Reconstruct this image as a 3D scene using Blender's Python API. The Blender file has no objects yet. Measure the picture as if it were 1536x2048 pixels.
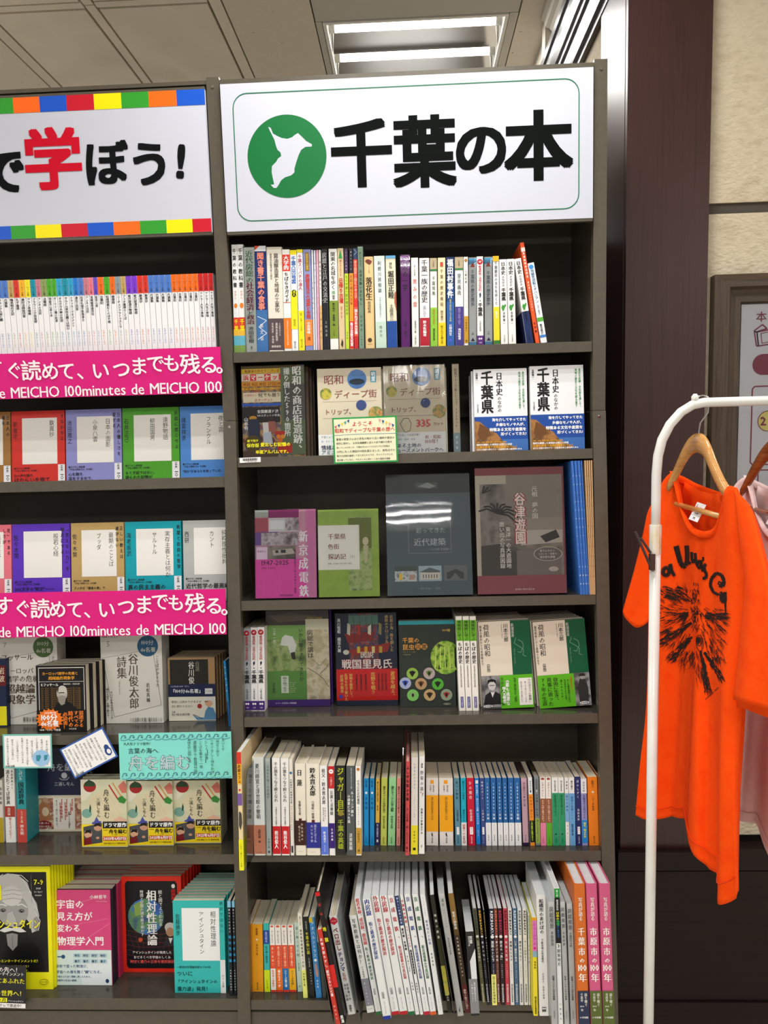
import bpy, math, random
from mathutils import Vector, Matrix
from mathutils.bvhtree import BVHTree
SC = bpy.context.scene
COL = SC.collection
random.seed(7)
# ------------------------------------------------------------------ camera
F = 1420.0                                   # focal length in pixels of the 1536x2048 frame
CAM = Vector((0.3925, -1.6099, 1.65))
PIT, YAW, ROL = -0.1085, -0.0386, -0.0271
fw = Vector((math.sin(YAW)*math.cos(PIT), math.cos(YAW)*math.cos(PIT), math.sin(PIT)))
rt = Vector((math.cos(YAW), -math.sin(YAW), 0)); up = rt.cross(fw)
RX = rt*math.cos(ROL)+up*math.sin(ROL); RY = -rt*math.sin(ROL)+up*math.cos(ROL)
cd = bpy.data.cameras.new('camera'); cam = bpy.data.objects.new('camera', cd); COL.objects.link(cam)
cd.sensor_fit = 'VERTICAL'; cd.sensor_height = 24; cd.lens = F/2048*24; cd.clip_start = .02
cam.matrix_world = Matrix(((RX.x, RY.x, -fw.x, CAM.x), (RX.y, RY.y, -fw.y, CAM.y), (RX.z, RY.z, -fw.z, CAM.z), (0, 0, 0, 1)))
SC.camera = cam
# ------------------------------------------------------------------ world, exposure
w = bpy.data.worlds.new('world'); SC.world = w; w.use_nodes = True
w.node_tree.nodes['Background'].inputs[0].default_value = (1, .985, .96, 1)
w.node_tree.nodes['Background'].inputs[1].default_value = 0.42
SC.view_settings.view_transform = 'Standard'; SC.view_settings.look = 'None'
SC.view_settings.gamma = 1; SC.view_settings.use_curve_mapping = False
SC.view_settings.exposure = -0.12
SC.cycles.max_bounces = 7; SC.cycles.transparent_max_bounces = 10
SC.cycles.sample_clamp_indirect = 6
CEIL = 3.05
FIX = [(.445, 1.28), (-2.0, 1.28)] + [(x, y) for y in (-.55, -2.35, -4.1) for x in (-2.0, .445, 2.9)]   # ceiling light fittings; the second, unseen, is added to brighten the ceiling
def area(name, x, y, z, sx, sy, en):
    d = bpy.data.lights.new(name, 'AREA'); d.shape = 'RECTANGLE'; d.size = sx; d.size_y = sy; d.energy = en
    d.color = (1, .985, .96)
    o = bpy.data.objects.new(name, d); COL.objects.link(o); o.location = (x, y, z); return o
for i, (fx, fy) in enumerate(FIX):
    for k in (-.2, 0, .2):
        area('tube_light', fx, fy+k, CEIL-.031 if i else CEIL+.012, .57, .026, (8.0 if i else 5.5))
# ------------------------------------------------------------------ pixel -> place on a real plane
def ray(x, y): return fw + RX*((x-768)/F) - RY*((y-1024)/F)
def atY(x, y, Y):
    v = ray(x, y); return CAM + v*((Y-CAM.y)/v.y)
def atZ(x, y, Z):
    v = ray(x, y); return CAM + v*((Z-CAM.z)/v.z)
class Frame:
    """a plane: o origin, ex right, ey into depth, ez up"""
    def __init__(s, o, ex, ey, ez): s.o, s.ex, s.ey, s.ez = Vector(o), Vector(ex), Vector(ey), Vector(ez)
    def hit(s, x, y, d=0.0):                  # pixel -> (a, h) on the plane at depth d
        v = ray(x, y); t = (s.o + s.ey*d - CAM).dot(s.ey)/v.dot(s.ey); p = CAM + v*t - s.o
        return p.dot(s.ex), p.dot(s.ez)
    def foot(s, x, y, h=0.0):                 # pixel -> (a, d) on the floor of the frame
        v = ray(x, y); t = (s.o + s.ez*h - CAM).dot(s.ez)/v.dot(s.ez); p = CAM + v*t - s.o
        return p.dot(s.ex), p.dot(s.ey)
    def mat(s, a, d, h, lean=0.0, yaw=0.0, back=0.0):
        R = Matrix((s.ex, s.ey, s.ez)).transposed().to_4x4()
        o = s.o + s.ex*a + s.ey*d + s.ez*h
        return Matrix.Translation(o) @ R @ Matrix.Rotation(yaw, 4, 'Z') @ Matrix.Rotation(lean, 4, 'Y') @ Matrix.Rotation(-back, 4, 'X')
ZJ, SL = 1.69, 0.1006
TA = math.atan(SL)
def front_y(z): return -SL*(ZJ-z) if z < ZJ else 0.0
def shelf_frame(z, tilt=None):
    a = (TA if z < ZJ else 0.0) if tilt is None else tilt
    return Frame((0, front_y(z), z), (1, 0, 0), (0, math.cos(a), -math.sin(a)), (0, math.sin(a), math.cos(a)))
# ------------------------------------------------------------------ materials
MATS = {}
def lin(c): return c/12.92 if c <= .04045 else ((c+.055)/1.055)**2.4
def rgb(h):
    if len(h) == 3: h = ''.join(c+c for c in h)
    return tuple(lin(int(h[i:i+2], 16)/255) for i in (0, 2, 4)) + (1,)
def M(h, rough=.42, coat=0.0, metal=0.0, spec=.3):
    """plain printed colour / paint"""
    if h in MATS: return MATS[h]
    k = (h, rough, coat, metal, spec)
    if k in MATS: return MATS[k]
    m = bpy.data.materials.new('print_'+h); m.use_nodes = True; b = m.node_tree.nodes['Principled BSDF']
    b.inputs['Base Color'].default_value = rgb(h); b.inputs['Roughness'].default_value = rough
    b.inputs['Metallic'].default_value = metal; b.inputs['Specular IOR Level'].default_value = spec
    if coat: b.inputs['Coat Weight'].default_value = coat; b.inputs['Coat Roughness'].default_value = .06
    MATS[k] = m; return m
def noise_mat(key, cols, scale=30, rough=.42, stretch=(1, 1, 1), bump=0.0, bscale=None, coat=0, detail=4, lo=.3, hi=.7, metal=0, const=False, spec=.5):
    m = bpy.data.materials.new(key); m.use_nodes = True; nt = m.node_tree; b = nt.nodes['Principled BSDF']
    tc = nt.nodes.new('ShaderNodeTexCoord'); mp = nt.nodes.new('ShaderNodeMapping'); mp.inputs['Scale'].default_value = stretch
    n = nt.nodes.new('ShaderNodeTexNoise'); n.inputs['Scale'].default_value = scale; n.inputs['Detail'].default_value = detail
    r = nt.nodes.new('ShaderNodeValToRGB'); cr = r.color_ramp
    if const: cr.interpolation = 'CONSTANT'
    cr.elements[0].position = lo; cr.elements[0].color = rgb(cols[0]); cr.elements[1].position = hi; cr.elements[1].color = rgb(cols[-1])
    for i, c in enumerate(cols[1:-1]):
        e = cr.elements.new(lo+(hi-lo)*(i+1)/(len(cols)-1)); e.color = rgb(c)
    L = nt.links
    L.new(tc.outputs['Object'], mp.inputs[0]); L.new(mp.outputs[0], n.inputs['Vector']); L.new(n.outputs[0], r.inputs[0]); L.new(r.outputs[0], b.inputs['Base Color'])
    b.inputs['Roughness'].default_value = rough; b.inputs['Metallic'].default_value = metal; b.inputs['Specular IOR Level'].default_value = spec
    if coat: b.inputs['Coat Weight'].default_value = coat; b.inputs['Coat Roughness'].default_value = .08
    if bump:
        n2 = nt.nodes.new('ShaderNodeTexNoise'); n2.inputs['Scale'].default_value = bscale or scale; n2.inputs['Detail'].default_value = 3
        bp = nt.nodes.new('ShaderNodeBump'); bp.inputs['Strength'].default_value = bump; bp.inputs['Distance'].default_value = .004
        L.new(mp.outputs[0], n2.inputs['Vector']); L.new(n2.outputs[0], bp.inputs['Height']); L.new(bp.outputs[0], b.inputs['Normal'])
    MATS[key] = m; return m
noise_mat('steel', ['504a3f', '575044'], 60, rough=.33, bump=.05, bscale=900)
noise_mat('steel_shelf', ['3a3630', '423e37'], 40, rough=.16)
noise_mat('steel_back', ['4e483c', '554e42'], 30, rough=.5)
noise_mat('ceiling_board', ['d8cdbb', 'dfd4c2', 'd2c7b5'], 3, rough=.9, bump=.1, bscale=300)
noise_mat('ceiling_speckle', ['8a8172', 'd2c8b7', 'dacfbe', 'd5cab9'], 55, rough=.95, lo=.22, hi=.42, bump=.15, bscale=200, detail=2)
noise_mat('stucco', ['c6b89e', 'cfc2a8', 'c0b297'], 40, rough=.85, bump=.9, bscale=120, stretch=(.6, .6, 1), detail=3)
noise_mat('wood_dark', ['2d1614', '3a201e', '331a18'], 9, rough=.36, stretch=(14, 14, .35), bump=.05, bscale=40, detail=6)
noise_mat('wood_dark_across', ['170c0a', '20120f', '1a0f0d'], 9, rough=.5, spec=.25, stretch=(.35, 14, 14), bump=.05, bscale=40, detail=6)
noise_mat('moulding', ['1c1210', '261815'], 9, rough=.27, stretch=(1, 1, 8), spec=.35)
noise_mat('frame_wood', ['2e251c', '4a3a2b', '392c20'], 12, rough=.45, stretch=(16, 16, .5), bump=.1, bscale=40, detail=6)
noise_mat('hanger_wood', ['b57c3f', 'd09a58', 'c38a48'], 14, rough=.25, stretch=(1, 1, 9), coat=.6, detail=5)
noise_mat('pages', ['e4dcc6', 'd6ccb2', 'ebe4d0'], 60, rough=.9, stretch=(30, .6, .6))
noise_mat('pages_y', ['d5cdb8', 'c6bda6', 'dcd5c2'], 60, rough=.9, stretch=(30, .6, .6))
noise_mat('pages_white', ['dfe3e4', 'c9d0d3', 'e8ebec'], 60, rough=.8, stretch=(40, .6, .6))
noise_mat('pages_f', ['e4dcc6', 'd6ccb2', 'ebe4d0'], 60, rough=.9, stretch=(.6, 30, .6))
noise_mat('floor_tile', ['cbc3b4', 'd4ccbd'], 3, rough=.3)
noise_mat('shirt_orange', ['ff4a06', 'ff5208', 'fb4604'], 25, rough=.9, bump=.25, bscale=700, spec=.15)
noise_mat('shirt_pink', ['e2c8c6', 'ead0ce', 'dfc4c4'], 25, rough=.9, bump=.2, bscale=700, spec=.2)
noise_mat('rack_paint', ['dfe0da', 'e7e8e3'], 20, rough=.22)
for k, c, s in (('ph_market', ['2a2018', '7a3a20', 'c9a05a', '44607a', 'a8482a', 'd8c8a0'], 38), ('ph_paint', ['10243c', '1c4b7a', '8a2a22', '1a3350', 'a33a2a', '3b6f8a', 'c9b070'], 34),
                ('ph_field', ['4c6a2e', '7f9a4e', 'a8b878', '5f7c3a'], 40), ('ph_map', ['c8c0a4', 'b9ac86', 'dad2b8', 'a79e80'], 30), ('ph_cliff', ['7a5028', 'a8743a', '5a3a1c', 'c29050'], 26),
                ('ph_sepia', ['3a3430', '6a625a', '8d857c', '544c46'], 18), ('ph_street', ['4a4048', '8d8088', 'c0b8bc', '5a4a58'], 46), ('ph_bug', ['2f5a1e', '88a850', 'c8c8a0', '3c3020'], 90),
                ('ph_grass', ['2f4a14', '6f9a2a', 'a8c850', '24380e'], 60), ('ph_portrait', ['1e1e20', '5a5a5c', '98989a', '303032'], 30), ('ph_city', ['32404a', '8a98a0', 'c8ccd0', '485a50'], 70),
                ('ph_manga', ['d8ccb4', 'c09070', '8a4a3c', 'e8dcc8'], 60), ('ph_earth', ['1c4a9a', '2a6ac0', '5a9050', '1a3c80'], 20), ('ph_food', ['8a3a1c', 'd0a050', '5a7a30', 'e8d8b0'], 70),
                ('ph_lime', ['7fa030', '93b23c', '8aa838'], 18), ('ph_green', ['3c6a2a', 'c8b840', '4a8a3a'], 50), ('ph_sea', ['2a5a9a', '3f78b8', '86b0d8'], 10), ('ph_flyer', ['d8c8a0', 'c05040', '6aa048', 'e8e0c8'], 60)):
    noise_mat(k, c, s, rough=.35, detail=6, lo=.32, hi=.68)
def glass_like(key, tint, alpha, rough=.08, crinkle=0.0, cscale=30, strength=.5):
    m = bpy.data.materials.new(key); m.use_nodes = True; nt = m.node_tree; nt.nodes.clear(); L = nt.links
    out = nt.nodes.new('ShaderNodeOutputMaterial'); mix = nt.nodes.new('ShaderNodeMixShader'); tr = nt.nodes.new('ShaderNodeBsdfTransparent'); gl = nt.nodes.new('ShaderNodeBsdfGlossy')
    tr.inputs[0].default_value = rgb(tint); gl.inputs['Roughness'].default_value = rough
    fr = nt.nodes.new('ShaderNodeFresnel'); fr.inputs[0].default_value = 1.46 if key.startswith('wrap') else 1.5; ad = nt.nodes.new('ShaderNodeMath'); ad.operation = 'ADD'; ad.inputs[1].default_value = alpha; ad.use_clamp = True
    L.new(fr.outputs[0], ad.inputs[0]); L.new(ad.outputs[0], mix.inputs[0]); L.new(tr.outputs[0], mix.inputs[1]); L.new(gl.outputs[0], mix.inputs[2]); L.new(mix.outputs[0], out.inputs[0])
    if crinkle:
        tc = nt.nodes.new('ShaderNodeTexCoord'); mp = nt.nodes.new('ShaderNodeMapping'); mp.inputs['Rotation'].default_value = (0, .5, 0); mp.inputs['Scale'].default_value = (1, 1, .35)
        n = nt.nodes.new('ShaderNodeTexNoise'); n.inputs['Scale'].default_value = cscale; n.inputs['Detail'].default_value = 3.5 if crinkle > .2 else 1; n.inputs['Distortion'].default_value = 1.2
        bp = nt.nodes.new('ShaderNodeBump'); bp.inputs['Strength'].default_value = crinkle; bp.inputs['Distance'].default_value = .004
        L.new(tc.outputs['Object'], mp.inputs[0]); L.new(mp.outputs[0], n.inputs['Vector']); L.new(n.outputs[0], bp.inputs['Height']); L.new(bp.outputs[0], gl.inputs['Normal']); L.new(bp.outputs[0], fr.inputs['Normal'])
    MATS[key] = m
glass_like('wrap', 'ffffff', .0, .06, .75, 17)
glass_like('wrap_smooth', 'ffffff', .0, .03, .09, 9)
glass_like('divider_clear', 'c4ccc8', .10, .15)
glass_like('divider_green', '4c6a62', .12, .2)
glass_like('poster_glass', 'ffffff', .0, .02)
def emit(key, col, st):
    m = bpy.data.materials.new(key); m.use_nodes = True; nt = m.node_tree; b = nt.nodes['Principled BSDF']
    b.inputs['Emission Color'].default_value = rgb(col); b.inputs['Emission Strength'].default_value = st; MATS[key] = m
emit('tube_glow', 'fff8ec', 6)
M_mirror = M('d8d8d6', .06, 0, 1.0); MATS['mirror'] = M_mirror
MATS['chrome'] = M('c8c8c8', .15, 0, 1.0)
# ------------------------------------------------------------------ mesh builder
class MB:
    def __init__(s): s.v, s.f, s.m, s.ms, s.sm = [], [], [], [], False
    def mi(s, mat):
        if isinstance(mat, str): mat = M(mat)
        if mat not in s.ms: s.ms.append(mat)
        return s.ms.index(mat)
    def add(s, vs, fs, mat):
        k = len(s.v); s.v += [tuple(p) for p in vs]; s.f += [tuple(i+k for i in f) for f in fs]; s.m += [s.mi(mat)]*len(fs); return s
    def box(s, x0, y0, z0, x1, y1, z1, mat):
        return s.add([(x, y, z) for z in (z0, z1) for y in (y0, y1) for x in (x0, x1)],
                     [(0, 2, 3, 1), (4, 5, 7, 6), (0, 1, 5, 4), (1, 3, 7, 5), (3, 2, 6, 7), (2, 0, 4, 6)], mat)
    def prism(s, prof, e0, e1, mat):          # prof: list of points at e0 side, same list at e1 side
        n = len(prof); vs = [e0(p) for p in prof]+[e1(p) for p in prof]
        return s.add(vs, [tuple(range(n))[::-1], tuple(range(n, 2*n))]+[(i, (i+1) % n, n+(i+1) % n, n+i) for i in range(n)], mat)
    def tube(s, pts, r, mat, n=10, caps=True):
        pts = [Vector(p) for p in pts]; rings = []; ref = None
        for i, p in enumerate(pts):
            t = (pts[min(i+1, len(pts)-1)]-pts[max(i-1, 0)]).normalized()
            if ref is None: ref = t.orthogonal().normalized()
            ref = (ref - t*ref.dot(t)).normalized(); b = t.cross(ref)
            rr = r[i] if isinstance(r, (list, tuple)) else r
            rings.append([p+ref*math.cos(a)*rr+b*math.sin(a)*rr for a in [2*math.pi*k/n for k in range(n)]])
        vs = [q for g in rings for q in g]; fs = [(i*n+k, i*n+(k+1) % n, (i+1)*n+(k+1) % n, (i+1)*n+k) for i in range(len(rings)-1) for k in range(n)]
        if caps: fs += [tuple(range(n))[::-1], tuple(range((len(rings)-1)*n, len(rings)*n))]
        return s.add(vs, fs, mat)
    def build(s, name, parent=None, mw=None, smooth=False):
        me = bpy.data.meshes.new(name); me.from_pydata(s.v, [], s.f)
        for m in s.ms: me.materials.append(m)
        me.polygons.foreach_set('material_index', s.m)
        if smooth: me.polygons.foreach_set('use_smooth', [True]*len(s.f))
        me.update(); o = bpy.data.objects.new(name, me); COL.objects.link(o)
        if parent: o.parent = parent
        if mw is not None: o.matrix_world = mw
        return o
def tag(o, label=None, cat=None, group=None, kind=None):
    if label: o['label'] = label
    if cat: o['category'] = cat
    if group: o['group'] = group
    if kind: o['kind'] = kind
    return o
def thing(name, mw, label, cat, group=None):
    o = bpy.data.objects.new(name, None); COL.objects.link(o)
    o.matrix_world = mw if isinstance(mw, Matrix) else Matrix.Translation(mw); o.empty_display_size = .02
    return tag(o, label, cat, group)
# ------------------------------------------------------------------ lettering
_cu = bpy.data.curves.new('glyph_source', 'FONT'); _ob = bpy.data.objects.new('glyph_source', _cu); COL.objects.link(_ob)
GL = {}
def glyph(ch, wt=0.0, res=1):
    k = (ch, wt, res)
    if k not in GL:
        _cu.resolution_u = res; _cu.body = ch; _cu.offset = wt
        dg = bpy.context.evaluated_depsgraph_get(); dg.update(); o = _ob.evaluated_get(dg); m = o.to_mesh()
        vs = [(p.co.x, p.co.y) for p in m.vertices]; fs = [tuple(p.vertices) for p in m.polygons]; o.to_mesh_clear()
        wide = ord(ch) > 0x2E80
        if vs:
            x0, x1 = min(p[0] for p in vs), max(p[0] for p in vs)
            if wide: vs = [(x-.5, y-.38) for x, y in vs]; adv = 1.0
            else: vs = [(x-(x0+x1)/2, y-.345) for x, y in vs]; adv = x1-x0+.09
        else: adv = .35 if not wide else 1.0
        GL[k] = (vs, fs, adv)
    return GL[k]
WT = {'r': (0.0, ((0, 0),)), 'b': (.0, ((-.018, .012), (.018, -.012))), 'x': (.0, ((-.03, -.022), (.03, -.022), (-.03, .022), (.03, .022))), 'm': (0.0, ((-.013, 0), (.013, 0))), 'M': (.0, ((-.035, 0), (0, 0), (.035, 0))),
      'S': (.0, tuple((dx, dz) for dx in (-.032, 0, .032) for dz in (-.028, 0, .028)))}
def put(mb, ch, cx, cz, sx, sz, mat, style='r', y=0.0, rot=0.0, res=1, mir=False):
    if ch in ' \u3000': return
    wt, cps = WT[style]; vs, fs, adv = glyph(ch, wt, res)
    c, s = math.cos(rot), math.sin(rot)
    for k_, (d, e) in enumerate(cps):
        mb.add([(cx+((px+d)*c-(pz+e)*s)*sx, y-.00003*k_, cz+((px+d)*s+(pz+e)*c)*sz) for px, pz in vs], fs, mat)
ROT = set('ー〜～（）「」『』《》…―-−〔〕')
SMALL = set('ゃゅょっャュョッァィゥェォぁぃぅぇぉ')
def vtext(mb, x, z0, z1, size, text, mat, style='r', y=0.0, res=1):
    n = len(text)
    if not n: return
    pitch = (z0-z1)/n; sz = min(pitch*1.04, size*1.25)
    for i, ch in enumerate(text):
        cz = z0-pitch*(i+.5)
        if ch in ROT: put(mb, ch, x, cz, size, sz, mat, style, y, -math.pi/2, res)
        elif ch in '、。': put(mb, ch, x+size*.55, cz+sz*.5, size, sz, mat, style, y, 0, res)
        elif ch in SMALL: put(mb, ch, x+size*.07, cz+sz*.08, size, sz, mat, style, y, 0, res)
        else: put(mb, ch, x, cz, size, sz, mat, style, y, 0, res)
def adv(ch, style): return glyph(ch, WT[style][0])[2] if ch != ' ' else .35
def htext(mb, x0, x1, zc, text, mat, style='r', y=0.0, size=None, res=1, sx=1.0):
    tot = sum(adv(c, style) for c in text)
    if not tot: return
    s = (x1-x0)/tot; h = size or s
    x = x0
    for ch in text:
        a = adv(ch, style)*s; put(mb, ch, x+a/2, zc, s*sx, h, mat, style, y, 0, res); x += a
def rtext(mb, x, z0, z1, size, text, mat, style='r', y=0.0, res=1):   # latin line turned to read downwards
    tot = sum(adv(c, style) for c in text); s = (z0-z1)/tot; z = z0
    for ch in text:
        a = adv(ch, style)*s; put(mb, ch, x, z-a/2, size, s, mat, style, y, -math.pi/2, res); z -= a
def items(mb, W, H, its, y0=-.0003, st=.00006):
    st = .00005
    """prints flat marks on the plane y=0; u to the right, v downwards, both 0..1"""
    y = y0
    for k, it in enumerate(its):
        c = it[0]; y -= .00004; X = lambda u: u*W; Z = lambda v: (1-v)*H
        if c == 'r': mb.add([(X(it[1]), y, Z(it[4])), (X(it[3]), y, Z(it[4])), (X(it[3]), y, Z(it[2])), (X(it[1]), y, Z(it[2]))], [(0, 1, 2, 3)], MATS.get(it[5]) or M(it[5]))
        elif c == 'o':
            n = 20; rr = it[3]*W; e = it[5] if len(it) > 5 else 1
            mb.add([(X(it[1])+rr*math.cos(a), y, Z(it[2])+rr*e*math.sin(a)) for a in [2*math.pi*i/n for i in range(n)]], [tuple(range(n))], MATS.get(it[4]) or M(it[4]))
        elif c == 'g': mb.add([(X(u), y, Z(v)) for u, v in it[1]], [tuple(range(len(it[1])))[::-1]], MATS.get(it[2]) or M(it[2]))
        elif c == 'l':
            P = [Vector((X(u), 0, Z(v))) for u, v in it[1]]; t = it[2]*W/2
            for a, b in zip(P, P[1:]):
                d = (b-a).normalized(); n = Vector((-d.z, 0, d.x))*t; q = [a-n, b-n, b+n, a+n]
                mb.add([(p.x, y, p.z) for p in q], [(0, 1, 2, 3)], MATS.get(it[3]) or M(it[3]))
        elif c == 'v': vtext(mb, X(it[1]), Z(it[2]), Z(it[3]), it[4]*W, it[5], M(it[6]), it[7] if len(it) > 7 else 'r', y); y -= .00003*(len(WT[it[7] if len(it) > 7 else 'r'][1])-1)
        elif c == 'h':
            htext(mb, X(it[1]), X(it[2]), Z(it[3]), it[4], M(it[5]), it[6] if len(it) > 6 else 'r', y, (it[7]*H if len(it) > 7 else None)); y -= .00003*(len(WT[it[6] if len(it) > 6 else 'r'][1])-1)
        elif c == 'q': rtext(mb, X(it[1]), Z(it[2]), Z(it[3]), it[4]*W, it[5], M(it[6]), it[7] if len(it) > 7 else 'r', y)
# ------------------------------------------------------------------ books
DBG = False
LABELS = {}
def shell(w, h, d, base, hard=False, side='front', pages='pages'):
    """cover wrapped round a page block. side 'front': the spine is the plane y=0; 'left'/'right': the cover is y=0 and the spine on that side"""
    t = .0022 if hard else .0005
    c = MB(); p = MB(); m = MATS.get(base) or M(base); gap = .003 if hard else .0004
    if side == 'front':
        ch = min(w*.22, .0035 if hard else .0012)
        out = [(0, d), (0, ch), (ch*.35, ch*.25), (ch, 0), (w-ch, 0), (w-ch*.35, ch*.25), (w, ch), (w, d)]
        inn = [(w-t, d), (w-t, ch+t), (w-ch-t, t+ch*.3), (ch+t, t+ch*.3), (t, ch+t), (t, d)]
        prof = out+inn; n = len(prof)
        vs = [(x, y, 0) for x, y in prof]+[(x, y, h) for x, y in prof]
        a = len(out); quads = []
        prs = [(0, 13), (1, 12), (2, 12), (3, 11), (4, 10), (5, 9), (6, 9), (7, 8)]
        for (i, j), (k, l) in zip(prs, prs[1:]):
            f = (i, k, l, j) if j != l else (i, k, l)
            quads += [f[::-1], tuple(q+n for q in f)]
        c.add(vs, quads+[(i, (i+1) % n, n+(i+1) % n, n+i) for i in range(n)], m)
        p.box(t+.0002, t+ch*.4, gap, w-t-.0002, d-gap-.0004, h-gap-.0004, MATS[pages])
    else:
        g = gap+.0004
        c.box(0, 0, 0, w, t, h, m); c.box(0, d-t, 0, w, d, h, m)
        if side == 'right': c.box(w-t, t, 0, w, d-t, h, m); p.box(g, t, gap, w-t, d-t, h-g, MATS['pages_f' if pages == 'pages' else pages])
        else: c.box(0, t, 0, t, d-t, h, m); p.box(t, t, gap, w-g, d-t, h-g, MATS['pages_f' if pages == 'pages' else pages])
    return c, p
def book(mw, w, h, d, base, its, label, group, name='book', hard=False, side='front', pages='pages', band=None, wrap=None, cat='book', copy_of=None, spine_items=None):
    o = thing(name, mw, label, cat, group)
    LABELS.setdefault(label, []).append(group)
    c, p = shell(w, h, d, base, hard, side, pages)
    c.build('cover', o); p.build('page_block', o)
    if band:
        v0, v1, bc = band[:3]; b = MB(); t = .00035; z0, z1 = (1-v1)*h, (1-v0)*h; m = MATS.get(bc) or M(bc)
        if side == 'front': b.box(-.0001, -t, z0, w+.0001, d*.9, z1, m) if False else (b.box(.0004, -t, z0, w-.0004, 0.0002, z1, m), b.box(-.00025, .0008, z0, 0, d, z1, m), b.box(w, .0008, z0, w+.00025, d, z1, m))
        else: b.box(0, -t, z0, w, 0, z1, m), (b.box(w, -t, z0, w+t, d, z1, m) if side == 'right' else b.box(-t, -t, z0, 0, d, z1, m))
        b.build('paper_band', o)
    if its:
        q = MB(); items(q, w, h, its, -.0006 if band else -.0003); q.build('cover_print', o)
    if wrap:
        q = MB(); e = .0012
        q.add([(x, y, z) for z in (-.0002, h+e) for y in (-e-.0018, d+.0002) for x in (-.0003, w+.0003)], [(2, 3, 1, 0)[::-1], (4, 5, 7, 6), (0, 1, 5, 4), (1, 3, 7, 5), (2, 0, 4, 6)], MATS[wrap])
        q.build('plastic_wrap', o)
    return o
def nth(i):
    return str(i)+('th' if 10 <= i % 100 <= 20 else {1: 'st', 2: 'nd', 3: 'rd'}.get(i % 10, 'th'))
def spine_row(fr, zt, books, place, group, yb=None, dset=None, dep=.128, pages='pages', hard=False, start=1):
    """books: (xt0, xt1, yt, xb0, xb1, look, base, items, opts); in the coordinates of one detail view zt=(ox,oy,scale)"""
    ox, oy, s = zt; P = lambda x, y: (ox+x/s, oy+y/s); res = []; n = start
    R = []
    for b in books:
        xt0, xt1, yt, xb0, xb1, look, base, its = b[:8]; o = b[8] if len(b) > 8 else {}
        y = o.get('yb', yb)
        if 's' in o or (dset is not None and 'yb' not in o):
            st = o.get('s', dset); X0 = fr.hit(*P(xb0, y), st)[0]
        else: X0, st = fr.foot(*P(xb0, y))
        X1 = fr.hit(*P(xb1, y), st)[0]; Xt, ht = fr.hit(*P(xt0, yt), st); Xt1 = fr.hit(*P(xt1, yt), st)[0]
        lean = math.atan2(Xt-X0, ht); 
        if 'lean' in o: lean = o['lean']
        R.append([X0, X1, Xt, Xt1, ht, st, lean])
    x_off = 0.0 if fr.o.x == 0 and R[0][0] > -.03 else -.828; PL = []
    for i, b in enumerate(books):
        o = b[8] if len(b) > 8 else {}
        X0, X1, Xt, Xt1, ht, st, lean = R[i]
        wd = X1-X0
        if i+1 < len(R) and not o.get('free'): wd = min(wd, R[i+1][0]-X0, R[i+1][2]-Xt)
        wd = max(.003, wd*math.cos(lean)-.0007)
        if 'w' in o: wd = o['w']
        last = getattr(fr, 'last', None)
        if last is not None and not o.get('free') and last-.022 < X0 < last+.0003: X0 = last+.0003
        lo = x_off+(-.0102 if st > .0225 else .0012)
        if X0 < lo: X0 = lo
        if not o.get('free'):
            if last is not None and X0-last < .05:          # never lean further left than the neighbour allows
                gp_ = max(0.0, X0-last); tl = math.tan(getattr(fr, 'lastlean', 0.0)); lim_ = math.atan(tl-gp_/.30 if st == st else 0)
                if lean < lim_: lean = lim_; R[i][6] = lean
            fr.lastlean = lean; fr.last = X0+wd/math.cos(lean)
        PL.append([X0, wd])
    lim = 9
    for i in range(len(PL)-1, -1, -1):
        X0, wd = PL[i]; hi = min(lim, x_off+(.8102 if R[i][5] > .0225 else .7988))
        if X0+wd > hi and X0 < hi+.02: PL[i][0] = hi-wd-.0002
        if X0+wd > hi-.02 or lim < 9: lim = PL[i][0] if not (books[i][8] if len(books[i]) > 8 else {}).get('free') else lim
    for i, b in enumerate(books):
        look, base, its = b[5:8]; o = b[8] if len(b) > 8 else {}
        X0, X1, Xt, Xt1, ht, st, lean = R[i]
        X0, wd = PL[i]
        H = math.hypot(Xt-X0, ht); h0 = .0003
        if lean > 0: h0 += wd*math.sin(lean)
        if 'h' in o: H = o['h']
        lab = f"{look}, {nth(n)} from left {place}"
        if 'label' in o: lab = o['label']
        if DBG: print('ROW', lab[:50], 'X %.3f-%.3f st %.3f H %.3f lean %.1f' % (X0, X0+wd, st, H, math.degrees(lean)))
        mw = fr.mat(X0, st, h0, lean)
        book(mw, wd, H, o.get('dep', dep), base, its, lab, o.get('group', group), o.get('name', 'book'), o.get('hard', hard), 'front', o.get('pages', pages), o.get('band'), o.get('wrap'))
        n += 1
    return n
# ------------------------------------------------------------------ the room
def struct(name, mb, parent=None):
    o = mb.build(name, parent)
    if not parent: o['kind'] = 'structure'
    return o
q = MB(); q.box(-4.5, -5.2, -.05, 4.5, 3.2, 0, MATS['floor_tile']); struct('floor', q)
WY = .235                                     # face of the beige wall
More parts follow.
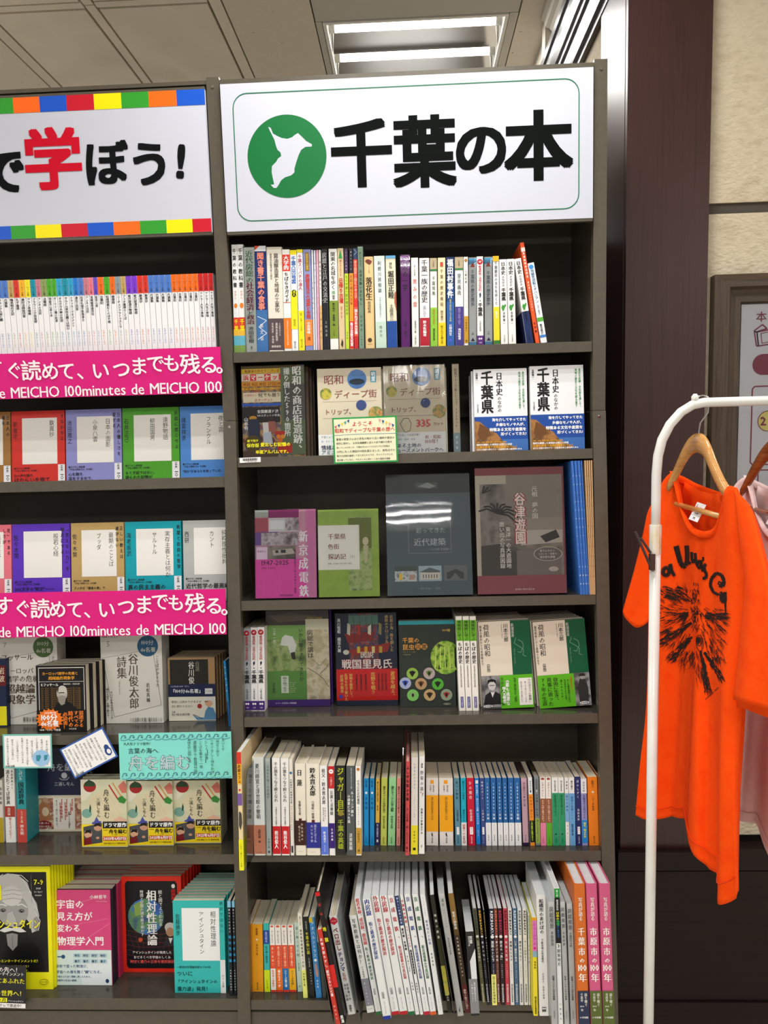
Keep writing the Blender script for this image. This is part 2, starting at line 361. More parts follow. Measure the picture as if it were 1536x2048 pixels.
# ceiling: a slab with boards and a smooth service strip, joints recessed between them
q = MB()
def slab(x0, x1, y0, y1, z0, z1, mat): q.box(x0, y0, z0, x1, y1, z1, mat)
slab(-4.5, 4.5, -5.2, 3.2, CEIL+.16, CEIL+.2, MATS['ceiling_board'])
ceil = struct('ceiling', q)
def panel(x0, x1, y0, y1, mat, name='ceiling_panel', z=0.0, g=.003):
    p = MB(); p.box(x0+g, y0+g, CEIL+z, x1-g, y1-g, CEIL+.155, MATS[mat] if isinstance(mat, str) else mat); p.build(name, ceil)
cb = 'ceiling_board'; cs = 'ceiling_speckle'
for x0, x1, mat in ((-4.5, -2.7, cs), (-2.7, -1.36, cb), (-1.36, -.995, cs), (-.995, -.95, cs), (-.625, -.589, cb), (-.223, -.18, cb), (-.18, .104, cs), (.793, 1.05, cs), (1.05, 2.7, cs), (2.7, 4.5, cb)):
    for y0, y1 in ((-5.2, -2.2), (-2.2, .806), (.806, 3.2)):
        if x0 > .7 and y1 > 3: y1 = 2.4
        panel(x0, x1, y0, y1, mat)
for x0, x1 in ((-.95, -.625), (-.589, -.223)):   # access panels
    for y0, y1 in ((-2.2, .79), (.824, 2.2), (2.2, 3.2), (-5.2, -2.2)): panel(x0, x1, y0, y1, cb, 'access_panel', -.001, .006)
    panel(x0, x1, .79, .824, cb, 'ceiling_panel')
smooth = noise_mat('strip_paint', ['bdb8ac', 'c2bdb1'], 2, rough=.8)
# service strip x .104-.793 with the fitting openings left out
FXO = [(f[0], f[1]) for f in FIX if abs(f[0]-.445) < .01]
ys = sorted([f[1] for f in FXO]); last = -5.2; HW = .318
for y in ys:
    panel(.104, .793, last, y-HW, smooth, 'ceiling_strip', 0, .002); last = y+HW
    panel(.104, .445-HW, y-HW, y+HW, smooth, 'ceiling_strip', 0, .001); panel(.445+HW, .793, y-HW, y+HW, smooth, 'ceiling_strip', 0, .001)
panel(.104, .793, last, 3.2, smooth, 'ceiling_strip', 0, .002)
def fitting(fx, fy, recess):
    o = thing('ceiling_light', (fx, fy, CEIL), ('recessed ceiling light with white tubes and mirror louvres above the centre bookcase' if recess else
        f"three tube ceiling light, {'left' if fx < 0 else 'right' if fx > 1 else 'centre'} one of the {dict([(1.28, 'row behind the bookcase'), (-.55, 'nearest row over the aisle'), (-2.35, 'middle row over the aisle'), (-4.1, 'farthest row over the aisle')])[fy]}"), 'light', None if recess else 'ceiling lights over the aisle')
    z0 = 0 if recess else -.07
    wh = M('e8e6df', .5); b = MB(); h = HW-.002
    top = .135 if recess else -.012
    for x0, x1, y0, y1 in ((-h, -h+.012, -h, h), (h-.012, h, -h, h), (-h+.012, h-.012, -h, -h+.012), (-h+.012, h-.012, h-.012, h)): b.box(x0, y0, z0-.004, x1, y1, top, wh)
    b.box(-h, -h, top, h, h, top+.008, wh); b.build('housing', o)
    for k in (-.2, 0, .2):
        t = MB(); zz = .04 if recess else -.014
        t.tube([(-.29, k, zz), (.29, k, zz)], .0135, MATS['tube_glow'], 10)
        t.tube([(-.305, k, zz), (-.285, k, zz)], .0145, M('d9d9d4', .4), 10); t.tube([(.285, k, zz), (.305, k, zz)], .0145, M('d9d9d4', .4), 10)
        t.build('tube', o)
    if recess:
        for k in (-.3, -.1, .1, .3):              # mirror louvre blades, V shaped, between the tubes
            g = MB(); hw = .058 if abs(k) < .2 else .012
            g.add([(x, k+sy*hw, .10) for x in (-.3, .3) for sy in (-1, 1)]+[(x, k, .005) for x in (-.3, .3)], [(0, 2, 5, 4), (3, 1, 4, 5)], M_mirror)
            g.build('mirror_louvre', o)
        g = MB(); g.box(-.302, -.302, .118, .302, .302, .12, M('d8d8d4', .2, 0, .6)); g.build('reflector', o)
for i, (fx, fy) in enumerate(FIX): fitting(fx, fy, i == 0)
# right hand wall: stucco with recessed dark strips, wood dado below
Z1, Z2 = atY(1414, 418, WY).z, atY(1404, 877, WY).z
wx0 = 1.10
q = MB(); dz = .013
lev = [.55, Z2-.022, Z2+.006, Z1-dz, Z1+dz, CEIL+.15]
for a, b in ((0, 1), (2, 3), (4, 5)): q.box(wx0, WY, lev[a], 4.5, WY+.14, lev[b], MATS['stucco'])
for a, b in ((1, 2), (3, 4)): q.box(wx0, WY+.006, lev[a], 4.5, WY+.14, lev[b], M('4a443c', .6))
wall = struct('wall_right', q)
# pillar clad in dark wood, boards with joints
PX0, PX1, PY = .930, 1.127, .20
q = MB(); q.box(PX0+.004, PY+.004, 0, PX1-.002, PY+.235, CEIL-.02, MATS['wood_dark']); pil = struct('trim_1', q)
for z0, z1 in ((.53, CEIL-.001),):
    p = MB(); p.box(PX0, PY, z0, PX1, PY+.018, z1, MATS['wood_dark']); p.build('panel', pil)
    p = MB(); p.box(PX0-.001, PY+.019, z0, PX0+.010, PY+.237, z1, MATS['wood_dark']); p.build('panel', pil)
# dado: cap, rail and lower board run across the pillar foot and the wall
zc = atY(1300, 1700, PY-.012).z; zr = atY(1300, 1741, PY-.012).z; zb = atY(1300, 2000, PY-.012).z
q = MB(); q.box(PX0-.006, PY-.006, 0, 4.5, WY+.1, zc-.01, MATS['wood_dark_across']); dado = struct('baseboard_right', q)
for z0, z1, dy in ((zr+.003, zc-.003, .014), (zb+.002, zr-.002, .010), (0.0, zb-.001, .016)):
    p = MB(); p.box(PX0-.010, PY-dy-.004, z0, 4.5, PY-.005, z1, MATS['wood_dark_across']); p.build('panel', dado)
# beam running back from the pillar: stucco wall, dark crown moulding, cream cornice and pilaster
def run(name, prof, y0, y1, mat):
    q = MB(); q.prism(prof[::-1], lambda p: (p[0], y0, p[1]), lambda p: (p[0], y1, p[1]), mat); return struct(name, q)
run('wall_side', [(.942, 0), (1.10, 0), (1.10, 2.99), (.942, 2.99)], .46, 3.1, MATS['stucco'])
run('trim_2', [(.955, 2.742), (.926, 2.744), (.924, 2.757), (.914, 2.760), (.911, 2.772), (.905, 2.800), (.897, 2.806), (.896, 2.816), (.889, 2.824), (.880, 2.850), (.878, 2.872), (.871, 2.876), (.870, 2.898), (.955, 2.902)], .18, 3.1, MATS['moulding'])
cream = noise_mat('cream_paint', ['d6cfc0', 'dcd5c7'], 3, rough=.55)
run('trim_3', [(.96, 2.903), (.925, 2.903), (.925, 2.97), (.915, 2.978), (.912, 3.0), (.902, 3.012), (.888, 3.018), (.884, 3.034), (.874, 3.040), (.874, 3.049), (.96, 3.049)], .18, 1.0, cream)
run('trim_4', [(.888, 2.903), (.96, 2.903), (.96, 3.049), (.888, 3.049)], 1.005, 1.06, cream)
run('trim_5', [(.905, 2.903), (.96, 2.903), (.96, 3.049), (.905, 3.049)], 1.062, 3.1, cream)
q = MB(); q.box(.836, .60, 0, .936, .612, 2.2, MATS['wood_dark']); struct('gap_light_block', q)     # board added to block light and keep the gap by the pillar dark
# ------------------------------------------------------------------ bookcases
W, T = .80, .028
steel, shelfm, backm = MATS['steel'], MATS['steel_shelf'], MATS['steel_back']
DEP = .27
rear = thing('bookcase', (0, .30, 0), 'rear bookcase standing back to back with the tall one', 'bookcase')  # unseen, added to block bright reflections on the side of the pillar
for x0 in (-.856, -.028, .80):
    p = MB(); p.box(x0, -.01, 0, x0+.028, .36, 2.42, steel); p.build('upright', rear)
for x0 in (-.828, 0.0):
    p = MB(); p.box(x0+.0006, -.01, .02, x0+.7994, .0, 2.41, backm); p.build('back_panel', rear)
    for z in (.12, .5, .88, 1.26, 1.64, 2.02, 2.40):
        p = MB(); p.box(x0+.0006, .001, z-.02, x0+.7994, .35, z, steel); p.build('shelf', rear)
bc = thing('bookcase', (0, 0, 0), 'tall dark grey steel bookcase of two bays with header signs', 'bookcase')
def upright(x0, x1, ztop=2.425):
    p = MB(); f = front_y; xm = (x0+x1)/2; e = .003
    # front posts: upper part vertical, lower part slanted and a little prouder; a thin side panel behind each
    p.box(x0, -.002, ZJ+.001, x1, .020, ztop, steel); p.box(xm-e, .020, ZJ+.001, xm+e, DEP, ztop, steel)
    prof = [(f(0)-.004, 0), (f(ZJ)-.004, ZJ), (.018, ZJ), (f(0)+.018, 0)]
    p.prism(prof, lambda q: (x0-.0004, q[0], q[1]), lambda q: (x1+.0004, q[0], q[1]), steel)
    p.prism([(f(0)+.018, 0), (.018, ZJ), (DEP, ZJ), (DEP, 0)], lambda q: (xm-e, q[0], q[1]), lambda q: (xm+e, q[0], q[1]), steel)
    o = p.build('upright', bc)
    h = MB()                                     # slots for the shelf brackets
    for sx, nx in ((xm-e-.0006, -1), (xm+e+.0006, 1)):
        for k in range(92):
            z = .30+k*.022
            for dy in (.03,):
                y = front_y(z)+dy+.012
                h.add([(sx, y, z), (sx, y+.005, z), (sx, y+.005, z+.008), (sx, y, z+.008)], [(0, 1, 2, 3)], '0a0a0a')
    h.build('bracket_slots', o)['kind'] = 'stuff'
    s = MB(); s.tube([(x0*.5+x1*.5, -.0015, ztop-.02), (x0*.5+x1*.5, -.004, ztop-.02)], .003, MATS['chrome'], 8); s.build('screw', o)
    s = MB(); s.tube([(x0*.5+x1*.5, -.0045, ZJ-.012), (x0*.5+x1*.5, -.007, ZJ-.014)], .003, MATS['chrome'], 8); s.build('screw', o)
for x0 in (-.856, -.028, .80): upright(x0, x0+.028)
for x0 in (-.828, 0.0):
    a, b = x0-.0105, x0+.8105
    p = MB(); p.box(a, DEP-.012, ZJ, b, DEP-.004, 2.42, backm)
    f = Frame((0, front_y(0), 0), (1, 0, 0), (0, math.cos(TA), -math.sin(TA)), (0, math.sin(TA), math.cos(TA)))
    vs = []
    for h in (.05, 1.68):
        for dd in (DEP-.015, DEP-.007):
            for x in (a, b): vs.append(f.o+f.ex*x+f.ey*dd+f.ez*h)
    p.add(vs, [(0, 2, 3, 1), (4, 5, 7, 6), (0, 1, 5, 4), (1, 3, 7, 5), (3, 2, 6, 7), (2, 0, 4, 6)], backm)
    p.build('back_panel', bc)
    p = MB(); p.box(a, .0, 2.412, b, DEP-.013, 2.42, steel); p.build('top_panel', bc)
    p = MB(); a, b = x0+.0008, x0+.7992
    p.prism([(front_y(0)+.004, 0.0), (front_y(.345)+.004, .345), (front_y(.345)+.02, .345), (front_y(0)+.02, 0)], lambda q: (a, q[0], q[1]), lambda q: (b, q[0], q[1]), steel); p.build('kick_plate', bc)
def shelf(x0, z, lip=.022, tilt=None, dep=DEP-.016, tray=0.0):
    fr = shelf_frame(z, tilt); p = MB(); t = .003
    def bx(y0, z0, y1, z1, m, e=.0012):
        vs = [fr.o+fr.ex*x+fr.ey*y+fr.ez*h for h in (z0, z1) for y in (y0, y1) for x in (x0+e, x0+.8-e)]
        p.add(vs, [(0, 2, 3, 1), (4, 5, 7, 6), (0, 1, 5, 4), (1, 3, 7, 5), (3, 2, 6, 7), (2, 0, 4, 6)], m)
    bx(.002, -t-tray, .0215, -tray, shelfm); bx(.0215, -t-tray, dep, -tray, shelfm, -.0102); bx(0, -lip, .0018, 0, steel); bx(.003, -lip, .014, -lip+.0015, steel)
    p.build('shelf', bc); return fr if not tray else Frame(fr.o-fr.ez*tray, fr.ex, fr.ey, fr.ez)
def fz(x, y):                                 # height on the slanted front under a pixel
    z = 1.2
    for _ in range(20):
        p = atY(x, y, front_y(z)); z = p.z
    return z
SR = [shelf(0.0, z) for z in (1.842, 1.607, 1.283, 1.019, .712, .375)]
ZL = [fz(440, 716)+0, fz(451, 953), fz(450, 1206), fz(460, 1467), fz(470, 1709), fz(470, 1998)]
SLF = [shelf(-.828, ZL[0]), shelf(-.828, ZL[1], .024, None, DEP-.016, .020), shelf(-.828, ZL[2]), shelf(-.828, ZL[3]), shelf(-.828, ZL[4]), shelf(-.828, ZL[5], .026)]
# ------------------------------------------------------------------ header signs
FR = Frame((0, -.012, 0), (1, 0, 0), (0, 1, 0), (0, 0, 1))
def P2(x, y): a, h = FR.hit(x, y); return a, h
def sign(x0, z0, x1, z1, label):
    o = thing('header_sign', (0, -.012, 0), label, 'sign')
    b = MB(); b.box(x0, 0, z0, x1, .010, z1, M('c6c9d6', .55)); b.build('board', o)
    b = MB(); b.box(x0, .001, z1, x1, .0105, z1+.006, steel); b.box(x0, .001, z0-.006, x1, .0105, z0, steel); b.build('sign_frame', o); return o
zt, zb2 = 2.405, 2.100
sg = sign(.004, zb2, .796, zt, 'white header sign with green prefecture emblem and black lettering')
Wd = .792; k = (zt-zb2)
b = MB(); y = -.0006; pts = []
i0, i1, j0, j1, r = .030, .766, zb2+.021, zt-.021, .030
for cx, cz, a0 in ((i1-r, j1-r, 0), (i0+r, j1-r, 90), (i0+r, j0+r, 180), (i1-r, j0+r, 270)):
    for a in range(0, 91, 15): pts.append((cx, cz, math.radians(a0+a)))
vo = [(cx+(r+.001)*math.cos(a), y, cz+(r+.001)*math.sin(a)) for cx, cz, a in pts]; vi = [(cx+(r-.001)*math.cos(a), y, cz+(r-.001)*math.sin(a)) for cx, cz, a in pts]
n = len(pts); b.add(vo+vi, [(i, (i+1) % n, n+(i+1) % n, n+i) for i in range(n)], '0f6a45'); b.build('green_border', sg)
b = MB(); cx, cz = P2(574, 313); rx = (P2(653, 313)[0]-P2(495, 313)[0])/2
b.add([(cx+rx*math.cos(a), -.0006, cz+rx*math.sin(a)) for a in [2*math.pi*i/64 for i in range(64)]], [tuple(range(64))], '006c34')
S2 = [(1073, 508), (1083, 512), (1092, 535), (1110, 545), (1128, 553), (1150, 556), (1168, 550), (1180, 540), (1192, 533), (1205, 545), (1225, 565), (1248, 578), (1247, 587), (1222, 588), (1205, 600), (1195, 620), (1185, 650), (1178, 675), (1178, 690), (1165, 702), (1140, 710), (1125, 722), (1112, 745), (1105, 753), (1095, 752), (1083, 740), (1097, 738), (1092, 715), (1087, 690), (1088, 665), (1105, 648), (1112, 635), (1125, 625), (1122, 610), (1110, 600), (1103, 580), (1098, 560), (1088, 540), (1078, 520)]
v = [P2(x/2, y/2) for x, y in S2]; b.add([(a, -.0009, h) for a, h in v], [tuple(range(len(v)))[::-1]], 'c6c9d6'); b.build('emblem', sg)
b = MB()
for ch, x, yy, w_, h_ in (('千', 723, 306, 122, 130), ('葉', 849, 303, 122, 136), ('の', 962, 297, 108, 106), ('本', 1077, 291, 132, 132)):
    a, h = P2(x, yy); s = 1/893.0; put(b, ch, a, h, w_*s, h_*s, M('0a0d0c', .85, 0, 0, .08), 'S', -.0006, 0, 4)
b.build('lettering', sg)
sl = sign(-.826, 2.102, -.030, 2.397, 'white header sign with coloured square borders and red and black lettering')
b = MB(); top = 'E0561a 2f9a2c 1455c8 c8142c f4e400'.split()
def sq(xs, y0a, y1a, y0b, y1b, cols, b):
    for (xa, xb), c in zip(zip(xs, xs[1:]), cols):
        (a0, h1), (a1, _) = P2(xa, 190), P2(xb, 190)
        a0 = max(a0, -.826); a1 = min(a1, -.030)
        z0, z1 = y0a, y1a; b.add([(a0, -.0006, z0), (a1, -.0006, z0), (a1, -.0006, z1), (a0, -.0006, z1)], [(0, 1, 2, 3)], c)
sq([-353, -299, -244, -189, -134, -80, -27, 25, 78, 132, 187, 242, 297, 353, 412], 2.365, 2.397, 0, 0, ['2f9a2c', 'ff6a14', '1455c8', 'c8142c', '2f9a2c', 'f4e400', '2f9a2c', 'ff6a14', '1455c8', 'c8142c', 'f4e400', '2f9a2c', 'ff6a14', '1455c8'], b); b.build('coloured_squares', sl); b = MB()
sq([-372, -318, -265, -212, -158, -105, -52, 0, 50, 103, 157, 210, 264, 318, 371, 432], 2.102, 2.130, 0, 0, ['1455c8', '2f9a2c', 'f4e400', 'c8142c', '1455c8', 'ff6a14', '1455c8', '2f9a2c', 'f4e400', 'c8142c', '1455c8', 'ff6a14', '2f9a2c', 'f4e400', 'c8142c'], b)
b.build('coloured_squares', sl)
b = MB()
for ch, x, yy, sz, c in (('で', 6, 342, 92, '101214'), ('学', 106, 318, 118, 'c8142c'), ('ぼ', 212, 326, 88, '101214'), ('う', 300, 327, 88, '101214'), ('!', 362, 323, 84, '101214')):
    a, h = P2(x, yy); put(b, ch, a, h, sz/885, sz/885*1.0, M(c, .85, 0, 0, .08), 'S', -.0009, -.12 if ch == '!' else 0, 4)
b.build('lettering', sl)
# ------------------------------------------------------------------ shelf label
def plate(name, quad, label, cat, base, its, off=.003, th=.0008, group=None, dd=-.004, rim=None):
    """a small card hung on a shelf front; quad = pixel corners TL, TR, BL on the slanted front"""
    (x0, y0), (x1, y1), (x2, y2) = quad
    zz = fz(x0, y0); f = shelf_frame(zz)
    a0, h0 = f.hit(x0, y0, dd); a1, h1 = f.hit(x1, y1, dd); a2, h2 = f.hit(x2, y2, dd)
    wv = Vector((a1-a0, 0, h1-h0)); hv = Vector((a0-a2, 0, h0-h2)); lean = -math.atan2(h1-h0, a1-a0)
    Wp, Hp = wv.length, hv.length
    mw = f.mat(a0-math.sin(lean)*Hp, dd, h0-math.cos(lean)*Hp, lean)
    o = thing(name, mw, label, cat, group)
    b = MB(); b.box(0, 0, 0, Wp, th, Hp, M(rim or base)); b.build('card', o)
    if rim:
        e = .0035; b = MB(); b.box(e, -.0002, e, Wp-e, 0, Hp-e, M(base)); b.build('paper', o)
    if its: b = MB(); items(b, Wp, Hp, its, -.0004, .00006); b.build('card_print', o)
    return o
# ------------------------------------------------------------------ centre bay
def t(v0, v1, s, col='111111', st='m', u=.5, size=.72): return ('v', u, v0, v1, size, s, col, st)
def r(v0, v1, col, u0=0.0, u1=1.0): return ('r', u0, v0, u1, v1, col)
K, Wc = '141414', 'f4f4f2'
ZA = (440, 460, 4.042); ZB = (800, 460, 3.84)
g1 = 'local history books on the centre top shelf'
kyo = [t(.03, .40, '千葉の教科書', K, 'b'), t(.42, .5, 'きほん', 'e07030', 'r', .5, .4), ('o', .5, .56, .3, 'f08020', 1.4), r(.67, 1, 'e8b83c'), r(.67, .78, 'd8402a'), t(.68, .80, '千葉', 'f4e400', 'x'), r(.84, .93, '5fb0c8'), r(.93, 1, '7a9a50')]
B1 = [
 (57, 102, 122, 82, 133, 'white textbook spine with orange landscape foot', 'eef0f0', kyo, {'band': None}),
 (104, 158, 120, 135, 188, 'second white textbook spine with orange landscape foot', 'eef0f0', kyo),
 (160, 250, 145, 192, 283, 'shrink-wrapped grey-green spine, maroon title', 'dfe8e2', [t(.03, .34, '近代房総の', '2f7a58', 'm'), t(.33, .6, '社会経済', '8a2848', 'M'), t(.6, .65, 'と', '2a5a4a'), t(.64, .73, '政治', '8a2848', 'M'), t(.75, .91, '池田宏樹', '222222', 'm', .5, .5), t(.94, .97, '崙書房', '333', 'r', .5, .2)], {'wrap': 'wrap', 'dep': .148}),
 (252, 350, 133, 288, 381, 'thick navy spine with pink hand-drawn title', '1c2f6e', [r(0, .05, 'e8eef4'), ('g', [(0, 0), (.45, 0), (0, .04)], 'e0502a'), t(.06, .6, '聞き書千葉の食事', 'f0907a', 'x', .5, .62), r(.6, 1, '3d6da8'), ('l', [(.1, .66), (.9, .7), (.2, .76), (.9, .82), (.1, .88)], .05, 'dce8f0'), t(.72, .9, '農文協', 'f0e8e0', 'r', .45, .3)], {'dep': .15}),
 (355, 494, 142, 385, 515, 'thick cream spine with dark brown paper band', 'e6e0d2', [t(.06, .62, '醤油醸造業と地域の工業化', '4a4038', 'm', .62, .3), t(.06, .31, '高梨兵左衛門家の研究', '5a5048', 'm', .3, .13), ('v', .75, .72, .85, .1, '公益財団法人', 'f0e8e0'), ('v', .55, .72, .9, .16, '高梨本家監修', 'f0e8e0'), ('v', .3, .72, .92, .13, '井奥成彦・中西聡', 'f0e8e0'), ('h', .2, .8, .95, '慶應義塾', 'f0e8e0')], {'band': (.68, .985, '54464a'), 'hard': True, 'dep': .15}),
 (498, 560, 160, 518, 580, 'white guide with red title block and orange foot', 'f4f2ee', [r(.05, .21, 'd8301e'), t(.06, .2, '大学的', 'fff', 'M'), t(.22, .52, 'ちばらきガイド', K, 'M', .5, .6), r(.515, .52, 'c83a2a'), r(.67, .97, 'f07814'), ('v', .5, .69, .94, .2, '流通経済大学共創社会学部編', 'fff3e0')]),
 (565, 615, 165, 583, 637, 'white and yellow terrain map spine with black capsule', 'eef2f2', [r(0, .045, 'f0e010'), t(.06, .33, '千葉凸凹地図', '3a70c0', 'x'), ('r', .0, .4, 1, .78, 'f0e41a'), ('o', .5, .41, .33, K, 1), ('o', .5, .44, .33, K, 1), t(.395, .455, '達人', 'f0f020', 'b', .5, .4), t(.68, .75, '昭文社', K, 'r', .5, .35), t(.9, .97, '昭文社', K, 'r', .5, .35)]),
 (620, 665, 160, 640, 688, 'white and yellow spine with rose thin title', 'eef2f2', [r(0, .03, 'f0e010'), t(.05, .4, '千葉スリバチの達人', 'c05070', 'b'), r(.6, 1, 'f0e41a'), ('v', .5, .62, .8, .35, '監修／千葉スリバチ学会', K), t(.88, .97, '昭文社', K, 'r', .5, .4)]),
 (670, 735, 160, 692, 756, 'lavender castle book spine with orange foot', '8a90c4', [r(.03, .21, '8a6a20', .25, .75), t(.04, .2, '図説日本の城郭', 'e8d060', 'r', .5, .3), t(.24, .68, '房総里見氏の城郭と合戦', 'd04030', 'x', .5, .55), r(.69, .95, 'ef8a3a'), t(.71, .83, '小高春雄', 'fff', 'm', .5, .45), t(.86, .9, '戎', '803010', 'x', .5, .4)]),
 (738, 756, 163, 757, 771, 'very thin white booklet spine', 'e8ecec', [t(.3, .7, '千葉の石碑めぐり', '555', 'r')]),
 (757, 774, 165, 773, 789, 'very thin lavender white booklet spine', 'd8dcee', [t(.1, .35, '房総の里', '7080a0', 'r')]),
 (776, 795, 163, 790, 809, 'very thin pink booklet spine', 'e4a8c0', [t(.1, .6, '女性史研究', 'fff', 'r')]),
 (797, 816, 163, 812, 835, 'thin white spine with tan foot', 'e8e6e0', [t(.1, .4, '房総地名めぐり', '444', 'r'), r(.55, 1, 'd8b078'), t(.6, .9, '千葉日報社', '704818', 'r')]),
 (818, 873, 158, 840, 890, 'black spine with large white mincho title', '2e3038', [t(.03, .53, '房総と江戸の交流史', 'f4f4f4', 'M', .5, .8), t(.7, .87, '土屋浩著', 'f0f0f0', 'm', .5, .4), ('l', [(.1, .55), (.1, .98)], .05, '555a66'), ('l', [(.85, .05), (.85, .98)], .06, '5a6070')], {'wrap': 'wrap'}),
 (877, 943, 155, 892, 963, 'white castle spine with olive green band', 'f0f0ea', [t(.03, .4, '関東の名城を歩く', K, 'm', .5, .6), t(.41, .45, '南', '4a9a5a', 'm', .5, .45), t(.455, .5, '関東', K, 'm', .5, .35), r(.51, .885, '7d9432'), ('v', .5, .53, .76, .3, '峰岸純夫・齋藤慎一編', K, 'M'), ('v', .5, .8, .86, .16, '吉川弘文館', K)]),
 (947, 1001, 150, 965, 1016, 'beige tomb guide spine with small green mound', 'dcc49a', [('g', [(.2, .1), (.8, .1), (.62, .04), (.5, .015), (.38, .04)], '2f9a50'), t(.11, .27, '都心から行ける', 'c0582a', 'b', .5, .3), t(.29, .54, '日帰り古墳', 'c8301e', 'x', .5, .7), t(.57, .7, '関東一都六県の', 'c0582a', 'r', .5, .3), ('g', [(.3, .95), (.5, .89), (.7, .93), (.6, .98)], '3a3020')]),
 (1003, 1039, 152, 1018, 1049, 'purple topped spine with lime green body', '4a3558', [t(.02, .22, 'シリーズ遺跡', 'e8d8f0', 'r', .5, .35), r(.245, 1, 'c0d83a'), t(.26, .66, 'ならび建つ国分僧寺尼寺', '3a5a1a', 'm'), t(.82, .9, '須田勉', '3a5a1a', 'r', .5, .4)]),
 (1041, 1074, 150, 1051, 1086, 'black topped orange spine with red foot', '26262e', [t(.02, .22, '縄文シリーズ', 'e8e8f0', 'r', .5, .35), r(.245, 1, 'ee9a2e'), t(.26, .56, '房総の縄文大貝塚', '7a3010', 'm'), ('r', 0, .72, 1, .99, 'd82a3a'), t(.73, .97, '毎日出版文化賞', 'fff', 'x')]),
 (1076, 1109, 148, 1087, 1122, 'navy topped red spine with white lettering band', '2c4670', [('l', [(.1, .01), (.9, .04), (.1, .07)], .08, 'c0d0e0'), r(.11, .78, 'd83028'), t(.12, .5, '律令国家と戦乱の考古学', 'f8c8a8', 'm'), r(.58, .87, 'ee5a48'), t(.6, .85, '知られざる大企画', 'fff', 'x'), r(.87, 1, 'c82828')]),
 (1111, 1158, 137, 1124, 1170, 'shrink-wrapped pale mint spine by the missing step', 'b8dcc0', [t(.05, .2, '歩いてみよう', '3a6a4a', 'm', .5, .45), t(.22, .57, '志津生駒いまむかし', '2f6a48', 'M', .5, .5), t(.66, .83, '宮武孝吉', '4a8a6a', 'r', .5, .4), t(.87, .97, '千葉日報', '3a6a4a', 'r', .5, .25)], {'wrap': 'wrap', 'label': 'pale mint spine in shrink wrap, tallest beside the tan spine on centre top shelf'}),
 (1160, 1240, 218, 1175, 1255, 'tan spine with brown hand drawing at head', 'e8c890', [('g', [(.15, .05), (.3, .03), (.55, .03), (.85, .05), (.8, .07), (.6, .09), (.3, .07)], '7a3a2a'), ('v', .55, .1, .18, .14, 'ものと人間', '7a5a30'), t(.22, .47, '落花生', '2a2218', 'M', .5, .68), t(.48, .61, '前田和美', '4a3a28', 'm', .5, .34), ('o', .5, .905, .22, '4a3424', 1), ('h', .25, .75, .95, '法政大学', '4a3424')], {'hard': True}),
 (1243, 1335, 212, 1262, 1350, 'pale aqua white spine of a folklore book', 'dceae6', [t(.05, .4, '利根川民俗誌', '384040', 'm', .5, .34), t(.44, .66, '日本の原風景を歩く', '8a9894', 'm', .5, .17), r(.71, 1, 'c4dccc'), t(.75, .88, '筒井功', '4a5450', 'm', .5, .25)]),
 (1337, 1420, 210, 1355, 1437, 'cream spine with blue head and navy band', 'e4e0c4', [r(0, .03, '6ab0e0'), t(.07, .14, '評伝', K, 'm', .5, .3), t(.16, .46, '堀田正睦', '1a1a1a', 'M', .5, .6), t(.52, .7, '土居良三', '2a2a2a', 'm', .5, .4), ('g', [(.85, .4), (1, .38), (1, .6), (.8, .5)], 'a8583a')], {'band': (.705, 1, '1c4a9a')}),
]
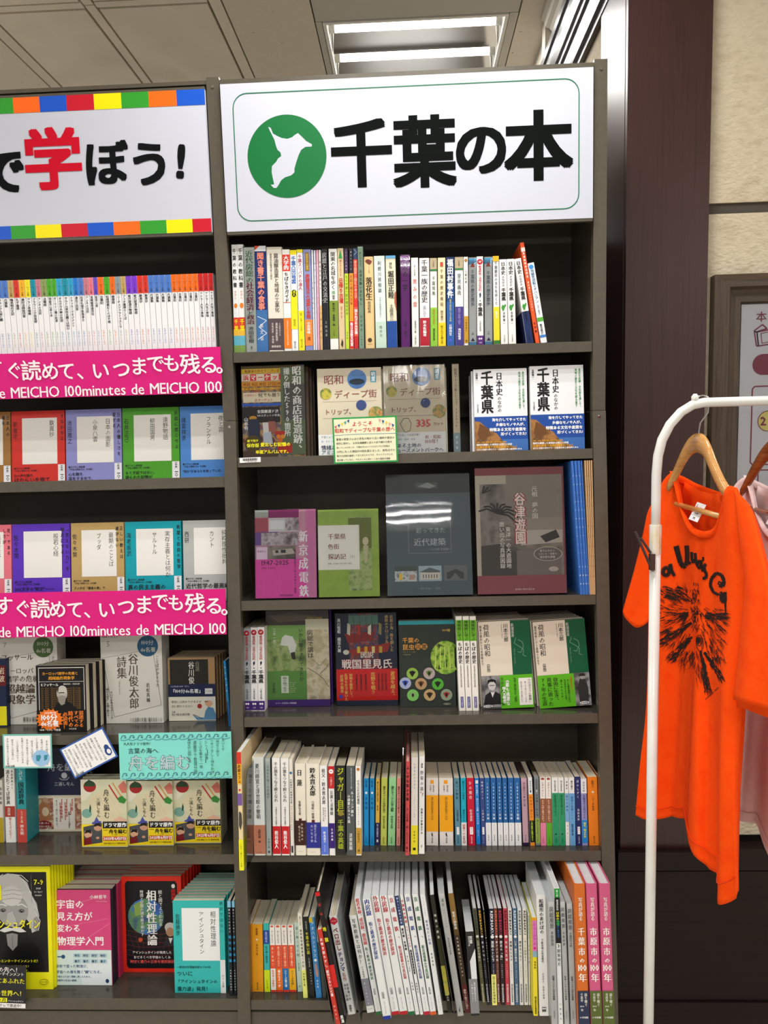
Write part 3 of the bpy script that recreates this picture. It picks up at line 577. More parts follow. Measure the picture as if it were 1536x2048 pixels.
B1b = [
 (2, 78, 200, 8, 82, 'glossy purple spine with dark brushed title', '8a2a9c', [t(.09, .38, '忍の一字', '2a1030', 'm', .5, .6), t(.7, .89, '古城一富子', '2a1030', 'r', .5, .3)], {'hard': True, 'wrap': 'wrap_smooth'}),
 (84, 141, 215, 93, 149, 'white spine with red running script title', 'f0eeea', [t(.08, .2, '甘くも人気', '444', 'm', .5, .25), t(.22, .56, '恵みの雲', 'd86a60', 'm', .5, .6), t(.7, .84, '冨澤靖行著', '333', 'r', .5, .3), t(.87, .97, '千葉日報社', '333', 'r', .5, .25)]),
 (148, 226, 218, 154, 231, 'white spine with purple-grey title above crimson band', 'f2f2ee', [t(.02, .5, '千葉一族の歴史', '3a3448', 'm', .5, .66), t(.53, .66, '全国に広がる', '9a9ac0', 'm', .5, .35), t(.7, .88, '鈴木佐編著', 'fff', 'M', .5, .35)], {'band': (.67, .985, 'b01c30')}),
 (230, 287, 218, 236, 290, 'white biography spine with tan head and lime band', 'f2f2ee', [r(0, .125, 'b8a888'), t(.03, .1, '人物叢書', '4a3a20', 'r', .5, .25), r(.125, .145, '2a7a3a'), t(.2, .42, '千葉常胤', '3a5a3a', 'm', .5, .5), ('v', .5, .57, .75, .3, '源頼朝の天下草創を', 'd05a20'), t(.79, .93, '福田豊彦著', K, 'm', .5, .3)], {'band': (.555, 1, '8ac43c')}),
 (290, 348, 215, 294, 354, 'cream spine with yellow paper band', 'f0e0b8', [r(.05, .1, 'c05030', .3, .7), t(.12, .55, '千葉の歴史夜話', '6a4820', 'm', .5, .42), t(.59, .71, '畑中雅子', '6a4820', 'm', .5, .35), t(.76, .97, '知られざる郷土史', '6a4a10', 'm', .5, .35)], {'band': (.73, 1, 'f0d41e')}),
 (355, 416, 210, 360, 421, 'blue gradient spine with bold white title', '1a4888', [r(.5, 1, '2a5ea8'), r(0, .3, '16305e'), t(.02, .46, '福田村事件', 'fff', 'x', .5, .8), t(.47, .72, '関東大震災知られざる悲劇', 'e8e060', 'r', .5, .25), t(.75, .88, '辻野弥生', 'fff', 'm', .5, .4), ('o', .5, .93, .18, '4a60d0')]),
 (421, 486, 210, 427, 491, 'white biography spine with tan head and violet band', 'f2f2ee', [r(0, .125, 'b8a888'), t(.03, .1, '人物叢書', '4a3a20', 'r', .5, .25), r(.125, .145, '2a7a3a'), t(.18, .43, '里見義堯', '4a5a5a', 'm', .5, .5), ('v', .5, .57, .76, .35, '戦国の安房上総を', 'b0a0e0'), t(.8, .93, '滝川恒昭著', 'fff', 'M', .5, .35)], {'band': (.555, 1, '443a86')}),
 (488, 526, 208, 493, 529, 'white spine with brown monkey dot and ochre foot', 'f4f4f0', [('o', .5, .04, .36, 'b07838'), t(.14, .3, '上総広常', K, 'm', .5, .5), t(.32, .58, '房総最大の武力を築いた猛将', '8a8a88', 'r', .5, .22), r(.665, .97, 'c8962e'), t(.7, .84, '千野原靖方', '4a3010', 'm', .5, .4), t(.93, .96, '戎', K, 'x', .5, .4)]),
 (528, 584, 220, 531, 591, 'walking guide with blue ends, left copy', 'dfe4e6', [r(0, .07, '5aa8d8'), r(.96, 1, '5aa8d8'), ('g', [(.2, .1), (.5, .04), (.8, .1)], 'c05040'), t(.13, .55, '千葉県の歴史散歩', '2a4a6a', 'm', .5, .5), ('g', [(.25, .95), (.5, .91), (.8, .95)], '3a2a5a'), t(.84, .88, '上総', '333', 'r', .5, .3)], {'wrap': 'wrap'}),
 (588, 643, 205, 593, 645, 'white gazetteer with crimson number emblem and violet foot', 'f4f4f2', [('o', .5, .06, .42, 'c01c30'), ('h', .28, .72, .06, '47', 'fff', 'b'), t(.1, .39, '都道府県ご当地文化百科', 'c02838', 'b', .5, .45), ('g', [(.35, .42), (.6, .4), (.65, .44), (.45, .47)], '3a3a5a'), t(.47, .67, '・千葉県', '1c1c20', 'x', .5, .7), t(.72, .84, '丸善出版編', '333', 'r', .5, .28), r(.89, 1, '5a2a7a'), ('o', .35, .925, .13, 'fff'), ('o', .65, .925, .13, 'fff'), ('h', .3, .7, .97, '丸善', 'fff')]),
 (647, 707, 215, 651, 713, 'walking guide with blue ends, right copy', 'dfe4e6', [r(0, .07, '5aa8d8'), r(.96, 1, '5aa8d8'), ('g', [(.2, .1), (.5, .04), (.8, .1)], 'c05040'), t(.15, .55, '千葉県の歴史散歩', '2a4a6a', 'm', .5, .5), ('g', [(.25, .95), (.5, .91), (.8, .95)], '3a2a5a'), t(.84, .88, '下総', '333', 'r', .5, .3)], {'wrap': 'wrap'}),
 (712, 755, 202, 721, 769, 'white spine with gold head and yellow band', 'eef2f4', [r(0, .06, 'e8b41c'), t(.06, .55, '千葉都民のまちを歩くと', '3a4450', 'm', .5, .5), t(.62, .7, '街歩き', 'fff', 'b', .5, .4), r(.95, .99, '3a7a30')], {'band': (.57, .99, 'f0dc28')}),
]
nih = [t(.03, .18, '日本史', K, 'M', .5, .6), t(.19, .32, 'のなかの', K, 'm', .5, .4), t(.335, .485, '千葉県', K, 'x', .5, .62), ('g', [(.15, .56), (.3, .53), (.5, .54), (.75, .52), (.8, .54), (.6, .57), (.5, .6), (.3, .6)], '3f9a3a'), t(.61, .77, '吉野健一', K, 'b', .5, .3), t(.88, .97, '山川出版社', K, 'r', .5, .2)]
B1c = [
 (758, 813, 228, 776, 833, 'white spine with small green prefecture shape', 'f2f0ee', nih, {'label': 'white spine with green prefecture shape, upright and left of its twin, centre top shelf'}),
 (816, 873, 225, 836, 903, 'white spine with small green prefecture shape', 'f2f0ee', nih, {'label': 'white spine with green prefecture shape, upright beside the leaning copy, centre top shelf'}),
 (876, 925, 225, 972, 1029, 'white spine', 'f2f0ee', nih, {'free': 1, 'label': 'leaning white spine with green prefecture shape left of the orange spine, centre top shelf', 'band': (.62, 1, '1c2c5c')}),
 (921, 955, 100, 1043, 1076, 'orange', 'f05a28', [r(.05, .09, 'f4e0d8'), t(.06, .35, '千葉城郭保存活用会', 'fff', 'b', .5, .5), t(.38, .68, '東京湾ぐるっとスタディ', 'fff4ec', 'b', .5, .4), t(.78, .9, '石田戦', '3a2020', 'x', .5, .5)], {'free': 1, 'dep': .18, 'label': 'tall thin orange spine leaning to the left near the end of centre top shelf'}),
 (981, 1018, 258, 1083, 1134, 'white', 'f0f4f6', [('o', .45, .05, .36, '3a90d8'), t(.08, .5, '地磁気逆転とチバニアン', '3a6a9a', 'b', .5, .55), t(.52, .65, '地球の磁場は', '5a6a78', 'r', .5, .3), r(.68, .73, '5ab03a'), t(.76, .9, '菅沼悠介', K, 'b', .45, .4), r(.9, .93, '3a80d0')], {'free': 1, 'label': 'last white spine with blue circle, leaning against the orange book on centre top shelf'}),
]
pl = 'on centre top shelf'
n = spine_row(SR[0], ZA, B1, pl, g1, yb=972, dset=.012)
n = spine_row(SR[0], ZB, B1b, pl, g1, yb=885, dset=.012, start=n)
n = spine_row(SR[0], ZB, B1c, pl, g1, yb=868, dset=.012, start=n)
# grey file lying at the back of the top shelf
def flat_book(name, fr, a, d, h, w_, d_, t_, base, label, grp=None, cat='book'):
    o = thing(name, fr.mat(a, d, h), label, cat, grp); b = MB(); b.box(0, 0, 0, w_, d_, .0006, M(base)); b.box(0, 0, t_-.0006, w_, d_, t_, M(base)); b.box(0, 0, .0006, .001, d_, t_-.0006, M(base)); b.build('cover', o)
    b = MB(); b.box(.001, .002, .0007, w_-.002, d_-.002, t_-.0007, MATS['pages_white']); b.build('page_block', o); return o
flat_book('book', SR[0], .655, .09, .0, .062, .13, .011, '9aa8b0', 'grey book lying flat beside the leaning books on centre top shelf')
flat_book('book', SR[0], .725, .09, .0, .060, .13, .011, '8a949c', 'grey book lying flat in the far right corner of centre top shelf')
# ------------------------------------------------------------------ face-out books
def face(fr, zt, x0, yb, x1, yt, base, its, label, grp=None, d=None, th=.018, back=0.0, side='right', copies=0, cl=None, cg=None, xt0=None, dz=0.0, **k):
    ox, oy, s = zt; P = lambda x, y: (ox+x/s, oy+y/s)
    if d is None: a0, d = fr.foot(*P(x0, yb))
    else: a0 = fr.hit(*P(x0, yb), d)[0]
    a1 = fr.hit(*P(x1, yb), d)[0]
    h = fr.hit(*P((x0+x1)/2, yt), d)[1]
    if back: h = fr.hit(*P((x0+x1)/2, yt), d+h*math.sin(back)*.5)[1]
    lean = 0.0
    if xt0 is not None: lean = math.atan2(fr.hit(*P(xt0, yt), d)[0]-a0, h)*k.pop('lk', 1.0)
    w_ = a1-a0-.0008; h0 = .0006+dz
    if lean > 0: h0 += w_*math.sin(lean)
    mw = fr.mat(a0, d, h0, lean, 0, back)
    o = book(mw, w_, h, th, base, its, label, grp, side=side, **k)
    kk = {q: v for q, v in k.items() if q not in ('band', 'wrap')}
    for i in range(copies):
        dd = d+(th+.0006)*(i+1)/math.cos(back)
        jx = (cl[1][i] if cl and len(cl) > 1 and cl[1] else 0); jz = (cl[2][i] if cl and len(cl) > 2 else 0)
        book(fr.mat(a0+jx, dd, h0+jz*0, lean, 0, back), w_, h+jz, th, base, None, f"{cl[0]}, {nth(i+1)} behind the front copy", cg or grp, side=side, **kk)
    return o, (a0, a1, h, d)
Z2a = (460, 700, 3.84); Z2b = (800, 700, 3.49)
s2 = SR[1]
g2 = 'face-out books on the second centre shelf'
mk = [('r', 0, 0, 1, 1, 'ph_market'), ('r', 0, 0, .78, .05, '6a5a30'), ('r', 0, .03, .72, .08, 'e8c030'), ('h', .05, .66, .055, '毎度ありがとうございます', '703010', 'b'), ('r', 0, .085, .72, .165, 'f0e8d0')]
for i, c in enumerate('浜マーケット'): mk += [('r', .02+i*.115, .09, .12+i*.115, .16, 'e83030' if i % 2 else 'f4ead8'), ('h', .025+i*.115, .115+i*.115, .125, c, 'fff' if i % 2 else 'd82020', 'x')]
mk += [('r', 0, .17, .70, .225, 'e8a830'), ('h', .03, .68, .198, '18日 8日 18日 27日28日', '8a2a10', 'b'), ('r', 0, .235, .66, .265, 'e8b840'), ('h', .03, .62, .25, '定休日 9日・19日・29日', '8a2a10', 'r'), ('r', .02, .29, .66, .4, 'efe6cc'), ('h', .26, .62, .32, '何でも揃う', '3a3028', 'b'), ('h', .04, .24, .32, 'お買物なら', 'c03020', 'r'), ('h', .2, .5, .375, '浜マーケット', 'c03020', 'b'),
       ('r', 0, .41, .7, .44, '2f6ad0'), ('r', .62, .02, 1, .98, '6a7a58'), ('r', .66, .2, 1, .6, '5a5a58'), ('r', 0, .45, .6, .62, '1c1a1c'),
       ('o', .17, .57, .06, 'd8a028', .6), ('g', [(.08, .62), (.14, .58), (.24, .58), (.28, .66), (.27, .8), (.1, .8)], '26304e'), ('o', .37, .59, .04, '2a1a14'), ('g', [(.32, .62), (.42, .62), (.44, .74), (.33, .74)], 'e8e4e0'), ('o', .46, .57, .045, '3a2418'), ('g', [(.41, .61), (.52, .61), (.55, .74), (.42, .74)], 'b0685a'), ('g', [(.32, .74), (.45, .72), (.48, .86), (.33, .86)], 'c8d0dc'),
       ('r', .52, .72, .68, .76, 'c82a20'), ('o', .57, .78, .035, 'f09020'), ('o', .64, .78, .035, 'f0a020'), ('o', .6, .82, .035, 'e87818'), ('r', .55, .86, .78, .96, 'c8201c'), ('r', 0, .93, .55, 1, '5a4030')]
mk += [('v', .88, .01, .97, .15, '昭和の商店街遺跡、', 'f6f6f4', 'M'), ('v', .72, .03, .78, .105, '撮り倒した590箇所', 'f6f6f4', 'b'), ('v', .06, .56, .7, .07, '山本有', 'fff', 'b'), ('h', .24, .58, .5, '全国厳選ド渋', 'fff', 'b'), ('h', .24, .6, .545, '108スポットの写真', 'fff', 'r'), ('o', .16, .85, .13, '3a3010'), ('h', .07, .25, .82, '紙で残す', 'f0f020', 'b'), ('h', .06, .26, .87, '保存版', 'f0f020', 'b'), ('h', .28, .76, .865, '愛おしむ記憶の', 'f4e820', 'x'), ('h', .2, .76, .945, '卒業アルバムです。', 'f4e820', 'x')]
face(s2, Z2a, 104, 820, 588, 122, '4a3a2c', mk, 'photo book with market scene and large white vertical title, left end of second shelf', g2, d=.012, th=.02, copies=3, cl=['edge of the market photo book copy', [.006, .011, .014]], side='right', wrap='wrap_smooth')
dp = [('h', .1, .42, .13, '昭和', '8a4a48', 'm'), ('o', .62, .13, .15, 'ph_sea'), ('o', .62, .16, .12, '1c2a3a', .4), ('r', .83, .04, .92, .17, '3a90a8'), ('v', .875, .05, .16, .07, '明里', 'fff', 'b'), ('o', .13, .29, .09, 'ph_green'), ('h', .26, .93, .3, 'ディープ街', '8a5048', 'm'), ('r', .08, .38, .92, .383, '9a9080'), ('o', .68, .43, .08, '3a4a80'), ('h', .1, .58, .5, 'トリップ、', '8a5048', 'm'), ('o', .9, .53, .11, 'ph_food'), ('r', .08, .57, .92, .573, '9a9080'),
      ('l', [(.3, .72), (.26, .66), (.32, .6), (.4, .6), (.44, .66), (.42, .74), (.34, .76), (.3, .72)], .008, '6a5a50'), ('h', .52, .76, .66, '335', 'd05048', 'M'), ('h', .8, .97, .67, 'カット', '8a5048', 'm'), ('r', 0, .76, 1, 1, 'e6e8e8'), ('h', .04, .6, .79, '千葉じゅうを巡って生底採集！', '556', 'r'), ('h', .04, .5, .84, '海・まち・建物・銭湯・食堂', '4a8aa8', 'r'), ('h', .66, .92, .82, '祝・昭和', '9a5048', 'm'), ('h', .66, .92, .87, '100年！', '9a5048', 'm')]
dp1 = dp + [('h', .04, .6, .91, '情緒ある土地の', '2a3a58', 'b'), ('h', .04, .96, .965, 'アミューズメントパークへ', '2a3a58', 'b')]
face(s2, Z2a, 683, 810, 1178, 140, 'd6ccb4', dp1, 'beige travel book with round photos behind the green edged card, left copy', g2, d=.014, th=.02, copies=2, cl=['beige travel book stock, left pile', [.003, .005]])
face(s2, Z2a, 1190, 800, 1664, 120, 'd6ccb4', dp1, 'beige travel book in crinkled shrink wrap, right copy', g2, d=.012, th=.02, wrap='wrap', copies=2, cl=['beige travel book stock, right pile', [.003, .006]])
spine_row(s2, Z2b, [(358, 440, 100, 375, 425, 'beige', 'cabfa2', [t(.05, .72, '昭和ディープ街トリップ、335カット', '6a4038', 'm', .5, .4), r(.78, 1, '8aa0a8'), t(.8, .98, '明里著', 'e8f0f0', 'm', .5, .35)], {'label': 'beige travel book standing spine out beside its shrink-wrapped copy', 'free': 1, 'lean': 0, 'dep': .14, 'wrap': 'wrap_smooth'})], '', g2, yb=705, dset=.012)
jp = [('v', .47, .07, .51, .11, '日本史', K, 'M'), ('v', .47, .33, .53, .08, 'のなかの', K, 'm')]
jp = [('v', .48, .04, .325, .125, '日本史', K, 'M'), ('v', .48, .335, .53, .08, 'のなかの', K, 'm'), ('v', .25, .02, .54, .235, '千葉県', '0c0c10', 'x'), ('v', .06, .04, .17, .045, '吉野健一・', K, 'b'), ('v', .07, .42, .53, .03, '山川出版社', K, 'b'), ('v', .93, .04, .52, .045, '身近な史跡・文化財を通して、', '2f8a3a', 'b'), ('v', .86, .04, .5, .045, '地域の歴史と文化を読み直す', '2f8a3a', 'b')]
ob = [('r', 0, .58, 1, 1, '1c4a9c'), ('r', 0, .86, 1, 1, '3a6ab0'), ('g', [(0, .63), (.1, .64), (.25, .72), (.42, .79), (.55, .9), (.8, .97), (.7, 1), (0, 1)], 'ph_cliff'), ('g', [(.1, .66), (.2, .7), (.32, .8), (.18, .86), (.05, .8)], '6a4420'), ('h', .33, .97, .62, '海を介してやってきた', 'fff', 'x'), ('h', .4, .98, .68, '多様なモノや人が、', 'fff', 'x'), ('h', .28, .97, .74, '特徴ある文化や産業を', 'fff', 'x'), ('h', .49, .97, .795, '形づくってきた!', 'fff', 'x'), ('h', .03, .62, .89, '下総・上総・安房三国の成立と地域の特徴、', 'f0b020', 'b'), ('h', .03, .7, .92, '国府を頼朝した東国武士団と三房総', 'fff', 'b'), ('h', .03, .8, .95, '水運の発達で全国に知られていく', 'f0b020', 'b'), ('h', .03, .88, .98, '近代の発展を牽引する一大産業京葉工業地帯の歩み', 'fff', 'b')]
face(s2, Z2b, 524, 703, 898, 133, 'eceef2', jp+ob, 'white book with huge black title and blue cliff band, left copy', g2, d=.012, th=.019, copies=3, cl=['white and blue history book stock, left pile', [-.004, -.004, -.005], [0, -.003, -.004]], side='left')
face(s2, Z2b, 916, 690, 1292, 110, 'eceef2', jp+ob, 'white book with huge black title and blue cliff band, right copy', g2, d=.012, th=.019, copies=3, cl=['white and blue history book stock, right pile', [.004, .006, .007], [-.003, -.004, -.006]], side='left')
g3 = 'shrink-wrapped face-out books on the third centre shelf'
Z3a = (440, 900, 3.339); Z3b = (740, 920, 3.2); s3 = SR[2]
sk = [('r', 0, 0, 1, .56, 'b88aa0'), ('r', 0, 0, .22, .08, 'a8b0a8'), ('r', .22, 0, .72, .09, '8a1c68'), ('r', .72, 0, 1, .56, 'c890a8'), ('r', 0, .09, .22, .25, 'a85060'), ('r', .22, .09, .72, .25, 'c8c8c8'), ('r', .5, .09, .72, .24, 'ph_street'), ('r', .24, .12, .48, .22, 'dcdce0'), ('r', 0, .25, .38, .4, '6a4a90'), ('r', .1, .26, .7, .4, 'ph_street'), ('r', .02, .42, .2, .56, 'e0c8e0'), ('r', .2, .41, .66, .56, 'ph_sepia'), ('g', [(.28, .46), (.6, .44), (.66, .5), (.3, .52)], 'b8b0a8'), ('r', .33, .46, .38, .49, '303030'), ('r', .42, .455, .5, .49, '303030'), ('h', .03, .18, .47, '京成きど', '8a2a6a', 'm'), ('r', 0, .56, 1, 1, 'd84aa8'), ('r', .83, .0, 1, 1, 'c878a8'), ('h', .1, .55, .6, '1947-2025', '3a1028', 'm'), ('h', .1, .33, .655, 'shin keisei', '6a1048', 'r'), ('v', .65, .45, .95, .04, '新京成電鉄五十年のあゆみと風景', '6a1050', 'm'), ('v', .79, .23, 1.0, .16, '新京成電鉄', 'e8e8ea', 'M'), ('h', .4, .62, .97, '新京成沿線史', '4a1030', 'r')]
face(s3, Z3a, 238, 968, 650, 408, 'cf4fa4', sk, 'magenta railway book in shrink wrap on third shelf', g3, d=.012, th=.014, back=.07, wrap='wrap', dz=.003)
gr = [('r', 0, 0, 1, 1, 'ph_lime'), ('r', .5, .09, .88, .93, 'ph_field'), ('r', .5, .1, .88, .45, '6a7430'), ('o', .78, .37, .05, 'c8c0a0', 1.4), ('g', [(.74, .42), (.83, .42), (.8, .62), (.76, .62)], 'b8b890'), ('r', 0, .18, .68, .69, 'e6e6de'), ('h', .16, .46, .31, '千葉県', '7a3038', 'm'), ('h', .16, .35, .425, '色街', '7a3038', 'm'), ('h', .16, .46, .54, '探訪記', '7a3038', 'm'), ('h', .49, .63, .545, '〔下〕', '8a8a70', 'm'), ('h', .16, .55, .62, '新聞・古地図で巡る庶民の遊里', '7a7a70', 'r')]
face(s3, Z3a, 660, 958, 1070, 405, '8fb03a', gr, 'green book with white title square in shrink wrap on third shelf', g3, d=.012, th=.016, back=.07, wrap='wrap', dz=.003)
kd = [('r', 0, 0, 1, .16, '30383a'), ('r', .35, .07, .62, .12, '4c5450'), ('g', [(.38, .1), (.5, .07), (.6, .1), (.52, .12)], '8a9490'), ('l', [(.26, .29), (.76, .29), (.76, .655), (.26, .655), (.26, .29)], .003, 'a8a0a8'), ('h', .4, .62, .36, '千葉の', '8a98a0', 'm'), ('h', .35, .7, .47, '彩ってきた', '9aa8ae', 'm'), ('h', .32, .7, .565, '近代建築', 'b0babe', 'm'), ('h', .5, .76, .625, '～2024年 前期編～', '9aa4a8', 'r'), ('r', .09, .76, .35, .885, 'ph_city'), ('r', .09, .76, .35, .8, '405048'), ('r', .14, .82, .18, .87, 'e0c030'), ('r', .26, .83, .32, .87, 'b89080'), ('r', .37, .76, .64, .885, '9fb4c0'), ('g', [(.38, .81), (.5, .775), (.62, .8), (.62, .82)], '5a6266'), ('r', .39, .815, .62, .87, 'cfcabc'), ('r', .67, .76, .94, .885, '6a6e70'), ('g', [(.7, .87), (.7, .82), (.8, .79), (.9, .82), (.9, .87), (.86, .87), (.8, .82), (.74, .87)], '3a3e40'), ('h', .36, .62, .945, '～個人著者～　明建', '8a9a9c', 'r')]
for i in range(6): kd.append(('r', .42+i*.032, .83, .43+i*.032, .86, '4a4a48'))
face(s3, Z3b, 112, 845, 662, 92, '4f5f66', kd, 'dark teal architecture book with three small photos, shrink wrapped on third shelf', g3, d=.012, th=.012, back=.135, wrap='wrap_smooth', dz=.003)
pr = [('r', 0, .06, .98, .86, 'b8b0a0'), ('r', .05, .13, .98, .855, 'ph_sepia'), ('r', .35, .06, .98, .40, '8d877e'), ('r', .45, .4, .98, .56, '9a9288'), ('g', [(.5, .5), (.97, .5), (.97, .6), (.5, .62)], 'b8b2a8'), ('g', [(.72, .55), (.9, .5), (.94, .56), (.78, .6)], '3a3632'), ('g', [(.05, .62), (.3, .6), (.45, .7), (.45, .86), (.05, .86)], '4a4642'), ('g', [(.45, .66), (.95, .66), (.95, .86), (.45, .86)], '7c756e'), ('o', .86, .81, .055, 'c0b8b0', .5)]
for k in range(9):
    a = -2.6+k*.36; pr.append(('l', [(.24, .36), (.24+.13*math.cos(a), .36+.07*math.sin(a)), (.24+.24*math.cos(a), .36+.13*math.sin(a)+.05)], .02, '2c2a28'))
for k in range(5):
    a = -2.2+k*.4; pr.append(('l', [(.08, .2), (.08+.12*abs(math.cos(a)), .2+.08*math.sin(a)+.02)], .016, '2c2a28'))
pr += [('v', .5, .20, .61, .155, '谷津遊園', 'a8404a', 'x'), ('v', .5, .20, .61, .125, '谷津遊園', 'f0e4dc', 'b'), ('v', .67, .15, .41, .07, '元祖 夢の国', 'e8e2d8', 'm'), ('v', .36, .47, .8, .06, '東洋一の大遊園地', 'ece8e0', 'm'), ('v', .29, .43, .8, .06, '思い出の写真展図録', 'ece8e0', 'm'), ('v', .93, .1, .36, .035, '思い出一家再訪写真展', 'b0a898', 'r'), ('o', .80, .69, .16, 'e8e4dc', .5), ('o', .80, .69, .155, '6e6862', .49), ('h', .71, .88, .665, '皆さんからの', 'e8e4dc', 'r'), ('h', .69, .9, .69, 'コメント・写真で', 'e8e4dc', 'r'), ('h', .71, .88, .715, '展示会を開催', 'e8e4dc', 'r'), ('r', 0, .855, 1, 1, '94505a'), ('h', .42, .64, .965, '習志野の歴史を語る会', 'e8d8d4', 'r')]
face(s3, Z3b, 690, 840, 1262, 55, '8a4248', pr, 'maroon framed sepia amusement park book in shrink wrap on third shelf', g3, d=.012, th=.012, back=.05, wrap='wrap', dz=.003)
Z3s = [(1300+i*23, 1326+i*23-4, 0, 1360+i*19.5, 1382+i*19.5-3) for i in range(4)]
bs = []
for i, (a, b, c, d_, e) in enumerate(Z3s): bs.append((a, a+22, 3, d_, d_+19, 'thin blue shrink-wrapped booklet', '3a6ec0', [t(.08, .72, '房総の自然観察ガイド', 'a8c8f0', 'r', .5, .5), t(.76, .95, '千葉県', 'd0e0f8', 'b', .5, .5)], {'label': f"thin blue booklet spine, {nth(i+1)} of four at right end of third shelf", 'h': .299}))
for i in range(4): bs.append((1392+i*14, 1404+i*14, -10, 1427+i*9.5, 1436+i*9.5, 'thin tan booklet', 'c8a478', [t(.08, .9, '谷津干潟の写真記録集成', '7a5028', 'r', .5, .5)], {'label': f"thin tan booklet spine, {nth(i+1)} of four at right end of third shelf", 'h': .299}))
spine_row(s3, Z3b, bs, '', 'thin booklets at the right end of the third centre shelf', yb=862, dset=-.001, dep=.21, pages='pages_white')
# ------------------------------------------------------------------ fourth shelf
Z4a = (470, 1190, 4.04); Z4b = (780, 1190, 3.49); s4 = SR[3]; g4 = 'books on the fourth centre shelf'
b47 = [('o', .5, .06, .4, 'b81c28'), ('h', .3, .7, .06, '47', 'fff', 'b'), t(.1, .39, '都道府県ご当地文化百科', 'b82a30', 'b', .5, .45), ('g', [(.35, .42), (.6, .4), (.65, .43), (.45, .46)], '26263a'), t(.46, .67, '・千葉県', '141418', 'x', .5, .72), t(.73, .86, '丸善出版編', '333', 'r', .5, .28), r(.88, .99, '4a2a78'), ('o', .35, .915, .14, 'fff'), ('o', .65, .915, .14, 'fff'), ('h', .3, .7, .96, '丸善', 'fff')]
spine_row(s4, Z4a, [(47, 105, 272, 55, 112, '', 'aab0b4', b47, {'label': 'crimson number gazetteer spine in upright shadow, first of three on fourth shelf'}), (110, 168, 265, 116, 175, '', 'f0f0f0', b47, {'label': 'white gazetteer spine with crimson number emblem, middle of three on fourth shelf'}), (174, 232, 262, 180, 238, '', 'f0f0f0', b47, {'label': 'white gazetteer spine with crimson number emblem, beside the green scarecrow book'})], '', g4, yb=938, dep=.15)  # grey base of the first copy paints in the shade of the upright
sc = [('r', 0, 0, 1, .16, '4a3c34'), ('g', [(.05, .05), (.4, .02), (.8, .06), (.7, .1), (.2, .12)], '6a5a48'), ('r', 0, .15, .63, .63, 'ph_field'), ('r', 0, .15, .63, .3, '7fa858'), ('g', [(.25, .28), (.3, .25), (.42, .27), (.48, .36), (.45, .44), (.38, .46), (.34, .37), (.22, .36)], 'dcdcd8'), ('g', [(.38, .44), (.45, .43), (.46, .51), (.42, .51), (.40, .5)], '2a2a28'), ('r', .63, .09, 1, .93, 'ph_map'), ('r', .63, .09, 1, .2, 'd8d4bc'), ('l', [(.65, .6), (.8, .66), (.9, .72), (.98, .8)], .012, '7a7460'), ('l', [(.7, .5), (.85, .58), (.95, .5)], .008, '8a8468'), ('l', [(.85, .66), (.95, .6), (.98, .56)], .012, '7a7460'), ('r', 0, .63, .63, .93, '5f9440'), ('v', .7, .2, .5, .1, '房総で講は', '1a1a1a', 'm'), ('v', .55, .18, .74, .07, 'いかに継承されてきたか', '1a2a14', 'm'), ('v', .13, .18, .34, .05, '三木一彦', 'e8e8d8', 'm'), ('r', .22, .68, .34, .86, 'd8e0d0'), ('v', .28, .69, .85, .07, '樹の森で生る', '4a5a48', 'm'), ('v', .1, .75, .86, .045, '古今書院', '1c2a14', 'm')] + [('h', .36, .36+.02*len(x), .75+.02*i, x, 'd0e0b0', 'r') for i, x in enumerate(['信仰と山岳', '第一部講', '富士講と', '出羽三山講', '善光寺講', '庚申の講'])] + [('r', 0, .93, 1, 1, '4c2a80'), ('h', .12, .46, .965, 'シリーズ日本の地域誌', 'e8e0f4', 'b'), ('h', .66, .9, .08, '信仰の地域誌', 'b89a40', 'b')]
face(s4, Z4a, 268, 903, 775, 128, '4c2a80', sc, 'green folklore book with scarecrow photo and violet foot on fourth shelf', g4, th=.022, copies=1, cl=['hidden stock of the green folklore book', [.004]], wrap='wrap_smooth')
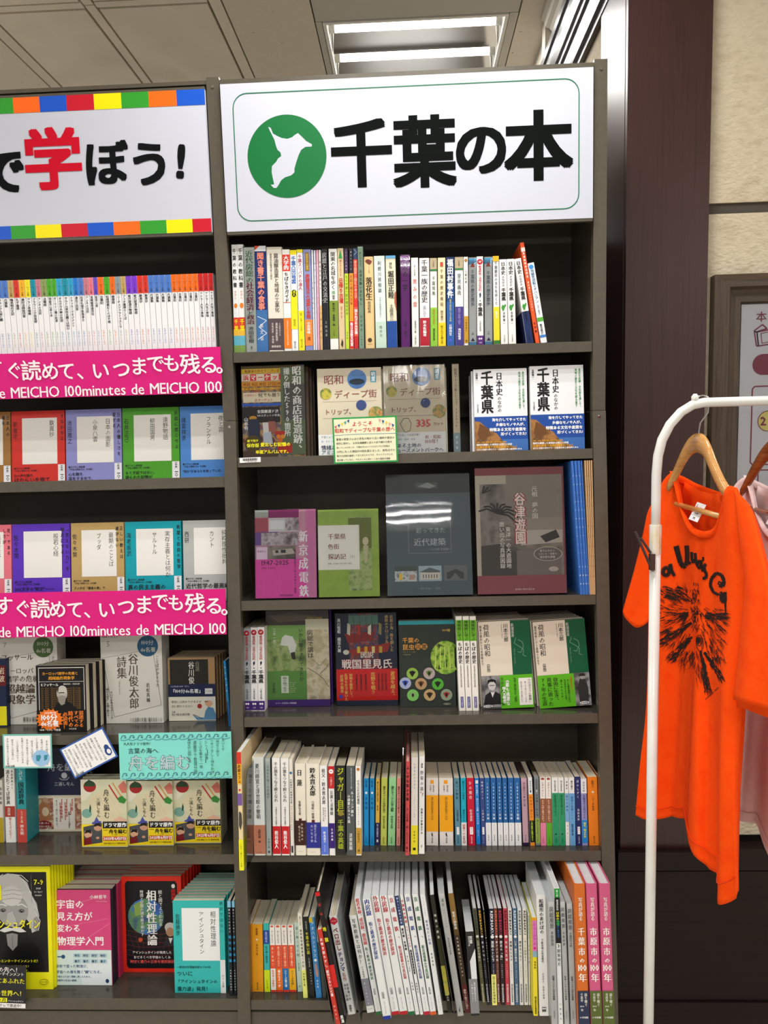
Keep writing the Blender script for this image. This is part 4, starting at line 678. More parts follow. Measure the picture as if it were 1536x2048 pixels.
sg_ = [('r', 0, 0, 1, .64, 'ph_paint'), ('r', .1, .02, .7, .12, '5f8a78'), ('r', 0, 0, .22, .6, '101c34'), ('r', .7, 0, 1, .6, '13243c'), ('g', [(.15, .22), (.65, .2), (.6, .3), (.2, .32)], '8a201c'), ('g', [(.2, .4), (.9, .32), (.85, .42), (.3, .46)], '9a2a20')] + [('g', [(.2+.17*i, .1+.02*(i % 3)), (.25+.17*i, .12), (.24+.17*i, .24), (.19+.17*i, .22)], c) for i, c in enumerate(['c8c8b0', 'b03028', 'd8d8c0', '9a8a50'])] + [('r', .35+.12*i, .36, .40+.12*i, .43, c) for i, c in enumerate(['d8c040', 'd8a830', 'e0d890', 'c8a840'])] + [('l', [(.3+.1*i, .02), (.32+.1*i, .3)], .006, '2a3a4a') for i in range(5)] + [('o', .17, .42, .05, 'd8d8c8', .8), ('h', .4, .62, .45, '図説', 'f0f0e0', 'm'), ('h', .09, .92, .55, '戦国里見氏', 'd82020', 'x'), ('h', .09, .92, .55, '戦国里見氏', 'f4f0e8', 'b'), ('v', .06, .05, .42, .055, '滝川恒昭 細田大樹', 'f4f4f0', 'b'), ('v', .92, .02, .42, .055, '房総の海・陸を制した', 'c8a868', 'M'), ('v', .84, .02, .33, .06, '雄族のクロニクル', 'c8a868', 'M'), ('r', 0, .605, 1, .945, 'd81c18'), ('v', .92, .63, .92, .075, '波濤を越え、', 'e8c860', 'M'), ('v', .6, .64, .88, .075, '荒野を戦う', 'e8c860', 'M'), ('v', .24, .65, .93, .055, '知略を駆使して、', 'e8c860', 'M'), ('v', .16, .65, .95, .055, '乱世を生き抜いた', 'e8c860', 'M'), ('v', .09, .66, .86, .055, '房総の覇者', 'e8c860', 'M')] + [('v', .33+.075*i, .66, .84, .03, '里見義堯義弘足利', '3a1010', 'b') for i in range(3)] + [('v', .69+.06*i, .65, .84, .03, '北条氏康正木時茂', '3a1010', 'b') for i in range(3)] + [('r', 0, .945, 1, 1, '1a2a48'), ('o', .07, .9, .03, '3a4ac0')]
face(s4, Z4a, 825, 895, 1322, 150, '16243c', sg_, 'navy battle painting book with red band on fourth shelf', g4, th=.022, wrap='wrap_smooth', xt0=806, lk=.3)
bug = [('r', 0, 0, 1, .045, '2c8a90'), ('r', 0, .0, 1, .04, '2f9098'), ('h', .78, .92, .115, '809種', 'c8a050', 'b'), ('h', .06, .37, .225, '千葉の', 'd89a48', 'b'), ('h', .06, .28, .305, '昆虫', 'd89a48', 'b'), ('o', .345, .3, .055, 'd89a48'), ('o', .455, .3, .055, 'd89a48'), ('h', .3, .39, .3, '図', '2e3630', 'b'), ('h', .41, .5, .3, '鑑', '2e3630', 'b'), ('h', .07, .3, .36, 'INSECTS OF CHIBA', '8a8068', 'r'), ('h', .07, .2, .39, '大島健夫 著', 'b0a070', 'r')]
import random as _r
bug += [('g', [(.99 if math.cos(a) > .75 else .83+.27*math.cos(a), .43+.195*math.sin(a)) for a in [2*math.pi*i/24 for i in range(24)]], 'ph_grass')]
for i in range(8): bug.append(('l', [(.64+.045*i, .55), (.7+.036*i+(.02 if i % 2 else -.03), .3)], .014, '9ac83a' if i % 2 else 'c8dc70'))
for u, v, c, c2 in ((.23, .61, '8ab04a', '14181c'), (.53, .61, 'b0a0a0', '5a7a30'), (.1, .72, 'a0aac8', '2a4ab8'), (.38, .73, 'b09068', '6a4020'), (.68, .735, '50a83a', '1c3010'), (.23, .86, '78c060', '88a870'), (.53, .86, 'c0a070', '3a2c20'), (.83, .86, '8a9a80', 'a03030')):
    bug += [('o', u, v, .105, c), ('g', [(u-.06, v-.02), (u, v-.035), (u+.06, v-.02), (u+.02, v+.02), (u, v+.04), (u-.025, v+.02)], c2), ('o', u, v, .02, '201810', 1.6)]
bug += [('o', .84, .965, .07, '8a8a78', .25), ('h', .78, .9, .965, 'メイツ出版', '2e3630', 'b')]
face(s4, Z4b, 72, 785, 465, 180, '2e3630', bug, 'dark green insect guide with round insect photos on fourth shelf', g4, th=.024)
haku = [r(.04, .26, '6ab02a'), t(.045, .255, '博物館に学ぶ', '1c3a10', 'b', .5, .6), t(.275, .50, 'ちばの歴史', '1a1a18', 'M', .5, .66), t(.51, .75, '千葉県高等学校教育研究会歴史部会編', '2a2a28', 'r', .5, .25), ('r', .28, .85, .72, .965, '3a3a8a'), t(.855, .96, '山川出版社', 'e8e8f4', 'b', .5, .25)]
spine_row(s4, Z4b, [(458+i*48.5, 503+i*48.5, 150, 484+i*47, 530+i*47, '', 'f0efe8', haku, {'label': f"white spine with lime green title block, {x} of three on fourth shelf"}) for i, x in enumerate(('left', 'middle', 'right'))], '', g4, yb=810, dep=.15)
def kaf(sub, vol, photo, lft):
    L = [('r', 0, 0, 1, .62, 'e4ddcc'), ('r', .62, 0, 1, .62, '0e5a3a'), ('v', .15, .03, .40, .12, '荷風の昭和', '1c1a18', 'm'), ('v', .155, .47, .595, .07, vol, '1c1a18', 'm'), ('v', .04, .04, .5, .048, sub, '2a2826', 'm'), ('v', .53, .03, .24, .09, '川本三郎', '1c1a18', 'b'), ('q', .455, .04, .2, .03, 'Kawamoto Saburo', '3a3836'), ('v', .66, .03, .19, .06, '新潮選書', 'c8d0c8', 'm'), ('q', .68, .32, .5, .03, 'Shincho Sensho', '9ab8a0'), ('l', [(.72, .2), (.68, .26), (.78, .3), (.86, .34), (.84, .4), (.9, .42)], .012, '6a9a80'), ('l', [(.76, .22), (.84, .25), (.86, .3), (.8, .37), (.74, .36)], .012, '6a9a80')]
    G = '5cb81e'
    if photo == 0:
        L += [('r', 0, .62, .36, 1, '47474a'), ('r', 0, .62, .36, .98, 'ph_portrait'), ('o', .2, .73, .075, 'c8c8c8', 1.3), ('g', [(.12, .72), (.12, .67), (.2, .655), (.28, .67), (.28, .72), (.24, .69), (.16, .69)], '141414'), ('g', [(.02, .95), (.06, .84), (.16, .8), (.2, .86), (.26, .8), (.36, .84), (.36, .95)], '1a1a1c'), ('g', [(.17, .81), (.2, .87), (.24, .81)], 'e0e0e0'), ('l', [(.15, .73), (.25, .73)], .012, '202020'), ('r', .36, .62, 1, 1, G), ('v', .4, .64, .97, .07, '永井荷風の肖像', '1c1a18', 'm'), ('v', .5, .65, .97, .075, '《最も過激な', '1a3010', 'x'), ('v', .5, .65, .97, .075, '《最も過激な', 'fff', 'b'), ('v', .43, .75, .96, .07, '個人主義者》', 'fff', 'b'), ('v', .65, .65, .95, .05, '私娼と戯れ隣人を「慰藉」', '1c3a10', 'm'), ('r', .72, .66, .98, .97, 'f0f0ea'), ('v', .93, .67, .95, .06, '小川洋子さん推薦！', '1c2a14', 'm'), ('v', .85, .7, .94, .035, '驚くほど知らなかった文化', '2a2a28', 'r'), ('v', .77, .7, .94, .035, '時を超えて読み継がれる', '2a2a28', 'r')]
    else:
        L += [('r', 0, .62, .7, 1, G), ('r', .7, .62, 1, 1, '7c7c78'), ('r', .7, .62, 1, 1, 'ph_portrait'), ('g', [(.78, .97), (.76, .8), (.8, .7), (.84, .68), (.92, .7), (.96, .8), (.95, .97)], '2e2e2c'), ('o', .86, .67, .04, '9a9a94', 1.2), ('g', [(.79, .66), (.82, .63), (.9, .63), (.93, .66)], '242422'), ('v', .1, .65, .97, .1, '79年の生涯', '16240e', 'm'), ('v', .22, .65, .98, .1, '見事に逝った', '16240e', 'm'), ('v', .34, .65, .94, .1, '自由に生き、', '16240e', 'm'), ('v', .45, .68, .93, .045, '語られたのか。', '16240e', 'm'), ('v', .52, .68, .93, .045, 'なぜ市井の人々の涙で', '16240e', 'm'), ('v', .58, .68, .95, .045, 'かくも堅牢孤高の文人は', '16240e', 'm'), ('v', .64, .65, .85, .04, '金銭を信ぜず。', 'd84a2a', 'm')]
    return L+[('o', .1 if photo == 0 else .86, .965, .09, 'fff', .28), ('h', .03 if photo == 0 else .79, .17 if photo == 0 else .93, .965, '新潮選書', '1c1a18', 'b')]
sa = ['relevant', [-.004, -.007, -.011, -.015, -.019]]
face(s4, Z4b, 650, 800, 1010, 188, 'dcd6c6', kaf('関東大震災から日米開戦まで', '《前篇》', 0, 0), 'cream and green book with portrait at its lower left on fourth shelf', g4, th=.02, xt0=608, lk=.8, copies=5, cl=['cream and green first volume stock', [-.003, -.005, -.007, -.009, -.01]], side='left', pages='pages_y')
face(s4, Z4b, 1048, 795, 1412, 188, 'dcd6c6', kaf('偏奇館焼亡から最期の日まで', '《後篇》', 1, 0), 'cream and green book with standing man photo at its lower right on fourth shelf', g4, th=.02, xt0=985, lk=.8, copies=5, cl=['cream and green second volume stock', [-.003, -.005, -.007, -.009, -.01]], side='left', pages='pages_y')
# ------------------------------------------------------------------ fifth shelf
s5 = SR[4]; Z5a = (460, 1440, 5.12); Z5b = (700, 1440, 5.486); Z5c = (900, 1480, 4.518); g5 = 'novels and local books on the fifth centre shelf'
p5 = 'on fifth centre shelf'
sen = [t(.04, .45, '千の葉をつなぐ幹となれ', '3a3a38', 'm', .5, .5), t(.5, .7, '千葉市長十年を紐解く', '4a4a48', 'm', .5, .22), t(.745, .93, '熊谷俊人', 'fff', 'M', .5, .5)]
B5a = [
 (221, 357, 387, 248, 372, 'thick white spine with brush title and salmon band', 'eaf0ee', [t(.06, .63, '菱川師宣と浮世絵の黎明', '3a3c3c', 'm', .45, .36), t(.73, .87, '浅野秀剛 著', '4a2a1c', 'm', .5, .24), ('h', .25, .7, .965, '東京大学出版会', '4a2a1c')], {'band': (.69, .985, 'c48064'), 'hard': True, 'dep': .15}),
 (358, 424, 392, 375, 431, 'shrink-wrapped pale aqua spine with faint blue title', 'd0dcd8', [t(.07, .42, '日本人を導く大原幽学', '6a8aa0', 'm', .5, .5), t(.82, .93, '北岡正敏', '4a6a78', 'm', .5, .35), t(.945, .98, '崙', '222', 'x', .5, .4)], {'wrap': 'wrap', 'dep': .148}),
 (427, 512, 393, 440, 523, 'white spine with crimson band, left twin', 'f2f2ee', sen, {'band': (.70, .985, 'cc1c24')}),
 (517, 598, 395, 530, 614, 'white spine with crimson band, right twin', 'f2f2ee', sen, {'band': (.70, .985, 'cc1c24')}),
 (602, 657, 405, 622, 661, 'thin cream spine with blue dot and black capsule', 'e8e4da', [('o', .5, .14, .36, '2f6a9a'), t(.2, .46, '大原幽学と飯岡助五郎', '3a4a58', 'b', .5, .45), t(.48, .66, '遊侠と農村指導者', 'c86a40', 'm', .5, .3), t(.67, .74, '高橋敏', K, 'r', .5, .3), r(.9, .97, '2a2a2a', .25, .75)]),
 (660, 766, 452, 672, 784, 'cream biography spine with dark brown band', 'eee8d8', [t(.04, .26, '日蓮', K, 'M', .45, .5), t(.4, .56, '佐藤弘夫著', K, 'm', .45, .24), r(.595, .62, '5a1c24', .35, .62), t(.64, .84, 'われ日本の', 'e8d8c0', 'm', .65, .22), t(.67, .85, '柱とならむ', 'e8d8c0', 'm', .4, .22), ('h', .28, .72, .955, 'ミネルヴァ', '4a4038')], {'band': (.62, .89, '3a1e18'), 'hard': True}),
 (772, 915, 452, 785, 931, 'cream biography spine with indigo band', 'eee8d8', [t(.04, .35, '鈴木貫太郎', K, 'M', .5, .42), t(.4, .6, '小堀桂一郎著', K, 'm', .5, .2), r(.61, .64, '5a1c24', .4, .62), t(.66, .86, '国を亡ぼさぬ', 'c8d0f0', 'm', .65, .18), t(.66, .86, '大いなる命', 'c8d0f0', 'm', .4, .18), ('h', .3, .7, .96, 'ミネルヴァ', '4a4038')], {'band': (.64, .92, '2c3090'), 'hard': True}),
 (918, 1001, 470, 937, 1013, 'white spine with dark title above sky violet band', 'f2f2f0', [t(.03, .43, '祖父・鈴木貫太郎', '24242c', 'm', .5, .5), t(.46, .6, '孫娘が見た', '8a6a58', 'm', .65, .2), t(.46, .62, '終戦首相の素顔', '8a6a58', 'm', .4, .2), t(.73, .86, '鈴木道子', 'fff', 'M', .5, .35), t(.88, .96, '朝日新聞', 'd0d8ff', 'r', .5, .2)], {'band': (.68, .99, '5a78e0')}),
 (1004, 1076, 473, 1020, 1083, 'white and red illustrated guide with purple band', 'f2f2f0', [r(0, .25, 'c82420'), ('o', .5, .06, .38, 'fff'), ('h', .25, .75, .06, '図説', 'c82420', 'b'), t(.12, .23, 'ここが知りたい！', 'fff', 'r', .5, .35), t(.27, .55, '日蓮と法華経', K, 'm', .5, .55), t(.69, .84, '永田美穂', 'fff', 'm', .5, .35)], {'band': (.64, .92, '3a1e7a')}),
 (1081, 1186, 470, 1088, 1188, 'black spine with large yellow katakana title', '1c1c1a', [t(.02, .55, 'ジャガー自伝', 'e8f020', 'x', .5, .72), ('o', .5, .53, .25, 'c8b030', 1.2), t(.6, .93, '千葉の英雄', 'd8e820', 'x', .5, .62), ('v', .08, .3, .55, .1, 'みんな元気かぁい', 'e8e8d8')], {'wrap': 'wrap'}),
 (1189, 1279, 472, 1195, 1286, 'dark grey spine with white two column title', '545a5a', [t(.02, .27, '千葉からほとんど出ない引きこもりの俺が、', 'c8d0d0', 'b', .6, .18), t(.28, .57, 'ルーマニア語の', 'fff', 'b', .68, .32), t(.32, .64, '小説家になった話', 'fff', 'b', .3, .32), t(.75, .94, '済東鉄腸', 'f0f0f0', 'm', .5, .4)], {}),
 (1284, 1361, 475, 1292, 1350, 'white spine with orange monkey dot and gold foot', 'f4f4f0', [('o', .5, .035, .3, 'c07830'), t(.15, .43, '小弓公方足利義明', K, 'm', .5, .5), t(.45, .66, '関東足利氏の戦国', '8a8a88', 'r', .5, .25), r(.69, .985, 'c89a38'), t(.72, .86, '千野原靖方', '4a3010', 'm', .5, .4), t(.92, .97, '戎', K, 'x', .5, .4)]),
]
blu = [t(.03, .13, '椎名誠', '123a6a', 'm', .5, .4), ('o', .5, .215, .25, 'f0f6fa'), t(.27, .47, '犬物語', '124a80', 'm', .5, .5), t(.86, .97, '文春文庫', '124a80', 'r', .5, .25)]
B5b = [
 (151, 211, 643, 151, 209, 'bright blue paperback spine, left of a pair', '1e96d8', blu), (217, 276, 643, 217, 271, 'bright blue paperback spine, right of a pair', '1e96d8', blu),
 (283, 331, 648, 278, 326, 'mustard paperback spine with navy foot', 'e8b84a', [t(.04, .35, '裏山のあづま家に出る', '6a4a1a', 'b', .5, .5), t(.4, .48, '椎名誠', '5a3a10', 'm', .5, .4), r(.665, 1, '2c2860'), t(.69, .88, '第41回日本推薦文庫', 'd8d8f0', 'b', .5, .4), r(.92, .96, 'f0f0f0', .3, .7)], {'yb': 1370}),
 (344, 419, 638, 335, 406, 'yellow-green paperback spine', 'c8cf5c', [t(.12, .52, '陽気なギャングが地球を回す', '3a3c1a', 'b', .5, .42), t(.56, .75, '伊坂幸太郎', '3a3c1a', 'm', .5, .35), t(.87, .97, '祥伝社文庫', '3a3c1a', 'r', .5, .22)]),
 (429, 504, 638, 415, 498, 'mint green paperback spine', 'a0dc9c', [t(.12, .5, '陽気なギャングの日常と襲撃', '1c3c20', 'b', .5, .42), t(.56, .75, '伊坂幸太郎', '1c3c20', 'm', .5, .35), t(.87, .97, '祥伝社文庫', '1c3c20', 'r', .5, .22)]),
 (513, 562, 640, 508, 556, 'salmon pink paperback spine', 'ec9a90', [t(.12, .52, '陽気なギャングは三つ数えろ', '4a1c18', 'b', .5, .5), t(.56, .75, '伊坂幸太郎', '4a1c18', 'm', .5, .4), t(.87, .97, '祥伝社文庫', '4a1c18', 'r', .5, .3)]),
]
B5d = [
 (611, 657, 462, 603, 653, 'red picture book spine with black title', 'e0585c', [t(.04, .42, 'ふしぎな笛ふき猫', '141010', 'x', .5, .66), t(.49, .64, '文・北村薫', '2a1010', 'm', .5, .5), t(.68, .88, '絵・山口マオ', '2a1010', 'm', .5, .5), t(.9, .97, '童心', K, 'b', .5, .5)], {'yb': 1487, 'dep': .22, 'hard': True}),
 (672, 751, 415, 668, 746, 'white illustration book spine with yellow band', 'eceae4', [t(.05, .33, 'いきものイラスト', '8a8480', 'm', .5, .3), t(.38, .62, 'ときめくいきもの図鑑', 'b8908c', 'r', .5, .18), t(.75, .88, '宮崎千春', '6a6420', 'm', .5, .25), r(.93, .955, K, .3, .7)], {'yb': 1477, 'band': (.70, 1, 'f0e42a'), 'dep': .18}),
 (758, 830, 400, 755, 821, 'white manga spine with thin grey title', 'eef0ee', [t(.07, .12, '漫画', '3a3a38', 'b', .5, .35), t(.14, .36, '野菊の墓', '6a6a78', 'm', .5, .6), ('o', .35, .37, .14, 'd8a0a8'), ('g', [(.6, .38), (.8, .37), (.5, .42)], '4a4440'), t(.53, .8, '団藤なす伊藤左千夫', '2a2a2a', 'b', .5, .35), ('g', [(.4, .92), (.6, .9), (.5, .94)], '4a4a48')], {'yb': 1471, 'dep': .17}),
]
hak = [r(.0, .24, 'e4e0dc'), ('r', .34, .03, .62, .085, 'f0a020'), t(.10, .21, '曲亭馬琴', '4a4440', 'm', .6, .14), t(.10, .21, '白井喬二', '4a4440', 'm', .36, .14), r(.255, .79, 'f0a814'), t(.28, .62, '現代語訳南総里見八犬伝', '5a3a10', 'm', .5, .2), ('g', [(.42, .83), (.5, .8), (.56, .86), (.5, .87)], K), t(.88, .96, '河出文庫', K, 'm', .5, .14)]
B5e = [
 (836, 964, 640, 836, 976, 'thick white paperback with amber panel, left volume', 'e4e0dc', hak), (972, 1126, 640, 985, 1139, 'thick white paperback with amber panel, right volume', 'e4e0dc', hak)]
def bun(title, author, col='f0f0f0', pub='新潮文庫', tag_=None, st='m'):
    L = [t(.04, .32, title, col, st, .5, .42), t(.46, .64, author, col, 'm', .5, .38), t(.86, .97, pub, col, 'r', .5, .25)]
    if tag_: L += [('r', .28, .725, .72, .835, 'f4f4f4'), t(.735, .825, tag_, K, 'r', .5, .25)]
    return L
q84 = lambda nm: [t(.06, .62, '1Q84BOOK'+nm, 'e8f0fa', 'm', .5, .42), r(.66, 1, 'eef0f2'), t(.68, .78, 'む529', '4a5a6a', 'r', .5, .22), t(.84, .93, '新潮文庫', '3a3a3a', 'm', .5, .22)]
B5c = [
 (31, 94, 345, 50, 103, 'slate blue paperback spine', '5a8ca0', bun('青べか物語', '山本周五郎', '1c3038', tag_='や23')),
 (95, 143, 345, 105, 159, 'cyan paperback spine with red script band', '18aac4', bun('陽だまりの彼女', '越谷オサム', '0c4a58')+[t(.68, .96, '読書への入り口', 'c83040', 'm', .5, .55)], {'band': (.66, 1, 'e8e6e4')}),
 (146, 215, 345, 165, 233, 'crimson paperback spine', 'c81438', bun('Dの複合', '松本清張', 'f0e0e0', tag_='ま137')),
 (220, 264, 347, 237, 281, 'vivid blue paperback spine with white emblem', '1a84dc', [r(.03, .08, 'f4f4f4', .2, .8), t(.1, .5, '銚子電鉄六・四キロの追跡', 'f0f4fa', 'm', .5, .45), t(.52, .7, '西村京太郎', 'e0ecfa', 'm', .5, .35), t(.78, .88, '双葉文庫', 'e0ecfa', 'r', .5, .25)], {'yb': 943}),
 (268, 310, 346, 285, 328, 'navy paperback spine with white tag', '3a4a88', bun('神様のボート', '江國香織', 'e0e4f4', tag_='え10')),
] + [(a, b, 344, c, d, f"blue and white numbered novel spine, {nm} volume of six", '2464a8', q84(nm)) for (a, b, c, d), nm in zip([(312, 362, 328, 377), (366, 416, 380, 430), (420, 467, 437, 485), (472, 518, 488, 533), (524, 575, 535, 587), (578, 636, 592, 650)], ['1前編', '1後編', '2前編', '2後編', '3前編', '3後編'])]
for i, x in enumerate(('first', 'second', 'third', 'fourth', 'fifth', 'sixth')):
    b = B5c[5+i]; B5c[5+i] = b[:5]+(f"blue and white novel spine, {x} of six alike",)+b[6:]
B5c += [
 (640, 698, 346, 660, 715, 'pale pink paperback spine', 'e8c0d0', [t(.06, .26, '西の魔女とい', '4a2a48', 'm', .5, .35), ('o', .5, .28, .14, '5a3a90'), t(.31, .42, '思い夏', '5a3a90', 'm', .5, .4), t(.84, .93, '角川文庫', '6a4a60', 'r', .5, .25), r(.955, 1, '3a2050')], {'wrap': 'wrap_smooth'}),
 (704, 755, 342, 728, 769, 'white headed orange spine with black and lime foot', 'ecf0f4', [t(.04, .2, '西村京太郎', '3a3a48', 'm', .5, .35), ('o', .5, .205, .18, '1c1c40'), r(.245, .63, 'f09028'), t(.27, .6, '内房線の猫たち', '8a3a10', 'm', .5, .5), r(.63, .95, '181a14'), t(.64, .93, '十津川警部の推理が冴える', 'c8f020', 'b', .5, .45), r(.95, 1, 'f09028')]),
 (759, 806, 333, 775, 819, 'grey paperback spine with lime band', '98a4a8', [t(.03, .18, '西村京太郎', '2a2a30', 'm', .5, .35), ('o', .5, .205, .2, 'f0f0f0'), t(.25, .58, '外房線60秒の罠', '2a3036', 'm', .5, .45), r(.6, .97, 'b8d060'), t(.62, .94, '消えたまま見つけた', '3a5a1a', 'b', .5, .5)], {'wrap': 'wrap_smooth'}),
 (811, 861, 340, 820, 872, 'white and brown paperback with pink foot', 'f2efea', [('o', .5, .02, .32, '9a4030', .6), t(.06, .28, 'えびすよしし', '6a5048', 'm', .5, .35), r(.31, .665, '9a5a38'), t(.33, .65, 'ちゃんぽん食べたかっ', 'f0e4d8', 'm', .5, .45), r(.665, 1, 'e884a8'), t(.87, .96, '小学館文庫', '8a3050', 'r', .5, .22)]),
 (864, 916, 340, 875, 926, 'white and brown paperback with green foot', 'f2efea', [('o', .5, .02, .32, '9a4030', .6), t(.06, .28, 'えびすよしし', '6a5048', 'm', .5, .35), r(.31, .665, '9a5a38'), t(.33, .65, 'ちゃんぽん食べたかっ', 'f0e4d8', 'm', .5, .45), r(.665, 1, '5ab02a'), t(.87, .96, '小学館文庫', '2a5a10', 'r', .5, .22)]),
 (919, 974, 342, 932, 991, 'white headed green spine, wider of two', 'f0f2f0', [t(.04, .2, '阿刀田高太郎', K, 'm', .5, .3), r(.225, 1, '2a9a68'), t(.25, .56, '新装版北斎の人上', '0c3a24', 'm', .5, .42), ('o', .5, .83, .13, '0c3a24', 1.3), t(.88, .96, '文春文庫', '0c3a24', 'r', .5, .25)]),
 (978, 1031, 342, 993, 1046, 'white headed green spine, narrower of two', 'f0f2f0', [t(.04, .2, '阿刀田高太郎', K, 'm', .5, .3), r(.225, 1, '2a9a68'), t(.25, .56, '新装版北斎の人下', '0c3a24', 'm', .5, .42), ('o', .5, .83, .13, '0c3a24', 1.3), t(.88, .96, '文春文庫', '0c3a24', 'r', .5, .25)]),
 (1036, 1070, 342, 1048, 1084, 'thin pale blue spine with white foot', 'f0f2f0', [t(.04, .18, '泉鏡花', K, 'm', .5, .45), r(.23, .65, '7ab0dc'), t(.25, .5, '旅する練習', '1c3a60', 'm', .5, .5), t(.68, .9, '乗代雄介', '4a4a4a', 'r', .5, .3)]),
 (1073, 1121, 342, 1085, 1138, 'light blue paperback spine', 'f0f2f0', [t(.04, .18, '乗代雄介', K, 'm', .5, .4), r(.23, 1, '6aa8dc'), t(.27, .62, '最高の任務ノート', '1c4a80', 'm', .5, .42), t(.68, .85, '野間文芸新人賞', '0c2a50', 'b', .5, .4)]),
 (1126, 1177, 333, 1142, 1198, 'dark navy paperback spine with white tag', '242c68', bun('月のしずく', '浅田次郎', 'e8e8f4', '文春文庫', 'あ39')),
 (1180, 1234, 350, 1197, 1251, 'violet spine with blue band and yellow lettering', '9a98d0', [r(0, .22, 'eceef4'), t(.04, .2, '浅田次郎', K, 'm', .5, .35), t(.24, .6, '天国までの百マイル', '3a2a60', 'm', .5, .45), t(.65, .88, '母を、母のため', 'f0f040', 'x', .5, .5)], {'band': (.62, .96, '2c8ad8')}),
 (1241, 1335, 335, 1260, 1352, 'wide orange paperback spine', 'f48420', [t(.05, .16, '原田マハ', '3a2410', 'm', .5, .26), ('o', .5, .22, .11, 'f8e8d0'), t(.27, .49, '・リーチ先生', '3a2410', 'm', .5, .26), t(.86, .97, '集英社文庫', '3a2410', 'r', .5, .14)]),
 (1338, 1360, 333, 1352, 1372, 'dark orange spine against the right upright', 'a85a18', [t(.05, .95, '・・・・・・・・・', '5a2a08', 'r', .4, .3)]),
]
n = spine_row(s5, Z5a, B5a, p5, g5, yb=1388, dep=.128)
n = spine_row(s5, Z5b, B5b, p5, g5, yb=1380, dep=.105, start=n)
n = spine_row(s5, Z5b, B5d, p5, g5, yb=1475, start=n)
n = spine_row(s5, Z5b, B5e, p5, g5, yb=1380, dep=.105, start=n)
n = spine_row(s5, Z5c, B5c, p5, g5, yb=955, dep=.105, start=n)
# tall spiral-bound picture magazine and dividers
spine_row(s5, Z5a, [(80, 130, 265, 98, 146, '', 'ecd8a8', [r(0, .1, 'd83a2c'), r(.1, .27, 'f0b020'), t(.105, .265, '房総カフェ', '6a1c10', 'x', .5, .7), ('o', .5, .32, .25, 'd03028'), r(.35, .45, '7a5aa0'), ('g', [(.2, .51), (.4, .5), (.8, .52), (.9, .6), (.5, .66), (.15, .62)], '4a4440'), r(.74, 1, 'f0ee1c'), t(.76, .97, 'この町で一番かわいい本屋', '3a3a10', 'r', .5, .4)],
   {'label': 'tall picture magazine with red head and yellow foot overhanging left end of fifth shelf', 'name': 'magazine', 'free': 1, 'dep': .21, 'h': .257, 'lean': .0, 'pages': 'pages_white', 'band': (.745, 1, 'f0ee1c')})], '', g5, yb=1540, dep=.21)
def divider(fr, zt, xb, yb, xt, yt, depth, mat, label, txt=None, h=None, yaw=0.0, th=.0012):
    ox, oy, s = zt; a, d = fr.foot(ox+xb/s, oy+yb/s); at_, ht = fr.hit(ox+xt/s, oy+yt/s, d); lean = math.atan2(at_-a, ht); H = h or math.hypot(at_-a, ht)
    o = thing('shelf_divider', fr.mat(a, d, .001, lean, yaw), label, 'divider', 'plastic dividers between books'); b = MB(); m = MATS[mat]
    r_ = .012; prof = [(0, 0), (depth, 0), (depth, H-r_), (depth-r_, H), (r_, H), (0, H-r_)]
    b.prism(prof, lambda p: (0, p[0], p[1]), lambda p: (th, p[0], p[1]), m); b.build('divider_panel', o)
    b = MB(); b.box(-.0, .02, -.0006, .05*0+th, depth-.02, .0, m); b.build('base', o)
    if txt:
        b = MB(); hh = H*.8/len(txt)
        for i, ch in enumerate(txt):       # handwritten word on the left face of the plate
            vs, fs, ad = glyph(ch, 0.01, 1); b.add([(-.0006, .05-px*.045, H*.86-hh*i+pz*min(.045, hh)) for px, pz in vs], fs, M('9ac0b0'))
        b.build('lettering', o)
    return o
divider(s5, Z5a, 168, 1545, 168, 520, .20, 'divider_clear', 'clear grey plastic divider beside the yellow footed magazine', h=.215)
divider(s5, Z5b, 569, 1575, 580, 330, .20, 'divider_clear', 'clear plastic divider left of the red picture book')
